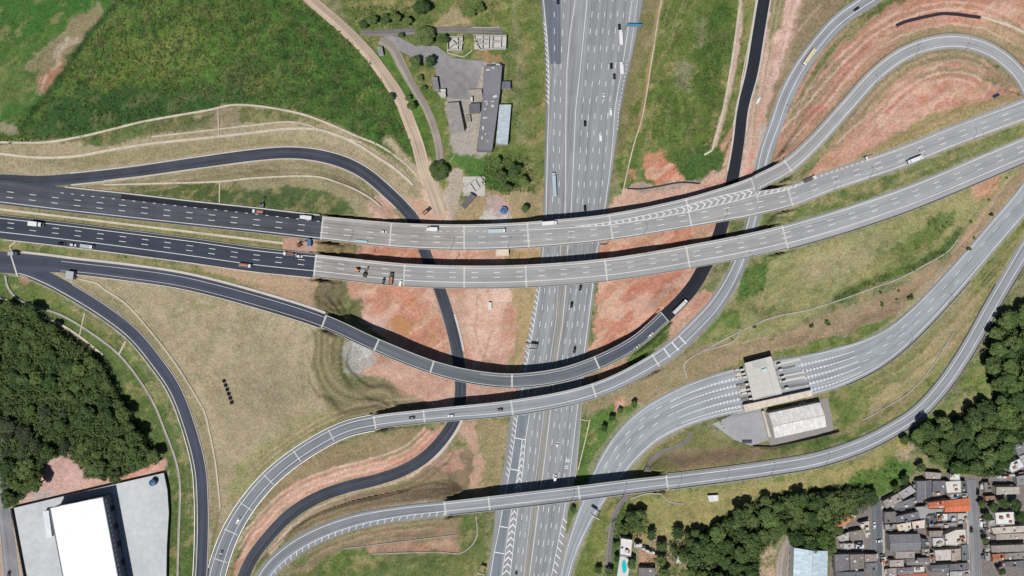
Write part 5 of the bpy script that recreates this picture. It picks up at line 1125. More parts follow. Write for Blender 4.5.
def fit(name, pts, mat, z=.2, n=14):      # pavement lying on uneven ground: a fan grid
    poly = [np.array(G(a, b)) for a, b in pts]; c = np.mean(poly, 0); V = []; F = []
    ring = []
    for i in range(len(poly)):
        a, b = poly[i], poly[(i + 1) % len(poly)]
        for t in np.linspace(0, 1, 5, endpoint=False): ring.append(a * (1 - t) + b * t)
    m_ = len(ring)
    for k in range(n + 1):
        for p in ring:
            q = c + (p - c) * k / n; V.append((q[0], q[1], float(gz(q[0], q[1])) + z))
    for k in range(n):
        for i in range(m_): F.append((k * m_ + i, k * m_ + (i + 1) % m_, (k + 1) * m_ + (i + 1) % m_, (k + 1) * m_ + i))
    A = np.array([v[:2] for v in ring]); ar = sum(A[i][0] * A[(i + 1) % m_][1] - A[(i + 1) % m_][0] * A[i][1] for i in range(m_))
    if ar > 0: F = [f[::-1] for f in F]
    o = obj(name, V, F, mat, uv=[(v[0], v[1]) for v in V]); o['kind'] = 'structure'; return o
M_YARD = plain('old_yard', (152, 149, 151), .9, .7, .25)
fit('yard', [(382, 34), (398, 37), (416, 46), (437, 46), (452, 58), (470, 60), (484, 61), (478, 82), (474, 100), (447, 98), (438, 88), (436, 68), (420, 60), (402, 52), (390, 46)], M_YARD, .22)
fit('yard', [(712, 424), (737, 412), (764, 406), (768, 440), (752, 446), (735, 440)], plain('toll_yard', (166, 166, 168), .9, .4, .3), .22)
toll_apron, _ = slab('yard', [(762, 412), (828, 398), (834, 431), (770, 446)], plain('toll_apron', (152, 146, 144), .9, .3, .8), .1)
ware_yard, YARD_Z = slab('yard', [(13, 507.5), (164, 472), (168, 488), (169, 510), (167, 545), (166, 620), (32, 620), (26, 576)], plain('yard_concrete', (202, 204, 207), .9, .4, .3), .5, 3)

M_CHAN = plain('channel_concrete', (206, 196, 176), .9, .7, .9)
M_CHANG = plain('channel_concrete_grey', (176, 170, 160), .9, .7, .9)
def channel(label, pts, width=2.0, mat=None):
    o = drape(pts, width, 'drainage_channel', mat or M_CHAN, .5, 3, None, lip=.14); tag(o, label, 'drain channel'); return o
channel('pale concrete channel along the foot of the north-western scrub', [(-20, 143), (0, 142.5), (45, 142.5), (80, 137), (110, 130), (140, 122.5), (175, 116), (210, 110), (232, 105.3), (256, 106), (290, 111.5), (306, 115.5), (331, 125), (356, 136), (378, 145), (398, 158), (418, 176)], 2.0)
channel('thin pale channel on the bench above the curving slip road', [(152, 137), (217, 129.5), (256, 125), (288, 122), (304, 124), (321, 130), (343, 137), (362, 143)], 1.4)
channel('broad pale channel on the outside of the curving slip road', [(-20, 153), (0, 154), (37, 157.7), (75, 156.5), (112, 150), (150, 144), (217, 137), (256, 132.5), (288, 129), (321, 130.5), (354, 143), (376, 156.5), (396, 170), (413, 185)], 2.6)
channel('pale channel inside the curve of the black slip road', [(104, 185), (160, 183.5), (220, 181.6), (256, 178), (318, 177), (338, 182.7), (356, 190), (373, 200), (381, 207)], 1.7)
channel('short pale channel along the slip road verge', [(104, 181), (150, 175.5), (200, 168.5), (250, 162)], 1.2)
channel('straight pale channel in the grass median of the trunk road', [(-20, 207), (0, 209.3), (128, 224.5), (256, 240), (284, 243.5)], 2.3)
channel('pale channel bending through the dry field beside the western slip road', [(79, 279), (99, 284.5), (104, 289), (125, 303), (150, 330.5), (175, 363), (197, 398), (205, 413), (209.5, 432), (215, 459), (220.5, 508)], 1.7)
channel('brownish channel in the green verge left of the western slip road', [(5.5, 275.5), (8, 287), (20, 300.5), (62, 315.5), (95, 335.5), (120, 355.5), (140, 380.5), (155, 405.5), (165, 430.5), (175, 457), (180, 482), (179, 532), (177, 600)], 2.2, M_CHANG)
channel('pale channel at the edge of the western wood', [(-10, 297), (0, 298), (15, 304), (32, 313), (60, 324), (82, 338), (103, 355)], 2.2)
channel('short pale cross channel under the bend of the western slip road', [(126, 341), (119.5, 354)], 1.5)
channel('short pale cross channel near the edge of the western wood', [(85, 313), (80, 335)], 1.2)
channel('short pale channel dropping from the curved slip road bench near the pole', [(218, 108), (219, 137)], 1.2)
channel('short pale channel in the green island of the slip road', [(220, 182), (219.5, 203)], 1.2)
channel('curved pale channel at the western junction of the trunk road', [(16, 242), (10, 247), (12, 250.5), (30, 253.5)], 1.4)
channel('pale hooked channel between the eastern ramp and the toll plaza', [(740, 329), (735, 340), (697, 354), (684, 365), (687.5, 378)], 1.4, M_CHANG)
channel('long thin channel across the brown bank north of the toll plaza', [(700, 352), (768, 319), (808, 310), (843, 299), (873, 288), (898, 279), (923, 266), (948, 251), (958, 239)], 1.4, M_CHANG)
channel('thin channel in the grass between toll road and southern ramp', [(863, 420), (886, 407), (908, 393), (930, 369), (953, 333)], 1.2, M_CHANG)
channel('pale channel down the green slope east of the motorway', [(742, -10), (739, 10), (732, 60), (723, 110), (714, 142), (712, 150), (704, 155)], 2.0)
channel('thin pale channel beside the upper motorway shoulder', [(664, -10), (661, 2), (652, 58), (642, 118), (634, 144), (626, 177), (622, 196)], 1.1)
channel('short pale channel curving in the red earth by the loop', [(981, 17), (1000, 23), (1016, 29), (1030, 36)], 2.0)
channel('pale channel along the outside of the black road', [(757.5, -10), (752, 26), (743, 72), (737, 108), (733, 125)], 1.2)
channel('pale channel along the inside edge of the loop ramp', [(800, 152), (812, 138)], 1.0)
channel('thin channel in the green strip beside the lower motorway', [(590, 419), (585, 441), (578, 470)], 1.0)
channel('short channel between the motorway shoulder and the green strip', [(579, 419), (590, 421)], 1.0)
channel('thin winding channel on the slope below the southern ramp', [(630, 499), (645, 494), (660, 493), (667, 500), (676, 503), (684, 504)], 1.4, M_CHANG)
channel('thin channel round the end of the benches under the southern ramp', [(476, 516), (477, 535), (472, 545), (460, 553), (438, 552), (372, 554)], 1.2, M_CHANG)
channel('thin channel along the upper bench south of the southern ramp', [(340, 549), (365, 546), (455, 535)], 1.0, M_CHANG)

# ------------------------------------------------------------------ buildings
def roof_px(pts, z): return [P(a, b, z) for a, b in pts]
def ccw(A):
    ar = sum(A[i][0] * A[(i + 1) % len(A)][1] - A[(i + 1) % len(A)][0] * A[i][1] for i in range(len(A)))
    return A if ar > 0 else A[::-1]
WALLS = [plain('wall_render_grey', (150, 144, 138), .9, .4, .6), plain('wall_render_cream', (196, 184, 164), .9, .35, .6), plain('wall_brick', (170, 116, 92), .9, .35, .8), plain('wall_white', (212, 210, 204), .9, .25, .6)]
ROOFS = {}
def roofm(kind, rgb):
    key = kind + '_%d_%d_%d' % rgb
    if key not in ROOFS:
        if kind in ('s', 'g'): ROOFS[key] = sheet_roof('roof_' + key, rgb)
        elif kind == 't': ROOFS[key] = sheet_roof('roof_' + key, rgb, .3, .5)
        else: ROOFS[key] = plain('roof_' + key, rgb, .9, .45, .5)
    return ROOFS[key]
WIN = plain('window_pane', (34, 38, 46), .15, .1, 1, spec=.6)
def house(pts, h, kind, rgb, label, wall=0, z0=None, name='house', cat='house', par=0.0, group=None, over=.25):
    """pts: outline of the roof; kind s shed, g gable, t tiled gable, f flat slab with parapet"""
    cu, cv = np.mean(pts, 0); zb = float(G(cu, cv)[2]) if z0 is None else z0; zt = zb + h
    W = ccw([np.array(p) for p in roof_px(pts, zt)]); c = np.mean(W, 0); n = len(W)
    root = thing(name, label, cat, (c[0], c[1], zb), group=group)
    base = [c + (w_ - c) * (1 - over / max(1.5, np.linalg.norm(w_[:2] - c[:2]))) for w_ in W]
    e = [np.linalg.norm(W[(i + 1) % n] - W[i]) for i in range(n)]
    rm = roofm(kind, rgb); mb = MB()
    if kind in ('g', 't') and n == 4:
        if e[0] + e[2] < e[1] + e[3]: W = W[1:] + W[:1]; base = base[1:] + base[:1]
        a, b, c_, d = W; rise = .11 * min(np.linalg.norm(d - a), np.linalg.norm(c_ - b)) + .15
        r0 = (a + d) / 2 + [0, 0, rise]; r1 = (b + c_) / 2 + [0, 0, rise]; Lg = np.linalg.norm(b - a); Wd = np.linalg.norm(d - a) / 2
        for q, nm in (((a, b, r1, r0), 0), ((r0, r1, c_, d), 1)):
            m2 = MB(); t_ = np.array([0, 0, -.14]); V = list(q) + [p + t_ for p in q]
            uv = [(0, 0), (Lg, 0), (Lg, Wd), (0, Wd)] * 2
            m2.add(V, [(0, 1, 2, 3), (7, 6, 5, 4), (0, 4, 5, 1), (1, 5, 6, 2), (2, 6, 7, 3), (3, 7, 4, 0)], uv); m2.wbuild('roof_slope', rm, root)
        m2 = MB(); m2.cyl(r0 + [0, 0, .02], r1 + [0, 0, .02], .16, n=6); m2.wbuild('ridge', M_CONC if kind == 'g' else rm, root)
        ba, bb, bc, bd = base; V = [p * [1, 1, 0] + [0, 0, z_] for z_ in (zb - 1.2, zt - .16) for p in (ba, bb, bc, bd)] + [(ba + bd) / 2 + [0, 0, rise - .2], (bb + bc) / 2 + [0, 0, rise - .2]]
        mb.add(V, [(0, 1, 5, 4), (1, 2, 6, 9, 5), (2, 3, 7, 6), (3, 0, 4, 8, 7)])
    elif kind == 's' and n == 4:
        a, b, c_, d = W
        if e[0] + e[2] < e[1] + e[3]: a, b, c_, d = b, c_, d, a; base = base[1:] + base[:1]
        rise = .07 * np.linalg.norm(d - a); hi = np.array([0, 0, rise]); Lg = np.linalg.norm(b - a); Wd = np.linalg.norm(d - a)
        q = (a, b, c_ + hi, d + hi); t_ = np.array([0, 0, -.13]); m2 = MB()
        m2.add(list(q) + [p + t_ for p in q], [(0, 1, 2, 3), (7, 6, 5, 4), (0, 4, 5, 1), (1, 5, 6, 2), (2, 6, 7, 3), (3, 7, 4, 0)], [(0, 0), (Lg, 0), (Lg, Wd), (0, Wd)] * 2); m2.wbuild('roof', rm, root)
        ba, bb, bc, bd = base; V = [p * [1, 1, 0] + [0, 0, zb - 1.2] for p in base] + [ba + t_, bb + t_, bc + hi + t_ * 1.1, bd + hi + t_ * 1.1]
        mb.add(V, [(0, 1, 5, 4), (1, 2, 6, 5), (2, 3, 7, 6), (3, 0, 4, 7)])
    else:
        m2 = MB(); m2.prism(W, zt - .2, zt); m2.wbuild('roof', rm, root)
        if par:
            m3 = MB()
            for i in range(n):
                a, b = W[i], W[(i + 1) % n]; d = (b - a) / (np.linalg.norm(b - a) + 1e-9); nn = np.array([-d[1], d[0], 0]) * .18
                V = [a, b, b + nn, a + nn]; m3.add([p + [0, 0, .002] for p in V] + [p + [0, 0, par] for p in V], [(4, 5, 6, 7), (0, 1, 5, 4), (1, 2, 6, 5), (2, 3, 7, 6), (3, 0, 4, 7)])
            m3.wbuild('parapet', WALLS[wall], root)
        mb.prism(base, zb - 1.2, zt - .21)
    mb.wbuild('wall', WALLS[wall], root)
    if name == 'house':          # lean-tos, roof rooms, tanks and patches of newer sheet
        A_ = np.array(W[:4]) if n >= 4 else np.array(W)
        for _ in range(random.choice((1, 2, 2, 3))):
            s_, t_ = random.uniform(.15, .85), random.uniform(.15, .85); o_ = (A_[0] * (1 - s_) + A_[1] * s_) * (1 - t_) + (A_[3] * (1 - s_) + A_[2] * s_) * t_
            d_ = (A_[1] - A_[0]) / (np.linalg.norm(A_[1] - A_[0]) + 1e-9); an_ = math.atan2(d_[1], d_[0]); m3 = MB()
            if kind == 'f': m3.box(-random.uniform(.6, 1.5), random.uniform(.6, 1.5), -.8, random.uniform(.5, 1.2), -.05, random.uniform(.8, 2.2), an_, o_); m3.wbuild('roof_room', random.choice(WALLS), root)
            else: m3.box(-random.uniform(.4, 1.0), random.uniform(.4, 1.0), -.6, random.uniform(.4, .9), -.1, random.uniform(.35, .75), an_, o_ + [0, 0, .12]); m3.wbuild('roof_hatch', random.choice([M_CONC, M_DARK, M_CONCD, WALLS[3]]), root)
        for _ in range(random.choice((1, 1, 2))):
            i_ = random.randrange(n); a, b = W[i_], W[(i_ + 1) % n]; Lb = np.linalg.norm(b - a)
            if Lb < 3: continue
            d_ = (b - a) / Lb; nn_ = np.array([d_[1], -d_[0], 0]); s0 = random.uniform(.05, .5) * Lb; s1 = min(Lb * .95, s0 + random.uniform(1.5, 4.0)); dp = random.uniform(.9, 1.9); zz = np.array([0, 0, -random.uniform(.5, 1.3)])
            V = [a + d_ * s0 + zz, a + d_ * s1 + zz, a + d_ * s1 + nn_ * dp + zz * 1.25, a + d_ * s0 + nn_ * dp + zz * 1.25]
            m3 = MB(); m3.add(V + [v_ - [0, 0, .1] for v_ in V], [(3, 2, 1, 0), (4, 5, 6, 7), (2, 3, 7, 6), (1, 2, 6, 5), (3, 0, 4, 7)], [(0, 0), (s1 - s0, 0), (s1 - s0, dp), (0, dp)] * 2); m3.wbuild('lean_to_roof', roofm('s', random.choice([(132, 131, 136), (176, 170, 164), (150, 132, 118), (206, 204, 200), (100, 100, 106)])), root)
            m3 = MB(); q_ = [V[2] * [1, 1, 0], V[3] * [1, 1, 0]]
            for w_ in q_: m3.cyl((w_[0], w_[1], zb - 1), (w_[0], w_[1], V[2][2] - .1), .07, n=5)
            m3.wbuild('lean_to_post', M_CONCD, root)
    # a door and a few windows on the longest wall
    k = int(np.argmax([np.linalg.norm(base[(i + 1) % len(base)] - base[i]) for i in range(len(base))])); a, b = base[k], base[(k + 1) % len(base)]
    d = (b - a) * [1, 1, 0]; Lw = np.linalg.norm(d)
    if Lw > 4:
        d /= Lw; nn = np.array([d[1], -d[0], 0]) * .04
        for t_, z_, wd, hh, nm, mt in ((.25, 1.0, 1.2, 1.1, 'window', WIN), (.72, 1.0, 1.2, 1.1, 'window', WIN), (.5, .05, .9, 2.05, 'door', M_DARK)):
            o = a * [1, 1, 0] + d * Lw * t_ + [0, 0, zb + z_] + nn; V = [o - d * wd / 2, o + d * wd / 2, o + d * wd / 2 + [0, 0, hh], o - d * wd / 2 + [0, 0, hh]]
            if h > 2.6: wobj(nm, V + [v - nn * 1.5 for v in V], [(0, 1, 2, 3), (0, 4, 5, 1), (1, 5, 6, 2), (2, 6, 7, 3), (3, 7, 4, 0)], mt, root)
    return root
def T(ox, oy, k, *pts): return [(ox + a / k, oy + b / k) for a, b in pts]
A8 = lambda *p: T(824, 468, 8, *p)
B8 = lambda *p: T(896, 468, 8, *p)
C8 = lambda *p: T(824, 504, 8, *p)
D8 = lambda *p: T(896, 504, 8, *p)
GRY, GRB, DRK, LGT, CRM, WHT, ORG, TAR = (132, 131, 136), (140, 132, 126), (100, 100, 106), (168, 166, 166), (206, 196, 182), (224, 224, 222), (212, 124, 88), (150, 138, 124)
for pts, h, k, c, lb, wl in [
    (A8((470, 265), (590, 200), (628, 262), (500, 325)), 4, 's', (160, 152, 146), 'pale brown-grey roofed house slanting at the top of the left street', 0),
    (A8((592, 198), (690, 138), (738, 188), (632, 250)), 4.2, 's', LGT, 'slanted light grey roofed house next to the pale brown-grey corner house', 0),
    (A8((740, 105), (860, 95), (862, 228), (742, 262)), 4.6, 'g', (112, 113, 119), 'dark grey gabled house with bright ridge at the north of the block', 0),
    (A8((866, 102), (962, 100), (976, 188), (868, 190)), 4, 's', (108, 108, 114), 'dark grey roofed house joined east of the gabled house', 0),
    (A8((805, 30), (940, 40), (930, 88), (815, 86)), 3.8, 's', (164, 154, 146), 'small pale brown roofed house at the northern tip of the block', 1),
    (A8((560, 292), (720, 232), (750, 268), (700, 318), (582, 332)), 3.6, 'f', (128, 127, 132), 'crooked grey roofed house south of the slanted light grey house', 0),
    (A8((862, 195), (940, 180), (946, 200), (872, 212)), 3.2, 'f', CRM, 'tiny cream flat roof amid the dark grey roofs', 1),
    (B8((430, 45), (505, 45), (510, 98), (430, 98)), 4.6, 'f', WHT, 'small white flat roof house by the trees at the right street end', 3),
    (B8((392, 108), (518, 102), (520, 198), (406, 204)), 4.6, 'f', (224, 218, 208), 'large off-white flat roof house north of the orange tiled house', 3),
    (B8((524, 102), (566, 106), (572, 184), (528, 194)), 3.6, 's', DRK, 'narrow dark grey roof between the off-white house and the right street', 0),
    (B8((406, 210), (578, 198), (584, 234), (440, 250)), 3.2, 'f', (150, 152, 160), 'grey terrace strip directly north of the orange tiled house', 0),
    (B8((254, 278), (386, 262), (388, 320), (260, 322)), 4.8, 't', ORG, 'western wing of the bright orange tiled house', 1),
    (B8((388, 262), (582, 240), (592, 348), (388, 354)), 5.2, 't', (216, 122, 84), 'large bright orange tiled house facing the right street', 1),
    (B8((152, 310), (248, 304), (262, 326), (372, 326), (375, 354), (255, 368), (242, 402), (194, 408)), 3.0, 'f', (166, 166, 166), 'light grey concrete terrace west of the orange tiled house', 0),
    (B8((255, 378), (318, 372), (324, 438), (262, 446)), 3.6, 's', DRK, 'dark grey square roof south of the light grey terrace', 0),
    (B8((326, 366), (412, 366), (412, 420), (328, 420)), 4.2, 'f', (226, 220, 216), 'white flat roofed house south of the orange tiles', 3),
    (B8((262, 448), (488, 432), (488, 470), (262, 474)), 3.6, 'f', (150, 150, 156), 'grey cluttered terrace strip south of the white flat roof', 0),
    (B8((416, 362), (486, 360), (486, 430), (416, 418)), 3.8, 'f', (156, 158, 166), 'bluish grey terrace between the white roof and the street corner', 0),
    (B8((490, 362), (568, 362), (560, 438), (492, 448)), 4, 'f', (190, 188, 184), 'pale grey flat roof at the street below the orange house', 3),
    (A8((482, 352), (568, 346), (580, 434), (484, 444)), 3.8, 's', (120, 116, 112), 'dark brown-grey roof fronting the left street', 0),
    (A8((572, 386), (755, 346), (766, 404), (582, 440)), 4.2, 's', (112, 112, 118), 'long dark grey roof slanting behind the left street front', 0),
    (A8((484, 452), (572, 446), (574, 488), (492, 500)), 3, 'f', (164, 162, 162), 'light grey flat roof beside the cream houses on the left street', 0),
    (A8((576, 452), (690, 432), (700, 488), (600, 506)), 3.8, 's', (222, 206, 188), 'cream roofed house in the middle of the block, west one of a pair', 1),
    (A8((702, 430), (806, 414), (802, 480), (712, 486)), 3.8, 's', (226, 208, 194), 'cream roofed house in the middle of the block, east one of a pair', 1),
    (C8((518, 246), (766, 240), (772, 370), (526, 380)), 5.2, 'g', (126, 127, 130), 'widest grey gabled roof of the block with a white ridge', 0),
    (C8((570, 380), (725, 378), (725, 430), (572, 438)), 3.8, 's', (164, 154, 150), 'pale brown long roof just south of the widest gabled roof', 1),
    (C8((776, 272), (836, 290), (836, 345), (778, 350)), 3.8, 's', (96, 96, 102), 'small dark roof at the east corner of the widest gabled roof', 0),
    (C8((782, 356), (840, 356), (842, 404), (786, 408)), 3.5, 's', TAR, 'small brown-grey roof south of the small dark roof', 0),
    (C8((522, 450), (634, 446), (640, 500), (526, 504)), 3.4, 's', (176, 166, 158), 'light brown roof on the left street south of the long brown roof', 1),
    (C8((656, 436), (845, 430), (846, 488), (660, 490)), 4, 'g', (132, 126, 126), 'long grey-brown gabled roof in the south of the block', 0),
    (C8((512, 516), (578, 510), (582, 576), (516, 580)), 3.6, 's', (162, 150, 144), 'pale brown roof at the bottom of the left street', 0),
    (C8((584, 512), (710, 506), (714, 558), (586, 564)), 4, 'g', (126, 126, 132), 'grey gabled roof at the bottom of the block beside a white roof', 0),
    (C8((716, 502), (800, 500), (802, 544), (716, 550)), 3.6, 'f', (222, 216, 208), 'bright white flat roof at the bottom of the block', 3),
    (D8((392, 242), (475, 206), (555, 202), (560, 298), (482, 334), (396, 330)), 4.6, 'f', (216, 210, 200), 'big cream flat roofed house facing the right street south of the orange house', 3),
    (D8((262, 216), (370, 212), (374, 262), (266, 264)), 3.6, 's', (150, 138, 134), 'patched brown-grey roof west of the big cream flat roof', 2),
    (D8((290, 272), (384, 268), (386, 328), (296, 338)), 3.6, 'f', (206, 204, 206), 'whitish cluttered flat roof southwest of the big cream one', 3),
    (D8((306, 368), (438, 362), (440, 448), (320, 454)), 4.2, 's', (202, 192, 188), 'pale pinkish grey sheet roof south of the whitish cluttered roof', 1),
    (D8((442, 362), (518, 356), (520, 448), (442, 448)), 4.2, 's', (178, 162, 152), 'tan sheet roof joined east of the pinkish grey sheet roof', 1),
    (D8((522, 328), (580, 322), (586, 448), (526, 452)), 3.8, 's', (118, 122, 128), 'tall narrow slate grey roof on the right street', 0),
    (D8((268, 392), (302, 388), (312, 468), (272, 468)), 3.4, 'f', (196, 192, 188), 'narrow pale flat roof west of the pinkish grey sheet roof', 1),
    (D8((272, 492), (418, 482), (422, 544), (282, 548)), 4.2, 'g', (108, 110, 116), 'dark slate gabled roof near the bottom of the block', 0),
    (D8((424, 482), (584, 468), (590, 524), (430, 534)), 4, 's', (110, 112, 118), 'dark slate roof near the bottom facing the right street', 0),
    (D8((430, 540), (530, 536), (532, 600), (430, 600)), 3.8, 's', (178, 176, 174), 'light grey roof cut by the picture bottom near the right street', 0),
    (D8((536, 534), (590, 530), (592, 600), (538, 600)), 3.8, 'f', (222, 218, 210), 'whitish flat roof cut by the picture bottom at the right street', 3),
    (D8((20, 562), (250, 552), (256, 606), (20, 606)), 3.8, 't', (190, 112, 92), 'reddish tiled roof edge at the picture bottom', 2),
    (B8((802, 152), (985, 150), (990, 208), (802, 214)), 4.8, 's', (180, 172, 160), 'large beige sheet roof east of the right street, north of a leafy yard', 1),
    (B8((790, 356), (940, 350), (945, 450), (800, 456)), 4.6, 'f', (232, 232, 230), 'bright white square flat roof beside the leafy yard', 3),
    (B8((736, 414), (794, 416), (796, 470), (738, 470)), 3.4, 's', (166, 160, 154), 'small grey-beige roof left of the bright white square roof', 1),
    (B8((698, 400), (734, 402), (736, 470), (702, 470)), 3, 's', (110, 106, 106), 'narrow dark roof nearest the street by the bright white roof', 0),
    (B8((762, 478), (1040, 460), (1040, 512), (782, 528)), 4.4, 's', (200, 190, 180), 'long pale beige roof at the right picture edge below the white square roof', 1),
    (D8((800, 242), (1040, 232), (1040, 280), (802, 288)), 4, 's', (176, 164, 154), 'long brownish beige roof parallel to the paler one at the right edge', 1),
    (D8((758, 332), (1040, 322), (1040, 380), (766, 388)), 4.4, 's', (150, 144, 138), 'long grey-brown roof at the right edge north of the reddish roof', 0),
    (D8((768, 402), (858, 396), (862, 448), (772, 466)), 3.6, 't', (190, 120, 92), 'small reddish tiled roof east of the right street', 2),
    (D8((864, 396), (1012, 386), (1014, 440), (870, 444)), 4, 's', (146, 136, 128), 'brown roof right of the small reddish tiled roof', 0),
    (D8((1015, 386), (1040, 384), (1040, 440), (1017, 442)), 4, 'f', (226, 224, 222), 'white roof edge at the right picture border', 3),
    (D8((872, 462), (1040, 450), (1040, 512), (884, 502)), 4, 's', (108, 108, 114), 'dark slate roof at the right edge below the brown roof', 0),
    (D8((716, 332), (745, 326), (748, 378), (722, 380)), 3, 's', (190, 188, 186), 'tiny pale shed roof along the right street, northern one', 1),
    (D8((712, 392), (750, 390), (756, 448), (718, 454)), 3, 's', (170, 168, 168), 'tiny grey shed roof along the right street, southern one', 0),
    (D8((710, 194), (746, 194), (748, 226), (714, 228)), 3.2, 'f', (230, 228, 226), 'tiny white flat roof right of the right street', 3),
    (B8((702, 116), (758, 116), (762, 188), (708, 194)), 3.4, 's', (142, 136, 130), 'small grey roof at the top right of the right street', 0),
    (B8((712, 226), (790, 222), (792, 258), (718, 264)), 3.2, 's', (160, 124, 92), 'small brown roof beside the leafy yard', 2),
    (T(768, 432, 4, (952, 130), (1005, 106), (1026, 140), (976, 164)), 4.6, 'f', (220, 222, 226), 'white roof at the right edge under the wood', 3),
    (T(768, 432, 4, (920, 102), (958, 62), (990, 86), (942, 124)), 4, 's', (150, 148, 150), 'grey slanted roof between the wood and the white roof at the right edge', 0),
    (T(768, 432, 4, (980, 52), (1034, 18), (1040, 74), (1002, 96)), 4, 's', (134, 134, 140), 'darker grey slanted roof high on the right edge', 0),
    (T(768, 432, 4, (1004, 98), (1044, 82), (1044, 132), (1024, 134)), 4.4, 's', (176, 174, 174), 'light grey roof tucked at the right edge', 0),
    (T(768, 432, 4, (992, 178), (1040, 168), (1040, 212), (996, 212)), 4, 's', (146, 144, 146), 'grey roof at the right edge beside the large beige roof', 0),
    (T(768, 432, 4, (915, 176), (985, 168), (988, 178), (918, 188)), 3.4, 'f', (206, 206, 204), 'thin pale roof strip below the wood at the right', 3),
    (C8((76, 146), (184, 82), (220, 130), (106, 220)), 4.4, 't', (204, 138, 100), 'rusty orange tiled roof with gaps at the edge of the wood', 2),
    (C8((208, 78), (256, 96), (250, 120), (222, 130)), 3.2, 'f', (216, 204, 180), 'tiny cream roof attached to the rusty orange roof', 1),
    (C8((278, 152), (365, 132), (360, 200), (302, 202)), 4, 'f', (208, 194, 180), 'pale beige flat roof left of the left street', 1),
    (C8((310, 204), (358, 202), (352, 276), (336, 276)), 3.6, 'f', (204, 196, 186), 'narrow pale beige terrace left of the left street', 1),
    (C8((204, 222), (306, 204), (328, 288), (212, 294)), 3.8, 's', (136, 128, 122), 'brown-grey roof behind the pale beige terrace', 0),
    (C8((102, 262), (190, 226), (202, 290), (132, 300)), 3.6, 's', (184, 178, 172), 'light grey roof beside the wood below the rusty orange roof', 0),
    (C8((156, 316), (236, 316), (240, 354), (158, 358)), 4, 's', (196, 192, 190), 'pale double pitched shed left of the left street', 3),
    (C8((256, 326), (320, 326), (322, 354), (256, 357)), 4, 's', (214, 218, 226), 'white-blue roof beside the pale double pitched shed', 3),
    (C8((80, 402), (198, 402), (204, 528), (86, 540)), 4.2, 's', (122, 120, 124), 'large grey square roof, western one above the bottom left of the street', 0),
    (C8((202, 402), (318, 402), (324, 514), (208, 528)), 4.4, 's', (132, 124, 120), 'large brown-grey square roof, middle one above the bottom left of the street', 0),
    (C8((322, 402), (420, 402), (422, 458), (326, 468)), 3.8, 's', (152, 138, 130), 'tan-grey roof touching the left street', 0),
    (C8((330, 474), (420, 466), (426, 540), (338, 528)), 3.8, 's', (120, 120, 126), 'grey roof touching the left street near the bottom', 0),
    (C8((92, 546), (326, 540), (334, 606), (92, 606)), 3.8, 'g', (118, 120, 126), 'slate gabled roof with a white ridge at the picture bottom', 0),
    (C8((458, 426), (494, 424), (496, 488), (460, 490)), 3, 'f', (232, 230, 228), 'white awning roof over the pavement of the left street', 3),
]: house(pts, h, k, c, lb, wl, par=.5 if k == 'f' else 0)
house(T(720, 504, 8, (592, 350), (862, 376), (858, 640), (584, 640)), 9, 'g', (196, 214, 224), 'large pale blue metal hall roof between the wood and the houses', 3, name='hall', cat='hall')
V8 = lambda *p: T(600, 504, 8, *p)
house(V8((168, 272), (258, 286), (246, 420), (160, 408)), 5.5, 'f', (230, 226, 224), 'white flat roofed villa north of the swimming pool', 3, par=.6)
house(V8((276, 306), (338, 320), (330, 352), (270, 346)), 3.4, 'f', (206, 212, 222), 'small bluish white annex east of the white villa', 3, par=.3)
house(V8((312, 508), (440, 512), (440, 600), (304, 600)), 4.2, 's', (120, 116, 118), 'dark grey roof beside red earth near the swimming pool', 0)
house(V8((622, 416), (664, 430), (646, 480), (610, 466)), 3.6, 's', (222, 220, 214), 'small white roof in the clearing of the southern wood', 3)
house(V8((666, 440), (734, 464), (716, 520), (650, 482)), 3.4, 's', (150, 120, 96), 'small brown roof in the clearing of the southern wood', 2)
house(V8((748, 472), (868, 490), (900, 530), (862, 582), (722, 542)), 4.2, 'f', (168, 168, 174), 'grey flat roofed house in the clearing of the southern wood', 0, par=.5)
house(V8((340, 352), (376, 360), (440, 388), (436, 404), (338, 372)), 2.8, 'f', (214, 212, 210), 'thin white lean-to roof between villa and wood', 3)
house(T(512, 432, 4, (782, 254), (824, 252), (826, 276), (790, 280)), 3.2, 's', (228, 228, 230), 'lone tiny white shed on the dry slope below the southern ramp', 3, name='shed', cat='shed')
# pool terrace
po, pz = slab('terrace', V8((160, 412), (245, 424), (222, 600), (134, 600)), plain('terrace_tiles', (214, 214, 214), .8, .25, .8), .5)
M_WATER = plain('pool_water', (42, 200, 200), .08, .08, .6, spec=.5)
ring = [(193 + 19 * math.cos(t) * (1 + .12 * math.sin(2 * t)), 500 + 52 * math.sin(t)) for t in np.linspace(0, 2 * math.pi, 28, endpoint=False)]
pl = thing('swimming_pool', 'oval turquoise swimming pool on the white terrace', 'pool', P(624, 566.5, pz))
W = [P(a, b, pz + .05) for a, b in V8(*ring)]; mb = MB(); mb.prism(W, pz - .5, pz + .05); mb.wbuild('water', M_WATER, pl)
c = np.mean(W, 0); m2 = MB(); n_ = len(W)
O = [c + (w_ - c) * 1.12 for w_ in W]; V = [w_ + [0, 0, z_] for z_ in (0.0, .12) for w_ in W] + [o_ + [0, 0, z_] for z_ in (-.04, .12) for o_ in O]
m2.add(V, [(i, n_ + i, n_ + (i + 1) % n_, (i + 1) % n_) for i in range(n_)] + [(n_ + i, 3 * n_ + i, 3 * n_ + (i + 1) % n_, n_ + (i + 1) % n_) for i in range(n_)] + [(3 * n_ + i, 2 * n_ + i, 2 * n_ + (i + 1) % n_, 3 * n_ + (i + 1) % n_) for i in range(n_)])
m2.wbuild('coping', WALLS[3], pl)

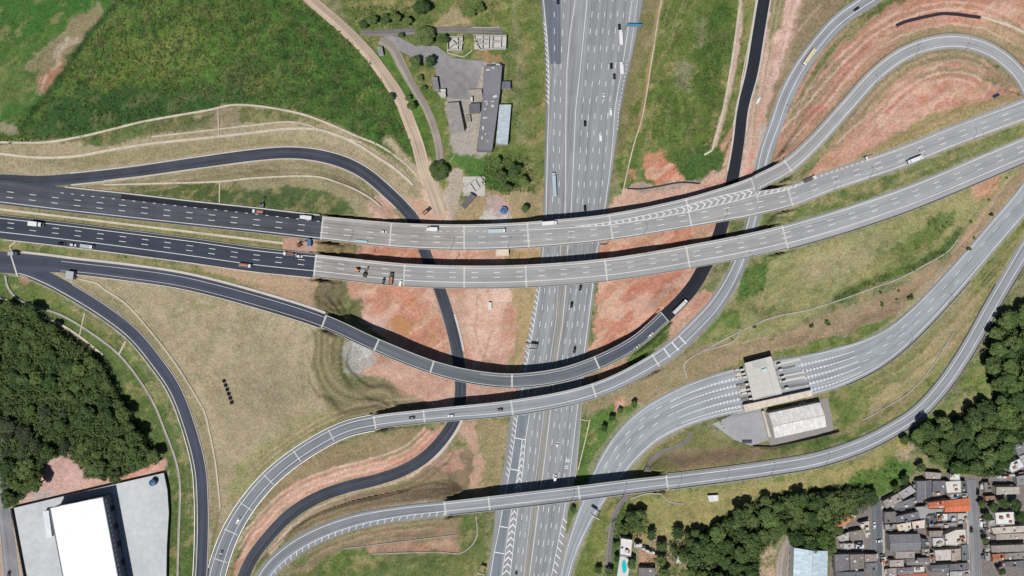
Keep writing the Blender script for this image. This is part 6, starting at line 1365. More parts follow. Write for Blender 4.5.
# warehouse
def warehouse():
    zt = YARD_Z + 10.5; k = 79 / 15
    TL, TR = np.array(P(50, 508, zt)), np.array(P(103, 497, zt)); dn = np.array(P(118, 576, zt)) - TR; dn /= np.linalg.norm(dn); Ln = 92.0
    BR, BL = TR + dn * Ln, TL + dn * Ln
    root = thing('warehouse', 'large white roofed warehouse with bluish window row on its eastern wall', 'warehouse', (*((TL + BR) / 2)[:2], YARD_Z))
    ac = (TR - TL); W_ = np.linalg.norm(ac); ac /= W_; M_W = plain('white_membrane', (250, 250, 250), .6, .06, .3); rise = np.array([0, 0, .9])
    md0, md1 = (TL + TR) / 2 + rise, (BL + BR) / 2 + rise; nb = 10
    for s_ in (0, 1):
        for i in range(nb):
            a0, a1 = i / nb * Ln + .004, (i + 1) / nb * Ln - .004
            e = TL if s_ == 0 else TR; q = [e + dn * a0, e + dn * a1, md0 + dn * a1, md0 + dn * a0]
            if s_ == 0: q = q
            else: q = q[::-1]
            t_ = np.array([0, 0, -.2]); wobj('roof_panel', q + [p + t_ for p in q], [(0, 1, 2, 3), (0, 4, 5, 1), (1, 5, 6, 2), (2, 6, 7, 3), (3, 7, 4, 0)], M_W, root, uv=[(p[0], p[1]) for p in q * 2])
    mb = MB(); Z = lambda p, z_: np.array([p[0], p[1], z_]); ins = .3
    a, b, c, d = TL + ac * ins + dn * ins, TR - ac * ins + dn * ins, BR - ac * ins - dn * ins, BL + ac * ins - dn * ins
    V = [Z(p, z_) for z_ in (YARD_Z - .3, zt - .05) for p in (a, b, c, d)] + [Z((a + b) / 2, zt + .65), Z((c + d) / 2, zt + .65)]
    mb.add(V, [(0, 4, 8, 5, 1), (1, 5, 6, 2), (2, 6, 9, 7, 3), (3, 7, 4, 0)]); mb.wbuild('wall', plain('warehouse_cladding', (104, 112, 124), .7, .2, .5), root)
    mb = MB()
    for p, q in ((TL, TR), (TR, BR), (BR, BL), (BL, TL)):
        u_ = (q - p) / np.linalg.norm(q - p); nn = np.array([u_[1], -u_[0], 0]) * .25
        V = [p - nn, q - nn, q + nn, p + nn]; mb.add([v + [0, 0, z_] for z_ in (-.3, .35) for v in V], [(4, 5, 6, 7)[::-1], (0, 1, 5, 4), (1, 2, 6, 5), (2, 3, 7, 6), (3, 0, 4, 7)])
    mb.wbuild('gutter', plain('gutter_grey', (120, 126, 134), .6, .2, 1), root)
    M_BW = plain('blue_pane', (120, 150, 180), .2, .2, 1, spec=.5)
    for i in range(26):       # window row of the eastern wall
        o = Z(b, YARD_Z + 6.6) + dn * (2 + i * 3.4); nn = ac * .06; q = [o + nn, o + dn * 2.3 + nn, o + dn * 2.3 + nn + [0, 0, 2.2], o + nn + [0, 0, 2.2]]
        wobj('window', q + [p - nn * 1.2 for p in q], [(0, 1, 2, 3)[::-1], (0, 1, 5, 4), (1, 2, 6, 5), (2, 3, 7, 6), (3, 0, 4, 7)], M_BW, root)
    for i in range(7):
        o = Z(b, YARD_Z) + dn * (8 + i * 12.5); nn = ac * .08; q = [o + nn, o + dn * 4 + nn, o + dn * 4 + nn + [0, 0, 4.4], o + nn + [0, 0, 4.4]]
        wobj('dock_door', q + [p - nn * 1.2 for p in q], [(0, 1, 2, 3)[::-1], (0, 1, 5, 4), (1, 2, 6, 5), (2, 3, 7, 6), (3, 0, 4, 7)], M_DARK, root)
    house([(42.5, 511.5), (48.5, 510.5), (52, 537), (46.8, 538)], 3.6, 'f', (226, 232, 236), 'narrow white annex along the west wall of the warehouse', 3, z0=YARD_Z, name='annex', cat='annex')
warehouse()
def wall_px(pts, h, mat, label, wd=.25, z=None, name='boundary_wall', cat='wall'):
    root = None; q = []
    for i in range(len(pts) - 1):
        n = max(2, int(math.hypot(pts[i + 1][0] - pts[i][0], pts[i + 1][1] - pts[i][1]) / 4))
        for t_ in np.linspace(0, 1, n, endpoint=False): q.append((pts[i][0] * (1 - t_) + pts[i + 1][0] * t_, pts[i][1] * (1 - t_) + pts[i + 1][1] * t_))
    q.append(pts[-1]); C = np.array([G(a, b) if z is None else P(a, b, z) for a, b in q]); n = len(C)
    T_ = np.gradient(C[:, :2], axis=0); T_ /= np.linalg.norm(T_, axis=1)[:, None]; V = []
    for i in range(n):
        nx, ny = -T_[i][1] * wd / 2, T_[i][0] * wd / 2
        V += [(C[i][0] + nx, C[i][1] + ny, C[i][2] - 1), (C[i][0] + nx, C[i][1] + ny, C[i][2] + h), (C[i][0] - nx, C[i][1] - ny, C[i][2] + h), (C[i][0] - nx, C[i][1] - ny, C[i][2] - 1)]
    F = [(4 * i + j, 4 * i + 4 + j, 4 * i + 5 + j, 4 * i + 1 + j) for i in range(n - 1) for j in range(3)] + [(0, 1, 2, 3), tuple(4 * (n - 1) + j for j in (3, 2, 1, 0))]
    o = obj(name, V, F, mat); tag(o, label, cat); return o
wall_px([(13, 507.5), (90, 489.3), (165, 472)], 2.4, plain('wall_dark', (70, 66, 66), .9, .3, .8), 'dark boundary wall between the white yard and the pink spoil heap', z=YARD_Z - .2)
wall_px([(165.5, 472), (169, 489), (170.5, 512), (168.5, 545), (167.5, 610)], 2.2, plain('wall_green', (60, 78, 60), .9, .4, .8), 'dark green boundary wall on the east of the white yard', z=YARD_Z - .2)
wall_px([(13, 508), (26, 576), (33, 616)], 2.2, plain('wall_dark', (70, 66, 66), .9, .3, .8), 'dark boundary wall between the white yard and the road at the left edge', z=YARD_Z - .2)
# old works in the north
N1 = lambda *p: T(400, 20, 8, *p)
N2 = lambda *p: T(400, 92, 8, *p)
N3 = lambda *p: T(400, 150, 8, *p)
def works():
    house([(484, 66), (502, 65.5), (500, 92), (492, 151), (476.5, 150.5), (480.5, 120), (483, 92)], 6, 'f', (128, 128, 134), 'long dark grey decaying roof of the old works', 0, par=.6, name='workshop', cat='workshop')
    house(N2((366, 92), (470, 80), (515, 304), (402, 334)), 5, 's', (156, 150, 146), 'weathered pale grey roof of the old works on the west', 3, name='workshop', cat='workshop')
    house(N2((796, 102), (890, 100), (862, 418), (768, 410)), 4.5, 's', (186, 198, 206), 'pale blue sheet roof along the east of the old works', 3, name='workshop', cat='workshop')
    house(N1((252, 452), (298, 456), (314, 556), (272, 560)), 4, 's', (136, 134, 136), 'small grey roof with white end at the west of the works yard', 3, name='shed', cat='shed')
    house(N1((818, 492), (884, 492), (884, 548), (812, 548)), 4, 's', (110, 112, 120), 'small dark roof at the east of the works yard', 3, name='shed', cat='shed')
    house(N2((552, 96), (640, 90), (638, 160), (552, 164)), 4.5, 's', (104, 104, 110), 'dark slate shed roof in the middle of the works yard', 0, name='shed', cat='shed')
    house(N3((482, 438), (566, 346), (608, 372), (516, 470)), 3.6, 's', (104, 102, 106), 'dark oblong shed roof on the dry ground north of the trunk bridge', 0, name='shed', cat='shed')
    house(T(256, 0, 4, (482, 186), (504, 186), (510, 218), (492, 220)), 3, 's', (150, 148, 152), 'small gatehouse roof beside the dirt road', 3, name='gatehouse', cat='gatehouse')
    for q_, h_, c_, lb_ in ((N1((545, 560), (655, 556), (650, 590), (560, 600)), 3, (176, 164, 150), 'broken tan roof piece in the middle of the works yard'), (N2((560, 40), (580, 38), (582, 78), (562, 80)), 3, (222, 218, 210), 'small white upright block in the works yard'), (N2((300, 5), (362, 0), (368, 40), (330, 46)), 3.4, (196, 192, 190), 'small pale shed west of the weathered roof'), (N2((600, 5), (655, 2), (660, 70), (606, 78)), 3.6, (168, 158, 142), 'roofless tan room beside the long dark roof'), (N2((520, 190), (560, 186), (566, 240), (530, 246)), 2.6, (150, 142, 132), 'low brown ruin block east of the weathered roof'), (N1((318, 556), (362, 552), (368, 576), (328, 580)), 3, (214, 210, 204), 'tiny white roof at the works yard corner')):
        house(q_, h_, 'f', c_, lb_, 3, par=.5, name='shed', cat='shed')
    def ruin(segs, h, label, z=None):
        pts = [p for s_ in segs for p in s_]; c = G(*np.mean(pts, 0)); root = thing('ruin', label, 'ruin', c)
        for a, b in segs:
            pa, pb = P(*a, c[2] + h), P(*b, c[2] + h); d = (pb - pa) / np.linalg.norm(pb - pa); nn = np.array([-d[1], d[0], 0]) * .16
            mb = MB(); V = [p * [1, 1, 0] + [0, 0, zz] for zz in (c[2] - 1, c[2] + h * (.9 + .2 * random.random())) for p in (pa - nn - d * .15, pb - nn + d * .15, pb + nn + d * .15, pa + nn - d * .15)]
            mb.add(V, [(4, 5, 6, 7), (0, 1, 5, 4), (1, 2, 6, 5), (2, 3, 7, 6), (3, 0, 4, 7)]); mb.wbuild('wall', WALLS[3], root)
        poly = np.array(pts); x0, y0 = poly.min(0); x1, y1 = poly.max(0); mb = MB()
        mb.prism([P(a, b, c[2] + .3) for a, b in ((x0, y0), (x1, y0), (x1, y1), (x0, y1))], c[2] - 1, c[2] + .3); mb.wbuild('floor_slab', plain('ruin_floor', (196, 192, 186), .9, .4, 1), root)
    def S(f, *segs): return [tuple(f(a, b)) for a, b in segs]
    ruin(S(N1, ((380, 132), (500, 132)), ((380, 132), (382, 236)), ((382, 236), (492, 234)), ((460, 134), (460, 234)), ((462, 165), (500, 165)), ((462, 196), (500, 198)), ((500, 132), (500, 165)), ((420, 160), (446, 190)), ((400, 215), (440, 182)), ((495, 198), (492, 234))), 3, 'smaller white walled roofless ruin beside the entrance lane')
    ruin(S(N1, ((592, 116), (850, 122)), ((850, 122), (846, 216)), ((846, 216), (640, 234)), ((640, 234), (600, 170)), ((592, 116), (596, 152)), ((596, 152), (660, 152)), ((660, 118), (658, 226)), ((712, 120), (708, 222)), ((606, 180), (656, 178)), ((660, 186), (708, 184)), ((740, 122), (736, 220)), ((810, 122), (806, 218)), ((660, 150), (708, 150)), ((740, 170), (806, 170))), 3, 'larger white walled roofless ruin with many rooms beside the entrance lane')
    ruin(S(N3, ((520, 292), (640, 212)), ((640, 212), (680, 266)), ((680, 266), (596, 340)), ((520, 292), (500, 298)), ((560, 270), (600, 330)), ((512, 366), (566, 340)), ((600, 236), (636, 300))), 2, 'low overgrown ruin walls by the dark oblong shed')
    lw = [o for o in COL.objects if o.get('label') == 'long dark grey decaying roof of the old works'][0]
    for u, v, su, sv, an in [(488, 70, 4, 1.2, 5), (493, 68, 3, 1, -8), (498, 64.5, 4, 1.2, 0), (487, 104, 1.2, 1.8, 0), (486, 101.5, 3, .8, 0), (492.5, 101.5, 3.4, .8, 0), (492.5, 106, 2.2, 2.4, 10), (485, 109, 2.4, 1, 0), (485, 117.8, 4.4, 1.3, 5), (485.5, 134, 1, 1.6, 0), (487.5, 141, 2, .8, 0), (495, 96.5, 4, 2.2, 20), (483, 128, 1.5, 4, 0), (482, 138, 1.2, 3, 0)]:
        c = P(u, v, lw.location.z + 6.05); mb = MB(); mb.box(-su * .35, su * .35, -sv * .35, sv * .35, 0, .12, math.radians(an), c); mb.wbuild('fallen_panel', WALLS[3], lw)
    # debris and low white walls of the yard
    wall_px(N1((660, 380), (690, 400), (672, 470), (655, 466)), 1.6, WALLS[3], 'zigzag white wall fragment in the works yard', .6)
    wall_px(N2((640, 306), (664, 312), (634, 330), (630, 390), (660, 376)), 1.6, WALLS[3], 'hooked white wall fragment on the long dark roof side', .5)
    wall_px(N1((380, 240), (384, 268), (470, 290), (510, 300), (580, 246)), 1.0, WALLS[3], 'low bent white garden wall below the ruins', .4)
    wall_px(N2((400, 336), (512, 310)), 1.4, WALLS[3], 'white end wall of the weathered roof', .5)
    wall_px([(472, 27.6), (500, 28)], .5, WALLS[3], 'white dashed kerb wall along the entrance lane', .3)
    wall_px(N3((395, 100), (432, 50), (436, 30)), .8, WALLS[3], 'thin white garden wall by the round tree', .25)
works()

# toll plaza
def toll():
    Q = lambda *p: T(720, 340, 8, *p); R_ = lambda *p: T(740, 380, 8, *p)
    zb = 3.9; zt = zb + 7.2; root = thing('toll_canopy', 'large pale flat canopy across the toll lanes', 'toll canopy', P(762, 378, zb))
    q = [(195, 185), (410, 130), (496, 430), (266, 482)]; W = ccw([np.array(p) for p in roof_px(Q(*q), zt)])
    c = np.mean(W, 0)
    M_CAN = plain('canopy_roof', (206, 204, 196), .7, .18, .4)
    A, B_, C_, D_ = [np.array(P(*p, zt)) for p in Q(*q)]
    def lerp(s_, t_): return (A * (1 - s_) + B_ * s_) * (1 - t_) + (D_ * (1 - s_) + C_ * s_) * t_
    cuts = [0, .26, .5, .76, 1.0]
    for i in range(4):
        for j in range(5):
            a, b, s0, s1 = j / 5 + .0008, (j + 1) / 5 - .0008, cuts[i] + .002, cuts[i + 1] - .002; dz = [0, -.25, -.25, 0][i]
            V = [lerp(s0, a), lerp(s0, b), lerp(s1, b), lerp(s1, a)]; mb = MB(); V = [v + [0, 0, dz] for v in V]
            mb.add(V + [v - [0, 0, .5] for v in V], [(0, 1, 2, 3), (7, 6, 5, 4), (0, 4, 5, 1), (1, 5, 6, 2), (2, 6, 7, 3), (3, 7, 4, 0)]); mb.wbuild('roof_panel', M_CAN if i in (0, 3) or j else plain('canopy_inner', (190, 190, 184), .7, .2, .4), root)
    mb = MB()
    for a, b in ((A, B_), (B_, C_), (C_, D_), (D_, A)):
        d = (b - a) / np.linalg.norm(b - a); nn = np.array([-d[1], d[0], 0]) * .3; V = [a, b, b - nn, a - nn]
        mb.add([v + [0, 0, z_] for z_ in (-.8, .3) for v in V], [(4, 5, 6, 7), (0, 1, 5, 4), (1, 2, 6, 5), (2, 3, 7, 6), (3, 0, 4, 7)])
    mb.wbuild('fascia', plain('fascia', (214, 212, 206), .7, .15, .6), root)
    o = lerp(.62, .3); mb = MB(); mb.box(-1.6, 1.6, -1.1, 1.1, 0, .8, .25, o); mb.wbuild('roof_unit', plain('roof_unit', (196, 216, 220), .5, .1, 1), root)
    for s_ in (.12, .88):
        for t_ in (.06, .28, .5, .72, .94):
            p = lerp(s_, t_); mb = MB(); mb.cyl((p[0], p[1], zb - .5), (p[0], p[1], zt - .6), .3, n=8); mb.wbuild('column', M_CONC, root)
    isl = [((435, 190), (652, 142), (655, 160), (440, 210)), ((448, 234), (600, 200), (602, 214), (452, 250)), ((462, 290), (684, 246), (688, 262), (468, 306)), ((476, 322), (690, 282), (694, 304), (482, 344)), ((498, 380), (710, 340), (714, 358), (502, 394)),
           ((118, 268), (200, 250), (206, 276), (122, 294)), ((120, 300), (212, 282), (214, 296), (124, 312)), ((130, 355), (230, 336), (234, 354), (134, 374)), ((150, 396), (240, 374), (248, 398), (154, 418)), ((160, 426), (250, 410), (254, 426), (164, 442)), ((165, 466), (262, 452), (262, 474), (170, 488)), ((108, 238), (190, 226), (192, 236), (110, 250))]
    names = ['first', 'second', 'third', 'fourth', 'fifth', 'second', 'third', 'fourth', 'fifth', 'sixth', 'seventh', 'first']
    for i, q in enumerate(isl):
        side = 'east' if i < 5 else 'west'; W = [P(*p, zb + .35) for p in Q(*q)]; c = np.mean(W, 0); r = thing('toll_island', 'kerbed toll lane island %s of the canopy, %s from the north' % (side, names[i]), 'toll island', (c[0], c[1], zb), group='toll lane islands')
        mb = MB(); mb.prism(W, zb - .4, zb + .35); mb.wbuild('kerb', plain('island_light', (212, 206, 196), .85, .25, .8) if i % 3 != 1 else plain('island_dark', (130, 126, 124), .85, .3, .8), r)
        a, b = (W[0] + W[3]) / 2, (W[1] + W[2]) / 2; d = (b - a) / np.linalg.norm(b - a); an = math.atan2(d[1], d[0])
        mb = MB(); e = a if side == 'east' else b; s_ = 1 if side == 'east' else -1
        mb.box(-1.2, 1.2, -.55, .55, 0, 2.5, an, e + d * s_ * 2.2); mb.wbuild('booth', plain('booth', (220, 216, 206), .6, .15, 1), r)
        mb = MB(); e2 = b if side == 'east' else a; mb.cyl(e2 - d * s_ * .6, e2 - d * s_ * .6 + [0, 0, 1.1], .32, n=8); mb.wbuild('crash_bollard', plain('bollard_yellow', (214, 176, 90), .6, .2, 1), r)
    house(Q((185, 520), (728, 400), (738, 448), (200, 578)), 3.6, 's', (216, 204, 188), 'long cream walkway roof along the south of the toll lanes', 1, z0=zb, name='walkway_roof', cat='roof')
    house(R_((230, 266), (640, 180), (692, 374), (280, 466)), 6.2, 'g', (226, 224, 220), 'pale grey gabled roof of the toll office building', 3, z0=zb, name='office_building', cat='building')
    house(R_((174, 250), (192, 246), (250, 455), (230, 460)), 2.4, 'f', (204, 194, 182), 'narrow pale roofed passage west of the toll office building', 1, z0=zb, name='passage', cat='passage')
    wall_px(R_((100, 528), (250, 532), (430, 500), (600, 462), (790, 412)), 1.6, plain('wall_dark', (70, 66, 66), .9, .3, .8), 'curving dark retaining wall south of the toll office', .4, name='retaining_wall')
toll()
# ------------------------------------------------------------------ vegetation
L_DARK = leaf_mat('leaf_dark', (58, 84, 44), (104, 124, 70))
L_MID = leaf_mat('leaf_mid', (66, 90, 48), (108, 126, 72))
L_GREY = leaf_mat('leaf_greyish', (58, 70, 48), (86, 96, 68))
L_BRT = leaf_mat('leaf_bright', (70, 98, 48), (108, 128, 68))
M_BARK = plain('bark', (96, 80, 66), .95, .4, 2)
def leaf_cloud(centres, radii, n, size, r_, flat=.75):
    """leaf faces spread over lumpy clusters -> arrays of verts and quads"""
    c = np.array(centres); rr = np.array(radii); k = r_.choice(len(c), n, p=rr ** 2 / np.sum(rr ** 2))
    d = r_.normal(size=(n, 3)); d /= np.linalg.norm(d, axis=1)[:, None]; d[:, 2] = np.where(d[:, 2] < -.25, -d[:, 2], d[:, 2])
    rad = rr[k] * r_.uniform(.7, 1.05, n); p = c[k] + d * rad[:, None] * [1, 1, flat]
    nrm = d + r_.normal(size=(n, 3)) * .55; nrm[:, 2] += .35; nrm /= np.linalg.norm(nrm, axis=1)[:, None]
    a = np.cross(nrm, r_.normal(size=(n, 3))); a /= np.linalg.norm(a, axis=1)[:, None]; b = np.cross(nrm, a)
    s = (size * r_.uniform(.6, 1.35, n))[:, None]; V = np.stack([p - a * s, p + b * s * .55, p + a * s, p - b * s * .55], 1).reshape(-1, 3)
    return V, np.arange(n * 4).reshape(n, 4)
def fast_mesh(name, V, F, mat):
    me = bpy.data.meshes.new(name); V = np.asarray(V, np.float32); F = np.asarray(F, np.int32)
    me.vertices.add(len(V)); me.vertices.foreach_set('co', V.ravel()); me.loops.add(F.size); me.loops.foreach_set('vertex_index', F.ravel())
    me.polygons.add(len(F)); me.polygons.foreach_set('loop_start', np.arange(0, F.size, F.shape[1], dtype=np.int32)); me.update(calc_edges=True)
    me.materials.append(mat); return me
def tree_meshes(R, H, lobes, n, size, mat, seed, flat=.75):
    r_ = np.random.default_rng(seed); cs = []; rs = []
    for i in range(lobes):
        a = r_.uniform(0, 2 * math.pi); q = R * .62 * math.sqrt(r_.uniform(0.02, 1)); z = H - R * .75 + (1 - (q / R) ** 2) * R * .35 + r_.uniform(-.2, .15) * R
        cs.append((q * math.cos(a), q * math.sin(a), z)); rs.append(R * r_.uniform(.17, .40))
    V, F = leaf_cloud(cs, rs, n, size, r_, flat); crown = fast_mesh('crown', V, F, mat)
    mb = MB(); mb.cyl((0, 0, -1), (0, 0, H * .55), R * .07 + .06, R * .04 + .04, 7)
    for c in cs[:6]: mb.cyl((0, 0, H * .42), (c[0] * .9, c[1] * .9, c[2]), R * .035 + .03, R * .012 + .015, 5)
    tr = bpy.data.meshes.new('trunk'); tr.from_pydata(mb.v, [], mb.f); tr.materials.append(M_BARK)
    return crown, tr
PROTO = {}
for nm, mat, cnt in (('dark', L_DARK, 5), ('mid', L_MID, 5), ('grey', L_GREY, 4), ('bright', L_BRT, 3)):
    PROTO[nm] = [tree_meshes(4.0, 7.5, 22 + i % 3 * 7, 2300, .38, mat, 100 + i * 7 + len(nm)) for i in range(cnt)]
ROUND = tree_meshes(8, 9, 40, 7000, .5, L_MID, 5, .8)
BUSH = {nm: [tree_meshes(1.6, 2.0, 7, 420, .28, mat, 300 + i, .8) for i in range(3)] for nm, mat in (('mid', L_MID), ('dark', L_DARK), ('bright', L_BRT))}
def put_tree(u, v, R, meshes, label, group=None, name='tree', cat='tree', base=4.0):
    c = G(u, v); s = R / base; h = 7.5 * s if name == 'tree' else 0
    c = P(u, v, c[2] + h * .6); c[2] = float(gz(c[0], c[1]))
    o = thing(name, label, cat, (c[0], c[1], c[2]), random.uniform(0, 6.28), group); o.scale = (s * random.uniform(.9, 1.1), s * random.uniform(.9, 1.1), s * random.uniform(.85, 1.15))
    for nm, me_ in (('trunk', meshes[1]), ('crown', meshes[0])):
        ch = bpy.data.objects.new(nm, me_); COL.objects.link(ch); ch.parent = o
    return o
def inside(pts, u, v):
    ins = False; n = len(pts)
    for i in range(n):
        a, b = pts[i], pts[(i + 1) % n]
        if (a[1] > v) != (b[1] > v) and u < (b[0] - a[0]) * (v - a[1]) / (b[1] - a[1]) + a[0]: ins = not ins
    return ins
def wood(poly, spacing, kinds, label, group, rmin, rmax, holes=()):
    q = np.array(poly); out = []
    for v in np.arange(max(-8, q[:, 1].min()), min(588, q[:, 1].max()), spacing * .86):
        for u in np.arange(max(-10, q[:, 0].min()), min(1036, q[:, 0].max()), spacing):
            uu = u + random.uniform(-.42, .42) * spacing + (spacing / 2 if int(v / spacing) % 2 else 0); vv = v + random.uniform(-.4, .4) * spacing
            if not inside(poly, uu, vv) or any(inside(h, uu, vv) for h in holes): continue
            k = kinds(uu, vv); put_tree(uu, vv, random.uniform(rmin, rmax), random.choice(PROTO[k]), label[k], group)
            out.append((uu, vv))
    return len(out)
def kw(u, v):
    if math.hypot(u - 35, (v - 430) * .9) < 38 and random.random() < .75: return 'grey'
    return random.choice(['dark', 'dark', 'mid', 'mid', 'bright'] if v < 440 else ['mid', 'mid', 'bright', 'dark'])
nW = wood(WOOD_W, 14.6, kw, {'dark': 'dark green tree of the dense wood at the left edge', 'mid': 'mid green tree of the dense wood at the left edge', 'bright': 'bright green tree of the dense wood at the left edge', 'grey': 'grey leafed tree of the dense wood at the left edge'}, 'trees of the western wood', 3.2, 6.4)
nE = wood(WOOD_E, 14.5, lambda u, v: random.choice(['dark', 'dark', 'mid', 'bright']), {'dark': 'dark tree of the wood at the right edge above the houses', 'mid': 'greener tree of the wood at the right edge above the houses', 'bright': 'light green tree of the wood at the right edge above the houses'}, 'trees of the eastern wood', 5.0, 7.6)
nS = wood(WOOD_S, 14, lambda u, v: random.choice(['dark', 'dark', 'mid', 'mid', 'bright']), {'dark': 'dark tree of the wood between the southern ramp and the pale blue hall', 'mid': 'greener tree of the wood between the southern ramp and the pale blue hall', 'bright': 'light green tree of the wood between the southern ramp and the pale blue hall'}, 'trees of the southern wood', 4.8, 7.2)
for u, v, R, k, lb in [(425, 35, 8.4, 'R', 'big round dark tree over the entrance lane of the old works'), (439.5, 171, 8.2, 'R', 'big round tree between the dirt road and the old works'),
    (421.5, 9, 6.2, 'mid', 'dark round tree near the top edge above the entrance lane'), (416, 62, 5, 'mid', 'bushy tree in the works verge west of the yard'), (429.5, 62, 4.6, 'dark', 'dark tree at the west corner of the works yard'),
    (443, 40, 4.2, 'dark', 'small dark tree just left of the smaller ruin'), (401, 35, 2.6, 'dark', 'little dark bush tree in the lane fork'), (407, 22, 4, 'mid', 'bluish green tree west of the dark round tree'),
    (385, 20, 4, 'dark', 'leftmost dark tree of the row above the entrance lane'), (372, 20, 4.2, 'dark', 'dark tree left of the row above the entrance lane'), (395, 18, 4.2, 'mid', 'middle tree of the row above the entrance lane'), (363, 24, 3.4, 'dark', 'small dark tree right of the dirt road at the top'),
    (525, 209, 3.4, 'dark', 'small lone dark tree on dry ground left of the motorway'), (411, 106, 4, 'dark', 'dark tree squeezed between the dirt road and the lane'), (408, 98, 2.8, 'dark', 'small dark tree just north of that squeezed by the dirt road'),
    (390, 98, 3.4, 'dark', 'small dark tree at the left rim of the dirt road'), (500, 176, 5, 'mid', 'leafy tree in the green thicket below the old works'), (514, 170, 5.4, 'mid', 'broad tree in the middle of the thicket below the old works'), (524, 182, 4.4, 'bright', 'pale tree at the east of the thicket below the old works'), (508, 188, 3.8, 'mid', 'low tree at the south of the thicket below the old works'),
    (497, 162, 4, 'bright', 'pale tree at the north of the thicket below the old works'), (480, 8, 4, 'mid', 'mid green tree near the top right of the entrance lane'), (472, 14, 3.6, 'bright', 'paler tree beside the mid green tree at the top'), (420, 78, 2.6, 'mid', 'small bush tree on the works verge, upper'), (424, 88, 2.4, 'bright', 'small bush tree on the works verge, lower'),
    (632, 517, 5.2, 'mid', 'left tree of the clump north of the white villa'), (641, 514, 4.6, 'dark', 'right tree of the clump north of the white villa'), (626, 528, 5, 'mid', 'lower tree of the clump north of the white villa'), (638, 526, 4.6, 'dark', 'low dark tree just above the white villa'),
    (632, 563, 4, 'dark', 'dark tree between the pool and the red earth'), (652, 535, 4.4, 'dark', 'dark tree west of the bare gap in the southern wood'), (661, 545, 4.4, 'dark', 'dark tree right of the thin lean-to roof'), (678, 533, 5, 'dark', 'dark tree at the north-west tip of the southern wood'), (688, 540, 5.2, 'mid', 'tree on the north-west rim of the southern wood'), (695, 533, 4.2, 'dark', 'darkest tree at the dry slope of the southern wood'), (660, 560, 4.6, 'mid', 'tree east of the dark grey pool house'), (664, 572, 4.4, 'mid', 'tree at the bottom edge east of the pool house'), (690, 572, 4.6, 'bright', 'bright tree south of the grey house in the clearing'), (684, 556, 3.6, 'dark', 'dark tree near the small white roof of the clearing'),
    (904, 440, 3.8, 'dark', 'dark outlier tree close to the southern ramp'), (920, 467, 4.2, 'dark', 'dark tree just north of the houses'), (905, 480, 4.4, 'dark', 'dark tree on the green slope at the northern houses'), (895, 488, 3.4, 'mid', 'low tree at the northern house fronts'),
    (992, 508, 4.6, 'mid', 'tree in the leafy yard, nearest the street'), (1002, 502, 4.8, 'mid', 'tree in the middle of the leafy yard'), (1014, 505, 5, 'dark', 'dark tree in the leafy yard by the right edge'), (987, 515, 3.8, 'dark', 'dark tree below the leafy yard at the street'), (1020, 516, 5, 'dark', 'dark tree at the right edge by the white square roof'), (981, 504, 3.2, 'dark', 'small dark street tree beside the leafy yard'), (1000, 571, 3.4, 'mid', 'small tree near the bottom right roofs'), (985, 540, 2.6, 'mid', 'small tree in the gap right of the right street'),
    (833, 548, 3.8, 'bright', 'yellowish tree at the corner of the pale blue hall'), (912, 526, 2.2, 'bright', 'tiny tree among the block roofs'), (838, 530, 3.4, 'dark', 'dark tree beside the rusty orange roof'),
    (634, 404, 3.2, 'bright', 'small pale tree under the eastern ramp bend'), (612, 418, 3, 'bright', 'small pale tree in the green strip by the toll road'), (604, 428, 3, 'mid', 'mid green tree in the green strip by the toll road'), (620, 411, 2.6, 'mid', 'small tree between the pink soil and the toll road'),
    (609, 572, 3.6, 'mid', 'tree left of the villa path at the bottom edge'), (598, 570, 3, 'mid', 'small tree on the verge at the bottom edge'), (616, 545, 3, 'mid', 'tree between the path and the pool terrace'), (617, 558, 3, 'dark', 'dark tree between the path and the pool terrace'), (573, 509, 2.4, 'dark', 'dark bush tree under the southern ramp bridge')]:
    if k == 'R': o = put_tree(u, v, R, ROUND, lb, base=8.0); o.scale = [R / 8 * .95] * 3
    else: put_tree(u, v, R, random.choice(PROTO[k]), lb)
for i, (u, v, R, wh) in enumerate([(880, 292, 2.2, 'top of the cluster'), (880.5, 305, 2.6, 'left of the cluster'), (908, 297, 3.6, 'largest of the cluster'), (896, 299.5, 1.5, 'smallest of the cluster'), (898, 291, 1.4, 'tiny northern one of the cluster'), (810, 325.5, 2.6, 'western pair, left'), (826.5, 323, 3, 'western pair, right'), (754, 327, 2.2, 'alone by the hooked channel'), (968, 250, 2.6, 'lowest along the toll road'), (974, 238, 2, 'second lowest along the toll road'), (990, 215, 2.4, 'large one along the toll road'), (970, 222, 1.8, 'beside the dirt track'), (988, 200, 1.6, 'upper beside the dirt track'), (1006, 178, 1.5, 'uppermost below the trunk road')]):
    put_tree(u, v, R * .8, random.choice(BUSH[('mid', 'dark', 'bright')[i % 3]]), 'small shrub on the brown eastern bank, %s' % wh, 'shrubs on the eastern bank', 'shrub', 'shrub', 1.6)

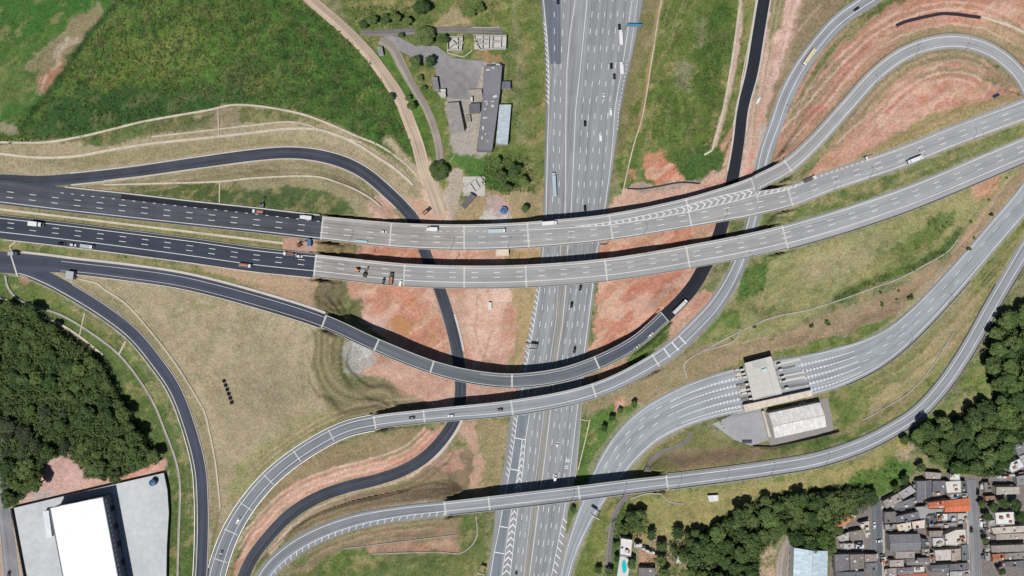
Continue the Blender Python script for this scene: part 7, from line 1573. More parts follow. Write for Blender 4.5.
# scrub, weeds and rank grass too dense to count
def scrub(name, n, accept, smin, smax, mat, leaves=5, seed=1, box=(-20, -20, 1044, 596), ls=1.0):
    r_ = np.random.default_rng(seed); u = r_.uniform(box[0], box[2], n); v = r_.uniform(box[1], box[3], n); keep = accept(u, v, r_); u, v = u[keep], v[keep]
    z = np.full(len(u), 6.0)
    for _ in range(4):
        s_ = MPP * (CAM_H - z) / CAM_H; x = (u - 512) * s_; y = -(v - 288) * s_; z = gz(x, y)
    n = len(u); sz = r_.uniform(smin, smax, n); k = leaves; d = r_.normal(size=(n, k, 3)); d[..., 2] = np.abs(d[..., 2]) + .2; d /= np.linalg.norm(d, axis=-1, keepdims=True)
    c = np.stack([x, y, z], -1)[:, None] + d * sz[:, None, None] * [.75, .75, .8] * r_.uniform(.5, 1.1, (n, k, 1))
    nr = d + r_.normal(size=d.shape) * .4; nr /= np.linalg.norm(nr, axis=-1, keepdims=True); a = np.cross(nr, r_.normal(size=d.shape)); a /= np.linalg.norm(a, axis=-1, keepdims=True); b = np.cross(nr, a)
    s = (sz[:, None] * r_.uniform(.4, .75, (n, k)) * ls)[..., None]
    V = np.stack([c - a * s, c + b * s * .8, c + a * s], 2).reshape(-1, 3); F = np.arange(len(V)).reshape(-1, 3)
    o = bpy.data.objects.new(name, fast_mesh(name, V, F, mat)); COL.objects.link(o); o['kind'] = 'stuff'; return o
GSF = GS[:, :].copy(); 
def look(arr, u, v):
    x = (u - 512) * MPP * .982; y = -(v - 288) * MPP * .982
    i = np.clip(np.searchsorted(GX, x), 0, NX - 1); j = np.clip(np.searchsorted(GY, y), 0, NY - 1); return arr[j, i]
def acc_scrub(lo, hi, grow):
    def f(u, v, r_):
        s_ = look(GS, u, v); d_ = look(dmin, u, v); p = fbm(u / 9, v / 9, 77, 3)
        return (s_ > lo) & (s_ <= hi) & (d_ > 1.5) & (p + r_.uniform(-.25, .25, len(u)) > grow)
    return f
def clear_of(f, polys):
    def g(u, v, r_):
        k = f(u, v, r_)
        for pl in polys:
            x0, y0 = np.min(pl, 0); x1, y1 = np.max(pl, 0); k &= ~((u > x0) & (u < x1) & (v > y0) & (v < y1))
        return k
    return g
BUILT = [[(12, 470), (170, 600)], [(832, 480), (1040, 600)], [(436, 30), (505, 160)], [(715, 345), (835, 450)], [(615, 535), (660, 600)]]
S1 = leaf_mat('scrub_leaf', (74, 100, 48), (124, 136, 80)); S2 = leaf_mat('weed_leaf', (104, 116, 66), (156, 152, 108)); S3 = leaf_mat('scrub_leaf_dark', (60, 90, 42), (96, 118, 58))
scrub('scrub', 200000, clear_of(acc_scrub(.82, 2, .45), BUILT), .35, .95, S1, 5, 1)
scrub('scrub', 60000, clear_of(acc_scrub(.72, 2, .6), BUILT), .5, 1.4, S3, 5, 2)
scrub('weeds', 160000, clear_of(acc_scrub(.42, .82, .52), BUILT), .25, .6, S2, 4, 3)

def in_poly(poly):
    def f(u, v, r_):
        ins = np.zeros(len(u), bool); n = len(poly)
        for i in range(n):
            a, b = poly[i], poly[(i + 1) % n]
            if a[1] != b[1]: ins ^= ((a[1] > v) != (b[1] > v)) & (u < (b[0] - a[0]) * (v - a[1]) / (b[1] - a[1]) + a[0])
        return ins
    return f
def lift(o, lo, hi, k, seed=0):
    r_ = np.random.default_rng(seed); m_ = o.data; V = np.empty(len(m_.vertices) * 3, np.float32); m_.vertices.foreach_get('co', V); V = V.reshape(-1, 3 * k, 3); V[:, :, 2] += r_.uniform(lo, hi, (len(V), 1)); m_.vertices.foreach_set('co', V.ravel()); m_.update()
U1 = leaf_mat('understorey_leaf', (66, 90, 48), (112, 130, 76)); U2_ = leaf_mat('understorey_grey', (62, 74, 52), (98, 104, 80))
for i, (pl, n_, mt, hi) in enumerate(((WOOD_W, 330000, U1, 5.8), (WOOD_E, 260000, U1, 5.6), (WOOD_S, 260000, U1, 5.4), ([(8, 395), (62, 392), (72, 440), (42, 462), (8, 455)], 160000, U2_, 5.2))):
    o = scrub('undergrowth', n_, in_poly(pl), .6, 1.5, mt, 5, 40 + i); lift(o, hi - 3.4, hi + .4, 5, i)
o = scrub('thicket', 200000, in_poly([(484, 158), (531, 156), (534, 192), (506, 196), (482, 186)]), .5, 1.2, leaf_mat('thicket_leaf', (70, 104, 48), (118, 138, 74)), 5, 51); lift(o, 0, 2.0, 5, 9)
o = scrub('thicket', 160000, in_poly([(345, 8), (412, 6), (414, 26), (362, 28)]), .5, 1.1, leaf_mat('thicket_leaf', (70, 104, 48), (118, 138, 74)), 5, 52); lift(o, 0, 1.5, 5, 10)
o = scrub('thicket', 160000, in_poly([(610, 520), (624, 504), (648, 510), (650, 530), (636, 540), (616, 545)]), .5, 1.2, leaf_mat('thicket_leaf', (70, 104, 48), (118, 138, 74)), 5, 53); lift(o, 0, 2.5, 5, 11)
o = scrub('thicket', 160000, in_poly([(640, 545), (700, 530), (740, 520), (740, 580), (650, 580)]), .4, 1.1, U1, 5, 54); lift(o, 0, 2.0, 5, 12)

for i, (pl, n_, mt, hi) in enumerate(((WOOD_W, 120000, L_MID, 5.5), (WOOD_E, 100000, L_DARK, 6.0), (WOOD_S, 100000, L_MID, 5.6), (WOOD_W, 70000, L_BRT, 5.0), (WOOD_S, 40000, L_BRT, 5.0))):
    o = scrub('canopy_understorey', n_, in_poly(pl), 1.2, 2.5, mt, 26, 60 + i, ls=.42); lift(o, hi - 2.6, hi + .6, 26, 20 + i)

NWS = [(115, 0), (300, 0), (342, 34), (368, 60), (392, 100), (406, 140), (380, 140), (330, 116), (290, 104), (240, 99), (150, 117), (60, 132), (30, 130), (65, 80)]
def clumped(poly, seed, thr):
    g = in_poly(poly)
    return lambda u, v, r_: g(u, v, r_) & (fbm(u / 14, v / 14, seed, 4) > thr)
for i, (n_, mt, thr, s0, s1) in enumerate(((22000, L_MID, .54, .8, 1.9), (16000, L_BRT, .52, .7, 1.7), (16000, L_DARK, .57, .8, 2.2), (9000, leaf_mat('dry_bush_leaf', (112, 110, 82), (150, 144, 112)), .58, .6, 1.4))):
    scrub('bushy_scrub', n_, clumped(NWS, 600 + i * 11, thr), s0, s1, mt, 22, 80 + i, ls=.42)
NES = [(668, 10), (742, 0), (728, 100), (716, 150), (680, 178), (650, 140), (650, 90)]
for i, (n_, mt, thr) in enumerate(((16000, L_MID, .55), (12000, L_BRT, .55), (16000, leaf_mat('dry_bush_leaf', (112, 110, 82), (150, 144, 112)), .58))):
    scrub('bushy_scrub', n_, clumped(NES, 700 + i * 13, thr), .5, 1.3, mt, 18, 90 + i, ls=.42)
# ------------------------------------------------------------------ vehicles
def paint(rgb): return plain('car_paint_%d_%d_%d' % rgb, rgb, .3, .05, 1, spec=.5)
M_TYRE = plain('tyre', (30, 30, 32), .9, .1, 3); M_RIM = plain('rim', (170, 170, 172), .4, .1, 2, .7); M_LAMP = plain('head_lamp', (235, 235, 230), .2, .02, 1); M_TAIL = plain('tail_lamp', (170, 30, 26), .3, .02, 1)
def loft(secs):
    """secs: (x, half width, z0, z1) stations joined into a closed hull"""
    V = []
    for x, hw_, z0, z1 in secs: V += [(x, -hw_, z0), (x, hw_, z0), (x, hw_ * .94, z1), (x, -hw_ * .94, z1)]
    n = len(secs); F = [(4 * i + j, 4 * i + (j + 1) % 4, 4 * i + 4 + (j + 1) % 4, 4 * i + 4 + j) for i in range(n - 1) for j in range(4)]
    return V, [f[::-1] for f in F] + [(0, 1, 2, 3), tuple(4 * (n - 1) + j for j in (3, 2, 1, 0))]
def wheel(root, x, y, r=.32, w_=.22):
    mb = MB(); mb.cyl((x, y - w_ / 2, r), (x, y + w_ / 2, r), r, n=12); t_ = mb.build('wheel', M_TYRE, root)
    mb = MB(); s_ = 1 if y > 0 else -1; mb.cyl((x, y + s_ * w_ * .5, r), (x, y + s_ * (w_ * .5 + .02), r), r * .6, n=8); o = mb.build('rim', M_RIM, t_)
def make_car(root, rgb, kind='car'):
    L_ = {'car': 4.4, 'van': 5.6, 'suv': 4.7}[kind]; a = L_ / 2; p = paint(rgb)
    if kind == 'van': body = [(-a, .88, .35, 1.1), (-a + .1, .98, .28, 1.25), (a - 1.3, .98, .28, 1.2), (a - .25, .92, .3, 1.0), (a, .8, .35, .75)]
    else: body = [(-a, .74, .42, .8), (-a + .18, .86, .3, .95), (-.6, .9, .26, .95), (.9, .9, .26, .92), (a - .3, .84, .3, .76), (a, .68, .4, .66)]
    v, f = loft(body); b_ = obj('body', v, f, p, root)
    cab = [(-a + .12, .84, 1.24, 2.1), (a - 1.75, .84, 1.19, 2.15), (a - 1.1, .84, 1.15, 1.2)] if kind == 'van' else [(-a + .35, .72, .93, .98), (-a + 1.05, .76, .93, 1.42), (.35, .76, .92, 1.45), (1.2, .74, .9, .95)]
    v, f = loft(cab); obj('windows', v, f, M_GLASS if kind != 'van' else p, root)
    mb = MB()
    if kind == 'van':
        mb.box(a - 1.72, a - 1.15, -.72, .72, 1.5, 1.52); q = [(a - 1.7, -.7, 2.12), (a - 1.7, .7, 2.12), (a - 1.08, .74, 1.24), (a - 1.08, -.74, 1.24)]
        obj('windscreen', q, [(0, 3, 2, 1)], M_GLASS, root)
    else:
        v, f = loft([(-a + 1.0, .68, 1.4, 1.47), (-.4, .72, 1.42, 1.5), (.42, .68, 1.42, 1.48)]); obj('roof', v, f, p, root)
    for s_ in (-1, 1):
        for x in (-a + .85, a - .85): wheel(root, x, s_ * .8)
        mb = MB(); mb.box(a - .16, a - .02, s_ * .55 - .15, s_ * .55 + .15, .58, .72); mb.build('headlight', M_LAMP, root)
        mb = MB(); mb.box(-a - .01, -a + .08, s_ * .58 - .13, s_ * .58 + .13, .62, .78); mb.build('tail_light', M_TAIL, root)
def make_truck(root, cab_rgb, box_rgb, L_=8.5, kind='box'):
    a = L_ / 2; p = paint(cab_rgb); v, f = loft([(a - 2.0, 1.15, .5, 2.6), (a - .5, 1.18, .5, 2.65), (a - .15, 1.15, .5, 1.7), (a, 1.08, .5, 1.3)]); obj('cab', v, f, p, root)
    obj('windscreen', [(a - .46, -1.02, 2.6), (a - .46, 1.02, 2.6), (a - .12, 1.06, 1.68), (a - .12, -1.06, 1.68)], [(0, 3, 2, 1)], M_GLASS, root)
    mb = MB(); mb.box(-a, a - 2.0, -.5, .5, .6, .95); mb.build('chassis', M_DARK, root); bx = plain('cargo_%d_%d_%d' % box_rgb, box_rgb, .5, .12, .8)
    mb = MB()
    if kind == 'box': mb.box(-a, a - 2.25, -1.25, 1.25, .97, 3.5); mb.build('cargo_box', bx, root)
    elif kind == 'flat': mb.box(-a, a - 2.25, -1.22, 1.22, .97, 1.3); mb.build('flatbed', bx, root)
    elif kind == 'tank':
        mb.cyl((-a, 0, 2.1), (a - 2.3, 0, 2.1), 1.15, n=14); mb.build('tank', bx, root)
    else:
        V = [(-a, -1.2, 1.0), (a - 2.3, -1.2, 1.0), (a - 2.3, 1.2, 1.0), (-a, 1.2, 1.0)]
        mb.box(-a, a - 2.3, -1.25, 1.25, .97, 1.1); mb.box(-a, a - 2.3, -1.25, -1.1, 1.1, 2.2); mb.box(-a, a - 2.3, 1.1, 1.25, 1.1, 2.2); mb.box(a - 2.45, a - 2.3, -1.1, 1.1, 1.1, 2.2); mb.build('tipper_body', bx, root)
        mb = MB(); mb.box(-a + .1, a - 2.6, -1.05, 1.05, 1.12, 1.8, taper=.3); mb.build('load', plain('soil_load', (184, 132, 108), .95, .3, 2), root)
    xs = [a - 1.2, -a + 1.2, -a + 2.4] if L_ < 11 else [a - 1.2, a - 4.2, -a + 1.2, -a + 2.5, -a + 3.8]
    for s_ in (-1, 1):
        for x in xs: wheel(root, x, s_ * 1.0, .5, .3)
        mb = MB(); mb.box(a - .04, a + .04, s_ * .8 - .18, s_ * .8 + .18, .75, .98); mb.build('headlight', M_LAMP, root)
def spot(u, v, key=None, h=0.0):
    if key is None: c = G(u, v); return c, 0.0
    r = ROADS[key]; i = int(np.argmin((r.q[:, 0] - u) ** 2 + (r.q[:, 1] - v) ** 2)); z = r.C[i][2] + .06
    p = P(u, v, z + h * .8); t_ = r.T[i]
    if key == 'M': t_ = np.array([-.05, 1.0]) if v < 240 else np.array([.17, 1.0])
    return np.array([p[0], p[1], z]), math.atan2(t_[1], t_[0])
def vehicle(u, v, key, what, label, flip=False, dang=0, group=None, **k):
    c, an = spot(u, v, key); an += (math.pi if flip else 0) + math.radians(dang)
    kind = {'car': 'car', 'suv': 'car', 'van': 'van'}.get(what, 'truck')
    root = thing({'car': 'car', 'van': 'van', 'truck': 'truck'}[kind], label, kind, c, an, group)
    if 'sc' in k: root.scale = (k['sc'],) * 3
    if what in ('car', 'suv', 'van'): make_car(root, k.get('rgb', (230, 230, 230)), what)
    else: make_truck(root, k.get('rgb', (232, 232, 232)), k.get('box', (236, 236, 236)), k.get('L', 8.5), what)
W_, K_, S_ = (238, 238, 238), (26, 27, 30), (150, 152, 156)
for a in [
    (585, 123.5, 'M', 'car', 'black car alone on the upper motorway beside a white solid line', dict(rgb=K_)), (610.5, 112, 'M', 'van', 'long white van on the upper motorway near the right shoulder', dict(rgb=W_)),
    (603.7, 96.5, 'M', 'car', 'white car on the upper motorway just above the long white van', dict(rgb=W_)), (600.3, 137.5, 'M', 'van', 'short white van on the upper motorway below the long white van', dict(rgb=(244, 244, 244))),
    (611.3, 66, 'M', 'car', 'black car beside the white box truck on the upper motorway', dict(rgb=K_)), (614.2, 76.5, 'M', 'car', 'dark grey car below the black one on the upper motorway', dict(rgb=(58, 62, 70))),
    (621, 69, 'M', 'box', 'white box truck in the right lane of the upper motorway', dict(L=9)), (620.3, 38.5, 'M', 'box', 'white truck just below the teal sign on the upper motorway', dict(L=11)), (619.3, 27, 'M', 'car', 'black car next to the teal sign on the upper motorway', dict(rgb=K_)),
    (558, 1.5, 'M', 'car', 'dark car at the top edge on the left motorway carriageway', dict(rgb=(40, 44, 54))), (554, 185, 'M', 'box', 'long pale blue semi-trailer truck on the left motorway carriageway', dict(L=17, rgb=(200, 206, 212), box=(178, 194, 206))),
    (585, 208, 'M', 'car', 'black car about to pass under the trunk bridge', dict(rgb=K_)), (571.7, 304.5, 'M', 'car', 'black car on the motorway between trunk and ramp bridges', dict(rgb=K_)), (574.6, 349.5, 'M', 'suv', 'black car entering the ramp bridge shadow on the motorway', dict(rgb=(20, 20, 24))),
    (580.5, 287.5, 'M', 'car', 'dark car emerging below the lower trunk bridge', dict(rgb=(44, 46, 52))), (557.2, 444.5, 'M', 'car', 'white car on the motorway above the southern ramp bridge', dict(rgb=W_)), (555, 478.5, 'M', 'van', 'white van at the shadow of the southern ramp bridge', dict(rgb=W_)), (516, 574, 'M', 'car', 'dark car at the bottom edge of the motorway', dict(rgb=(36, 40, 52))),
    (432, 229.5, 'U', 'box', 'white truck on the upper trunk bridge above the black road', dict(L=8, flip=True)), (497, 231, 'U', 'flat', 'pale teal flatbed truck on the upper trunk bridge', dict(L=12, box=(186, 206, 210), rgb=(240, 240, 240))), (549.5, 223.5, 'U', 'box', 'long white truck on the upper trunk bridge over the motorway', dict(L=10.5)),
    (383.5, 231.8, 'U', 'car', 'white car on the dusty end of the upper trunk bridge', dict(rgb=W_)), (258.5, 211.8, 'U', 'tip', 'white tipper truck on the dark upper trunk road', dict(L=7.5, box=(120, 120, 124), flip=True)), (306.5, 217.8, 'U', 'box', 'white works truck just before the upper trunk bridge', dict(L=8.5, flip=True, box=(224, 224, 226))),
    (912.5, 160.5, 'U2', 'box', 'white tanker-long truck on the eastern upper trunk carriageway', dict(L=10.5, flip=True)), (809, 179.5, 'U2', 'flat', 'works flatbed truck by the white hatching east of the bridge', dict(L=8.5, box=(96, 92, 96))), (868, 158, 'U2', 'flat', 'white works truck at the end of the cone row', dict(L=7, box=(170, 160, 150), flip=True)),
    (38.5, 224.5, 'L', 'box', 'white cube shaped truck on the dark lower trunk road at the left', dict(L=7, sc=1.25)), (73.5, 245, 'L', 'car', 'white car on the southern shoulder of the dark lower trunk road', dict(rgb=W_)), (62, 243.8, 'L', 'car', 'black car behind the white car on the dark lower trunk road', dict(rgb=(18, 18, 22))), (88, 246.6, 'L', 'flat', 'silver grey truck parked on the dark lower trunk road', dict(rgb=(236, 236, 238), L=9.5, box=(176, 184, 192))),
    (246, 265.5, 'L', 'tip', 'grey tipper truck on the shoulder before the lower trunk bridge', dict(L=9, rgb=(236, 236, 236), box=(150, 144, 138))), (289, 254, 'L', 'flat', 'white works truck by the red median end', dict(L=7, rgb=W_, box=(120, 90, 80), flip=True)), (299.5, 256.3, 'L', 'car', 'white pickup car by the lower trunk bridge start', dict(rgb=W_)),
    (391.5, 278.5, 'L', 'tip', 'dark tipper truck on the dusty lower trunk bridge', dict(L=8, rgb=(50, 52, 56), box=(44, 46, 50), dang=88)), (384, 280.7, 'L', 'car', 'dark car beside the dark tipper on the lower trunk bridge', dict(rgb=(60, 66, 76), dang=80)), (401, 282.3, 'L', 'van', 'white van at the first joint of the lower trunk bridge', dict(rgb=W_, dang=80)),
    (412, 417.6, 'F', 'car', 'black car on the slender ramp bridge left of the white one', dict(rgb=(28, 28, 32))), (451.3, 415.6, 'F', 'car', 'white car in the middle of the slender ramp bridge', dict(rgb=W_)), (499.8, 409.5, 'F', 'car', 'dark red car on the slender ramp bridge near the motorway', dict(rgb=(70, 44, 44))), (238.5, 520.5, 'F', 'car', 'white car on the grey south-western slip road', dict(rgb=W_)), (221.5, 553.5, 'F', 'car', 'black car at the bottom of the south-western slip road', dict(rgb=K_)),
    (650.5, 335, 'C', 'car', 'white car near the eastern end of the dark ramp bridge', dict(rgb=W_)), (637, 346.5, 'C', 'car', 'silver car on the shoulder of the dark ramp bridge', dict(rgb=(196, 196, 190))), (679.5, 306.5, 'G', 'box', 'long white truck on the fresh black road by the ramp end', dict(L=13, rgb=(236, 236, 236), box=(206, 206, 202))),
    (807.5, 58.5, 'F', 'box', 'cream cargo truck on the north-eastern slip road', dict(L=13, box=(222, 206, 170), flip=False)), (856, 9.3, 'F', 'car', 'dark car near the top of the north-eastern slip road', dict(rgb=(40, 44, 52))),
    (802, 403.3, 'H', 'car', 'white car parked at the toll office shadow', dict(rgb=W_)),
]: vehicle(a[0], a[1], a[2], a[3], a[4], **a[5])
for u, v, an, what, label, k in [(995.5, 96, 25, 'suv', 'dark blue vehicle parked on the red earth inside the loop', dict(rgb=(44, 66, 104))), (16, 253.8, 0, 'box', 'grey van truck parked at the western junction', dict(L=6, rgb=(90, 92, 96), box=(176, 180, 186))),
    (757.8, 100.5, 60, 'van', 'white van parked on the pink strip beside the black road', dict(rgb=W_)), (873.5, 525, 88, 'car', 'white car parked on the left street, upper one', dict(rgb=W_)), (878.5, 540.5, 5, 'car', 'white car turning on the left street, lower one', dict(rgb=W_)), (977, 491.5, 85, 'suv', 'black car on the right street near the wood', dict(rgb=K_)), (979.3, 522, 88, 'van', 'white van parked right of the right street', dict(rgb=W_)), (970.5, 529, 88, 'car', 'dark car on the right street beside the pavement', dict(rgb=(60, 64, 72))), (983.2, 555, 88, 'car', 'black car parked among the sheds of the right street', dict(rgb=K_)), (982.8, 531.5, 0, 'car', 'dark car in the gap right of the right street', dict(rgb=(50, 52, 58))),
    (427, 211.3, 40, 'tip', 'black works truck on the pink earth by the slip road', dict(L=6.5, rgb=(34, 34, 36), box=(40, 42, 44))), (10, 573, 80, 'car', 'dark car on the road at the bottom left corner', dict(rgb=(50, 56, 64))), (488, 238, 0, None, '', {})]:
    if what is None: continue
    c = G(u, v); root = thing({'car': 'car', 'suv': 'car', 'van': 'van'}.get(what, 'truck'), label, {'car': 'car', 'suv': 'car', 'van': 'van'}.get(what, 'truck'), c + [0, 0, .25], math.radians(an))
    if what in ('car', 'suv', 'van'): make_car(root, k['rgb'], what)
    else: make_truck(root, k['rgb'], k['box'], k['L'], what)

# ------------------------------------------------------------------ works plant, kiosks, signs
def excavator(u, v, key, an, label, rgb=(214, 150, 70)):
    c, _ = spot(u, v, key); r = thing('excavator', label, 'excavator', c, math.radians(an)); p = paint(rgb)
    for s_ in (-1, 1):
        mb = MB(); mb.box(-1.7, 1.7, s_ * 1.1 - .3, s_ * 1.1 + .3, 0, .8, taper=.08); mb.build('track', M_BLACK, r)
    mb = MB(); mb.box(-1.8, .9, -1.2, 1.2, .95, 1.9, taper=.1); b_ = mb.build('house', p, r)
    mb = MB(); mb.box(-.3, 1.1, .25, 1.15, 1.9, 2.9, taper=.08); mb.build('cab', M_GLASS, r)
    mb = MB(); mb.cyl((.8, -.2, 1.6), (3.6, -.2, 3.6), .25, .2, 6); mb.build('boom', p, r)
    mb = MB(); mb.cyl((3.6, -.2, 3.6), (5.2, -.2, 1.6), .18, .14, 6); mb.build('arm', p, r)
    mb = MB(); mb.box(4.9, 5.6, -.7, .3, .7, 1.6, taper=.1); mb.build('bucket', M_DARK, r)
excavator(358, 270, 'L', -8, 'orange excavator on the dusty start of the lower trunk bridge', (206, 150, 104))
excavator(365.5, 274.5, 'L', 70, 'dark excavator beside the orange one on the lower trunk bridge', (60, 56, 54))
excavator(263, 205, None, 80, 'dark excavator on the verge above the dark trunk road', (120, 118, 118))
excavator(300, 244.5, None, 30, 'brown excavator on the red end of the trunk median', (110, 70, 56))
def crate(u, v, key, sx, sy, sz, an, rgb, label, name='container', cat='container', z=None):
    c, a0 = spot(u, v, key); r = thing(name, label, cat, c, a0 + math.radians(an)); m_ = plain('%s_%d_%d_%d' % ((name,) + rgb), rgb, .6, .2, 1)
    mb = MB(); mb.box(-sx / 2, sx / 2, -sy / 2, sy / 2, -.1, sz); mb.build('body', m_, r)
    mb = MB(); mb.box(-sx / 2 - .12, sx / 2 + .12, -sy / 2 - .12, sy / 2 + .12, sz, sz + .15); mb.build('roof', m_, r)
    mb = MB(); mb.box(sx / 2, sx / 2 + .04, -.45, .45, .1, min(2.1, sz * .9)); mb.build('door', M_DARK, r)
crate(72.5, 275.3, None, 5, 5.2, 3.2, -7, (176, 180, 184), 'pale grey square cabin on the gore of the western junction', 'cabin', 'cabin')
crate(310.2, 242.8, None, 2.4, 4.5, 2.6, 0, (60, 110, 160), 'blue container at the end of the trunk median')
crate(502.5, 252.8, None, 8.5, 4.2, 4.0, 0, (222, 210, 190), 'cream concrete block between the two trunk bridges', 'site_cabin', 'cabin')
crate(361.3, 241.5, 'U', 8.5, 1.6, .7, 0, (170, 196, 204), 'long pale blue pipe crate on the dusty upper trunk bridge', 'pipe_crate', 'crate')
crate(490, 306, None, 2.2, 5, 2, 0, (222, 218, 208), 'small white hut on the pale earth beside the motorway', 'hut', 'hut')
crate(746.5, 441.5, None, 6.5, 1.8, .9, 0, (70, 72, 80), 'dark low skip by the toll yard', 'skip', 'skip')
# water tank, rooftop tanks
def tank(c, r_, h, rgb, label, group=None, lid=None):
    t_ = thing('water_tank', label, 'water tank', c, 0, group); mb = MB(); mb.cyl((0, 0, -.2), (0, 0, h), r_, r_ * .95, 14); mb.build('tank_body', plain('tank_%d_%d_%d' % rgb, rgb, .5, .1, 1), t_)
    mb = MB(); mb.cyl((0, 0, h), (0, 0, h + .35), r_ * .9, r_ * .3, 14); mb.build('lid', plain('tank_%d_%d_%d' % (lid or rgb), lid or rgb, .5, .1, 1), t_)
tank(P(154.5, 481.5, YARD_Z), 2.4, 3.2, (38, 84, 132), 'round blue water tank in the north-east corner of the white yard')
tank(G(503.5, 211.5) + [0, 0, .1], 2.9, 3.0, (226, 226, 226), 'round white tank with blue lid north of the trunk bridge', lid=(70, 100, 150))
for i, (u, v, rgb) in enumerate([(844, 533, (40, 50, 70)), (906, 521, (90, 130, 180)), (932, 524, (90, 140, 190)), (956, 497, (70, 120, 180)), (946, 541, (230, 230, 230)), (963, 537, (60, 60, 64)), (916, 561, (220, 220, 220)), (1002, 558, (226, 190, 120)), (988, 537, (230, 230, 230)), (890, 500, (210, 210, 210)), (622, 547, (50, 60, 80)), (627, 549, (150, 90, 80))]):
    c = G(u, v); tank(P(u, v, c[2] + 4.9), .85, 1.1, rgb, 'small rooftop water tank among the house roofs, %s' % ['dark one by the rusty roof', 'blue one at the cream pair', 'blue one by the white roof', 'blue one north of the orange tiles', 'white one on the cluttered roof', 'dark one on the big cream roof', 'white one near the bottom', 'yellow one by the reddish roof', 'white one right of the street', 'pale one at the slanted houses', 'dark one on the villa', 'reddish one on the villa'][i])
# row of black racks in the dry field
for k in range(6):
    u, v = 224.3 + k * 1.5, 381 + k * 4.3; c = G(u, v); r = thing('panel_rack', 'black panel rack in the dry field, %s of the row from the top' % ['first', 'second', 'third', 'fourth', 'fifth', 'last'][k], 'rack', c, math.radians(-72), 'black racks in the dry field')
    for s_ in (-1, 1):
        mb = MB(); V = [(-1.25, s_ * .62 - .38, .5), (1.25, s_ * .62 - .38, .5), (1.25, s_ * .62 + .38, .9), (-1.25, s_ * .62 + .38, .9)]; mb.add(V + [(a, b, z_ - .1) for a, b, z_ in V], [(0, 1, 2, 3), (7, 6, 5, 4), (0, 4, 5, 1), (1, 5, 6, 2), (2, 6, 7, 3), (3, 7, 4, 0)]); mb.build('panel', M_BLACK, r)
    mb = MB(); mb.box(-.08, .08, -1.6, 1.6, 0, .5); mb.build('stand', M_DARK, r)
# black silt barrier above the loop
pts = [(896, 26), (903, 22.5), (918, 18.5), (932, 15.5), (942, 13.8), (955, 14.2), (968, 16), (980, 17.5)]
o = drape(pts, 3.0, 'silt_barrier', plain('black_sheet', (48, 42, 52), .8, .4, .6), .5, 3, None); tag(o, 'long curved black sheet laid on the red earth above the loop ramp', 'ground sheet')
# dark culvert mat west of the red mound
o = drape([(627, 188.5), (640, 189), (660, 186), (680, 182.5), (700, 183.5)], 1.4, 'ground_sheet', plain('black_sheet', (48, 42, 52), .8, .4, .6), .4, 3, None); tag(o, 'thin dark drain sheet at the foot of the red mound', 'ground sheet')
# muddy pond in the pit
ring = catmull([(391, 319), (396, 316.5), (402, 315.5), (406, 320), (411, 325), (413, 331), (416.5, 337.5), (410, 336.5), (404, 334.5), (397, 331), (392, 326), (391, 319)], 1.2)[:-1]
rp = random.Random(8); ring = [(a + rp.gauss(0, .55), b_ + rp.gauss(0, .5)) for a, b_ in ring]
zc = float(np.percentile([G(a, b_)[2] for a, b_ in ring], 60)) + .1
mb = MB(); mb.prism([P(a, b_, zc) for a, b_ in ring], zc - 1.5, zc); o = mb.build('pond_water', plain('muddy_water', (186, 132, 86), .25, .35, .25, spec=.4)); o['kind'] = 'structure'
# overhead signs
def gantry(pa, pb, z, h, panel, rgb, label, tilt=0, two=True):
    a, b = P(*pa, z), P(*pb, z); d = b - a; Ln = np.linalg.norm(d); an = math.atan2(d[1], d[0]); r = thing('sign_gantry', label, 'road sign', ((a + b) / 2), an)
    for x in ((-Ln / 2, Ln / 2) if two else (Ln / 2,)):
        mb = MB(); mb.cyl((x, 0, -.5), (x, 0, h), .22, .16, 8); mb.build('post', M_STEEL, r)
    mb = MB(); mb.box(-Ln / 2, Ln / 2, -.25, .25, h - .3, h + .3); mb.build('beam', M_STEEL, r)
    x0, x1 = panel; mb = MB(); mb.box(x0 * Ln / 2, x1 * Ln / 2, .3, .42, h - 1.4, h + 1.4); mb.build('sign_panel', plain('sign_%d_%d_%d' % rgb, rgb, .4, .1, 1), r)
    mb = MB(); mb.box(x0 * Ln / 2, x1 * Ln / 2, .45, 1.1, h + 1.35, h + 1.5); mb.build('catwalk', plain('sign_%d_%d_%d' % rgb, rgb, .4, .1, 1), r)
gantry((624, 30), (640, 30.5), 0, 7.5, (-.95, .95), (52, 160, 196), 'teal overhead sign above the right lanes of the upper motorway', two=True)
gantry((523, 347.5), (536, 349), 0, 7.5, (-.2, .95), (30, 34, 40), 'dark overhead sign left of the motorway above the ramp bridge', two=False)
gantry((588.5, 510), (598, 516.5), .3, 7, (-.9, .3), (34, 34, 38), 'dark overhead sign above the toll road exit at the bottom', two=False)
gantry((478.5, 569), (484.5, 571), 0, 6.5, (-.9, .9), (28, 30, 34), 'dark roadside sign left of the motorway at the bottom edge', two=True)
gantry((596, 245.8), (606, 245.6), 0, 7.5, (-.5, .9), (40, 44, 48), 'small dark sign between the two trunk bridges', two=False)
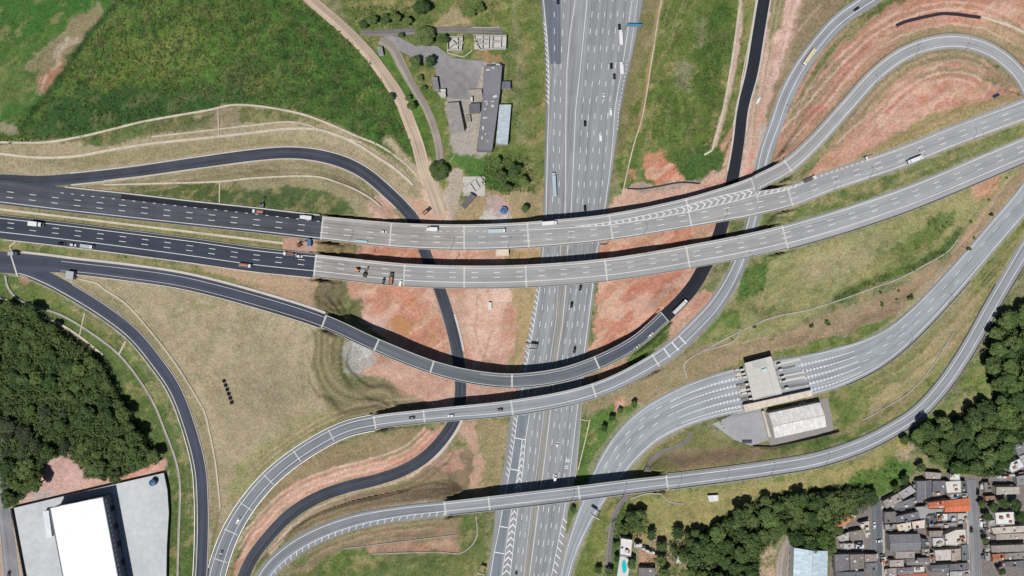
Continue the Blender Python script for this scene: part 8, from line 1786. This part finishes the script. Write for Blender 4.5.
# lamp posts
def lamp_post():
    r = thing('lamp_post', '', 'lamp post'); mb = MB(); mb.cyl((0, 0, -.5), (0, 0, 11), .14, .09, 7); mb.build('pole', M_STEEL, r)
    mb = MB(); mb.cyl((0, 0, 10.9), (2.4, 0, 11.6), .07, .05, 5); mb.build('arm', M_STEEL, r)
    mb = MB(); mb.box(2.1, 3.1, -.18, .18, 11.52, 11.7); mb.build('lamp_head', M_CONCD, r); mb = MB(); mb.cyl((0, 0, -.5), (0, 0, .3), .35, .3, 8); mb.build('base', M_CONC, r)
    return r
LP = lamp_post(); first = True
for key, e, lst, what in (('U', -1, [(350, 232), (450, 237), (506, 236), (566, 232), (640, 222), (720, 205)], 'on the south parapet of the upper trunk bridge'), ('L', 1, [(366, 271), (450, 277), (506, 277), (566, 274), (645, 264), (735, 248)], 'on the north parapet of the lower trunk bridge'), ('I', -1, [(570, 494), (622, 487), (676, 481), (724, 475), (770, 468), (825, 459)], 'on the south edge of the southern ramp'), ('U2', -1, [(830, 181), (866, 169), (914, 153), (970, 129)], 'south of the eastern upper trunk carriageway'), ('E', -1, [(870, 80), (914, 50), (966, 43)], 'on the inner edge of the loop ramp'), ('H', 1, [(900, 334), (940, 296)], 'by the road east of the toll plaza'), ('F', 1, [(780, 112), (742, 256)], 'along the eastern slip road')):
    names = ['first', 'second', 'third', 'fourth', 'fifth', 'sixth']
    for i, (u, v) in enumerate(lst):
        r = ROADS[key]; x = r.at_px(u, v); p = r.pt(x, e * (float(r.f(r.hw, x)) - .25), 0); n_ = r.f(r.N, x) * -e
        o = LP if first else copy_tree(LP); first = False; o.location = tuple(p + [0, 0, -.05 if key in 'ULI' else 0.0]); o.rotation_euler = (0, 0, math.atan2(n_[1], n_[0]))
        o['label'] = 'grey lamp post %s, %s from the left' % (what, names[i]); o['group'] = 'road lamp posts'
# traffic cones beside the closed lane
def cone():
    r = thing('traffic_cone', '', 'traffic cone'); mb = MB(); mb.box(-.28, .28, -.28, .28, 0, .06); mb.build('foot', M_BLACK, r); mb = MB(); mb.cyl((0, 0, .05), (0, 0, .95), .24, .05, 9); mb.build('cone_body', plain('cone_orange', (236, 220, 210), .6, .1, 1), r); return r
CN = cone(); CN.scale = (1.5, 1.5, 1.5); first = True; names = ['first', 'second', 'third', 'fourth', 'fifth', 'sixth', 'seventh', 'eighth', 'ninth', 'tenth']
for i in range(10):
    x = U2.at_px(822, 184) + i * 3.6; p = U2.pt(x, float(U2.f(U2.hw, x)) - 1.6, .03); o = CN if first else copy_tree(CN); first = False; o.location = tuple(p); o['label'] = 'traffic cone in the row along the eastern upper trunk carriageway, %s from the left' % names[i]; o['group'] = 'cones along the closed lane'
# rubble
r_ = np.random.default_rng(5); V = []; F = []
for cu, cv, su, sv, n_, s0, s1 in ((358, 352, 9, 10, 240, .2, .9), (497, 214, 12, 6, 90, .2, .7), (40, 495, 10, 5, 60, .2, .8), (467, 145, 10, 8, 70, .2, .6), (464, 72, 12, 8, 50, .2, .5), (655, 188, 25, 3, 70, .15, .5), (690, 90, 4, 6, 30, .2, .5)):
    for _ in range(n_):
        u, v = r_.normal(cu, su * .45), r_.normal(cv, sv * .45); c = G(u, v); s = r_.uniform(s0, s1); k = len(V); q = r_.normal(size=(6, 3)) * .18 + np.array([[1, 0, 0], [-1, 0, 0], [0, 1, 0], [0, -1, 0], [0, 0, .8], [0, 0, -.6]])
        V += [tuple(c + a * s * .6) for a in q]; F += [tuple(k + j for j in f) for f in ((0, 2, 4), (2, 1, 4), (1, 3, 4), (3, 0, 4), (2, 0, 5), (1, 2, 5), (3, 1, 5), (0, 3, 5))]
o = obj('rubble', V, F, plain('rubble_stone', (190, 186, 180), .9, .4, .6)); o['kind'] = 'stuff'
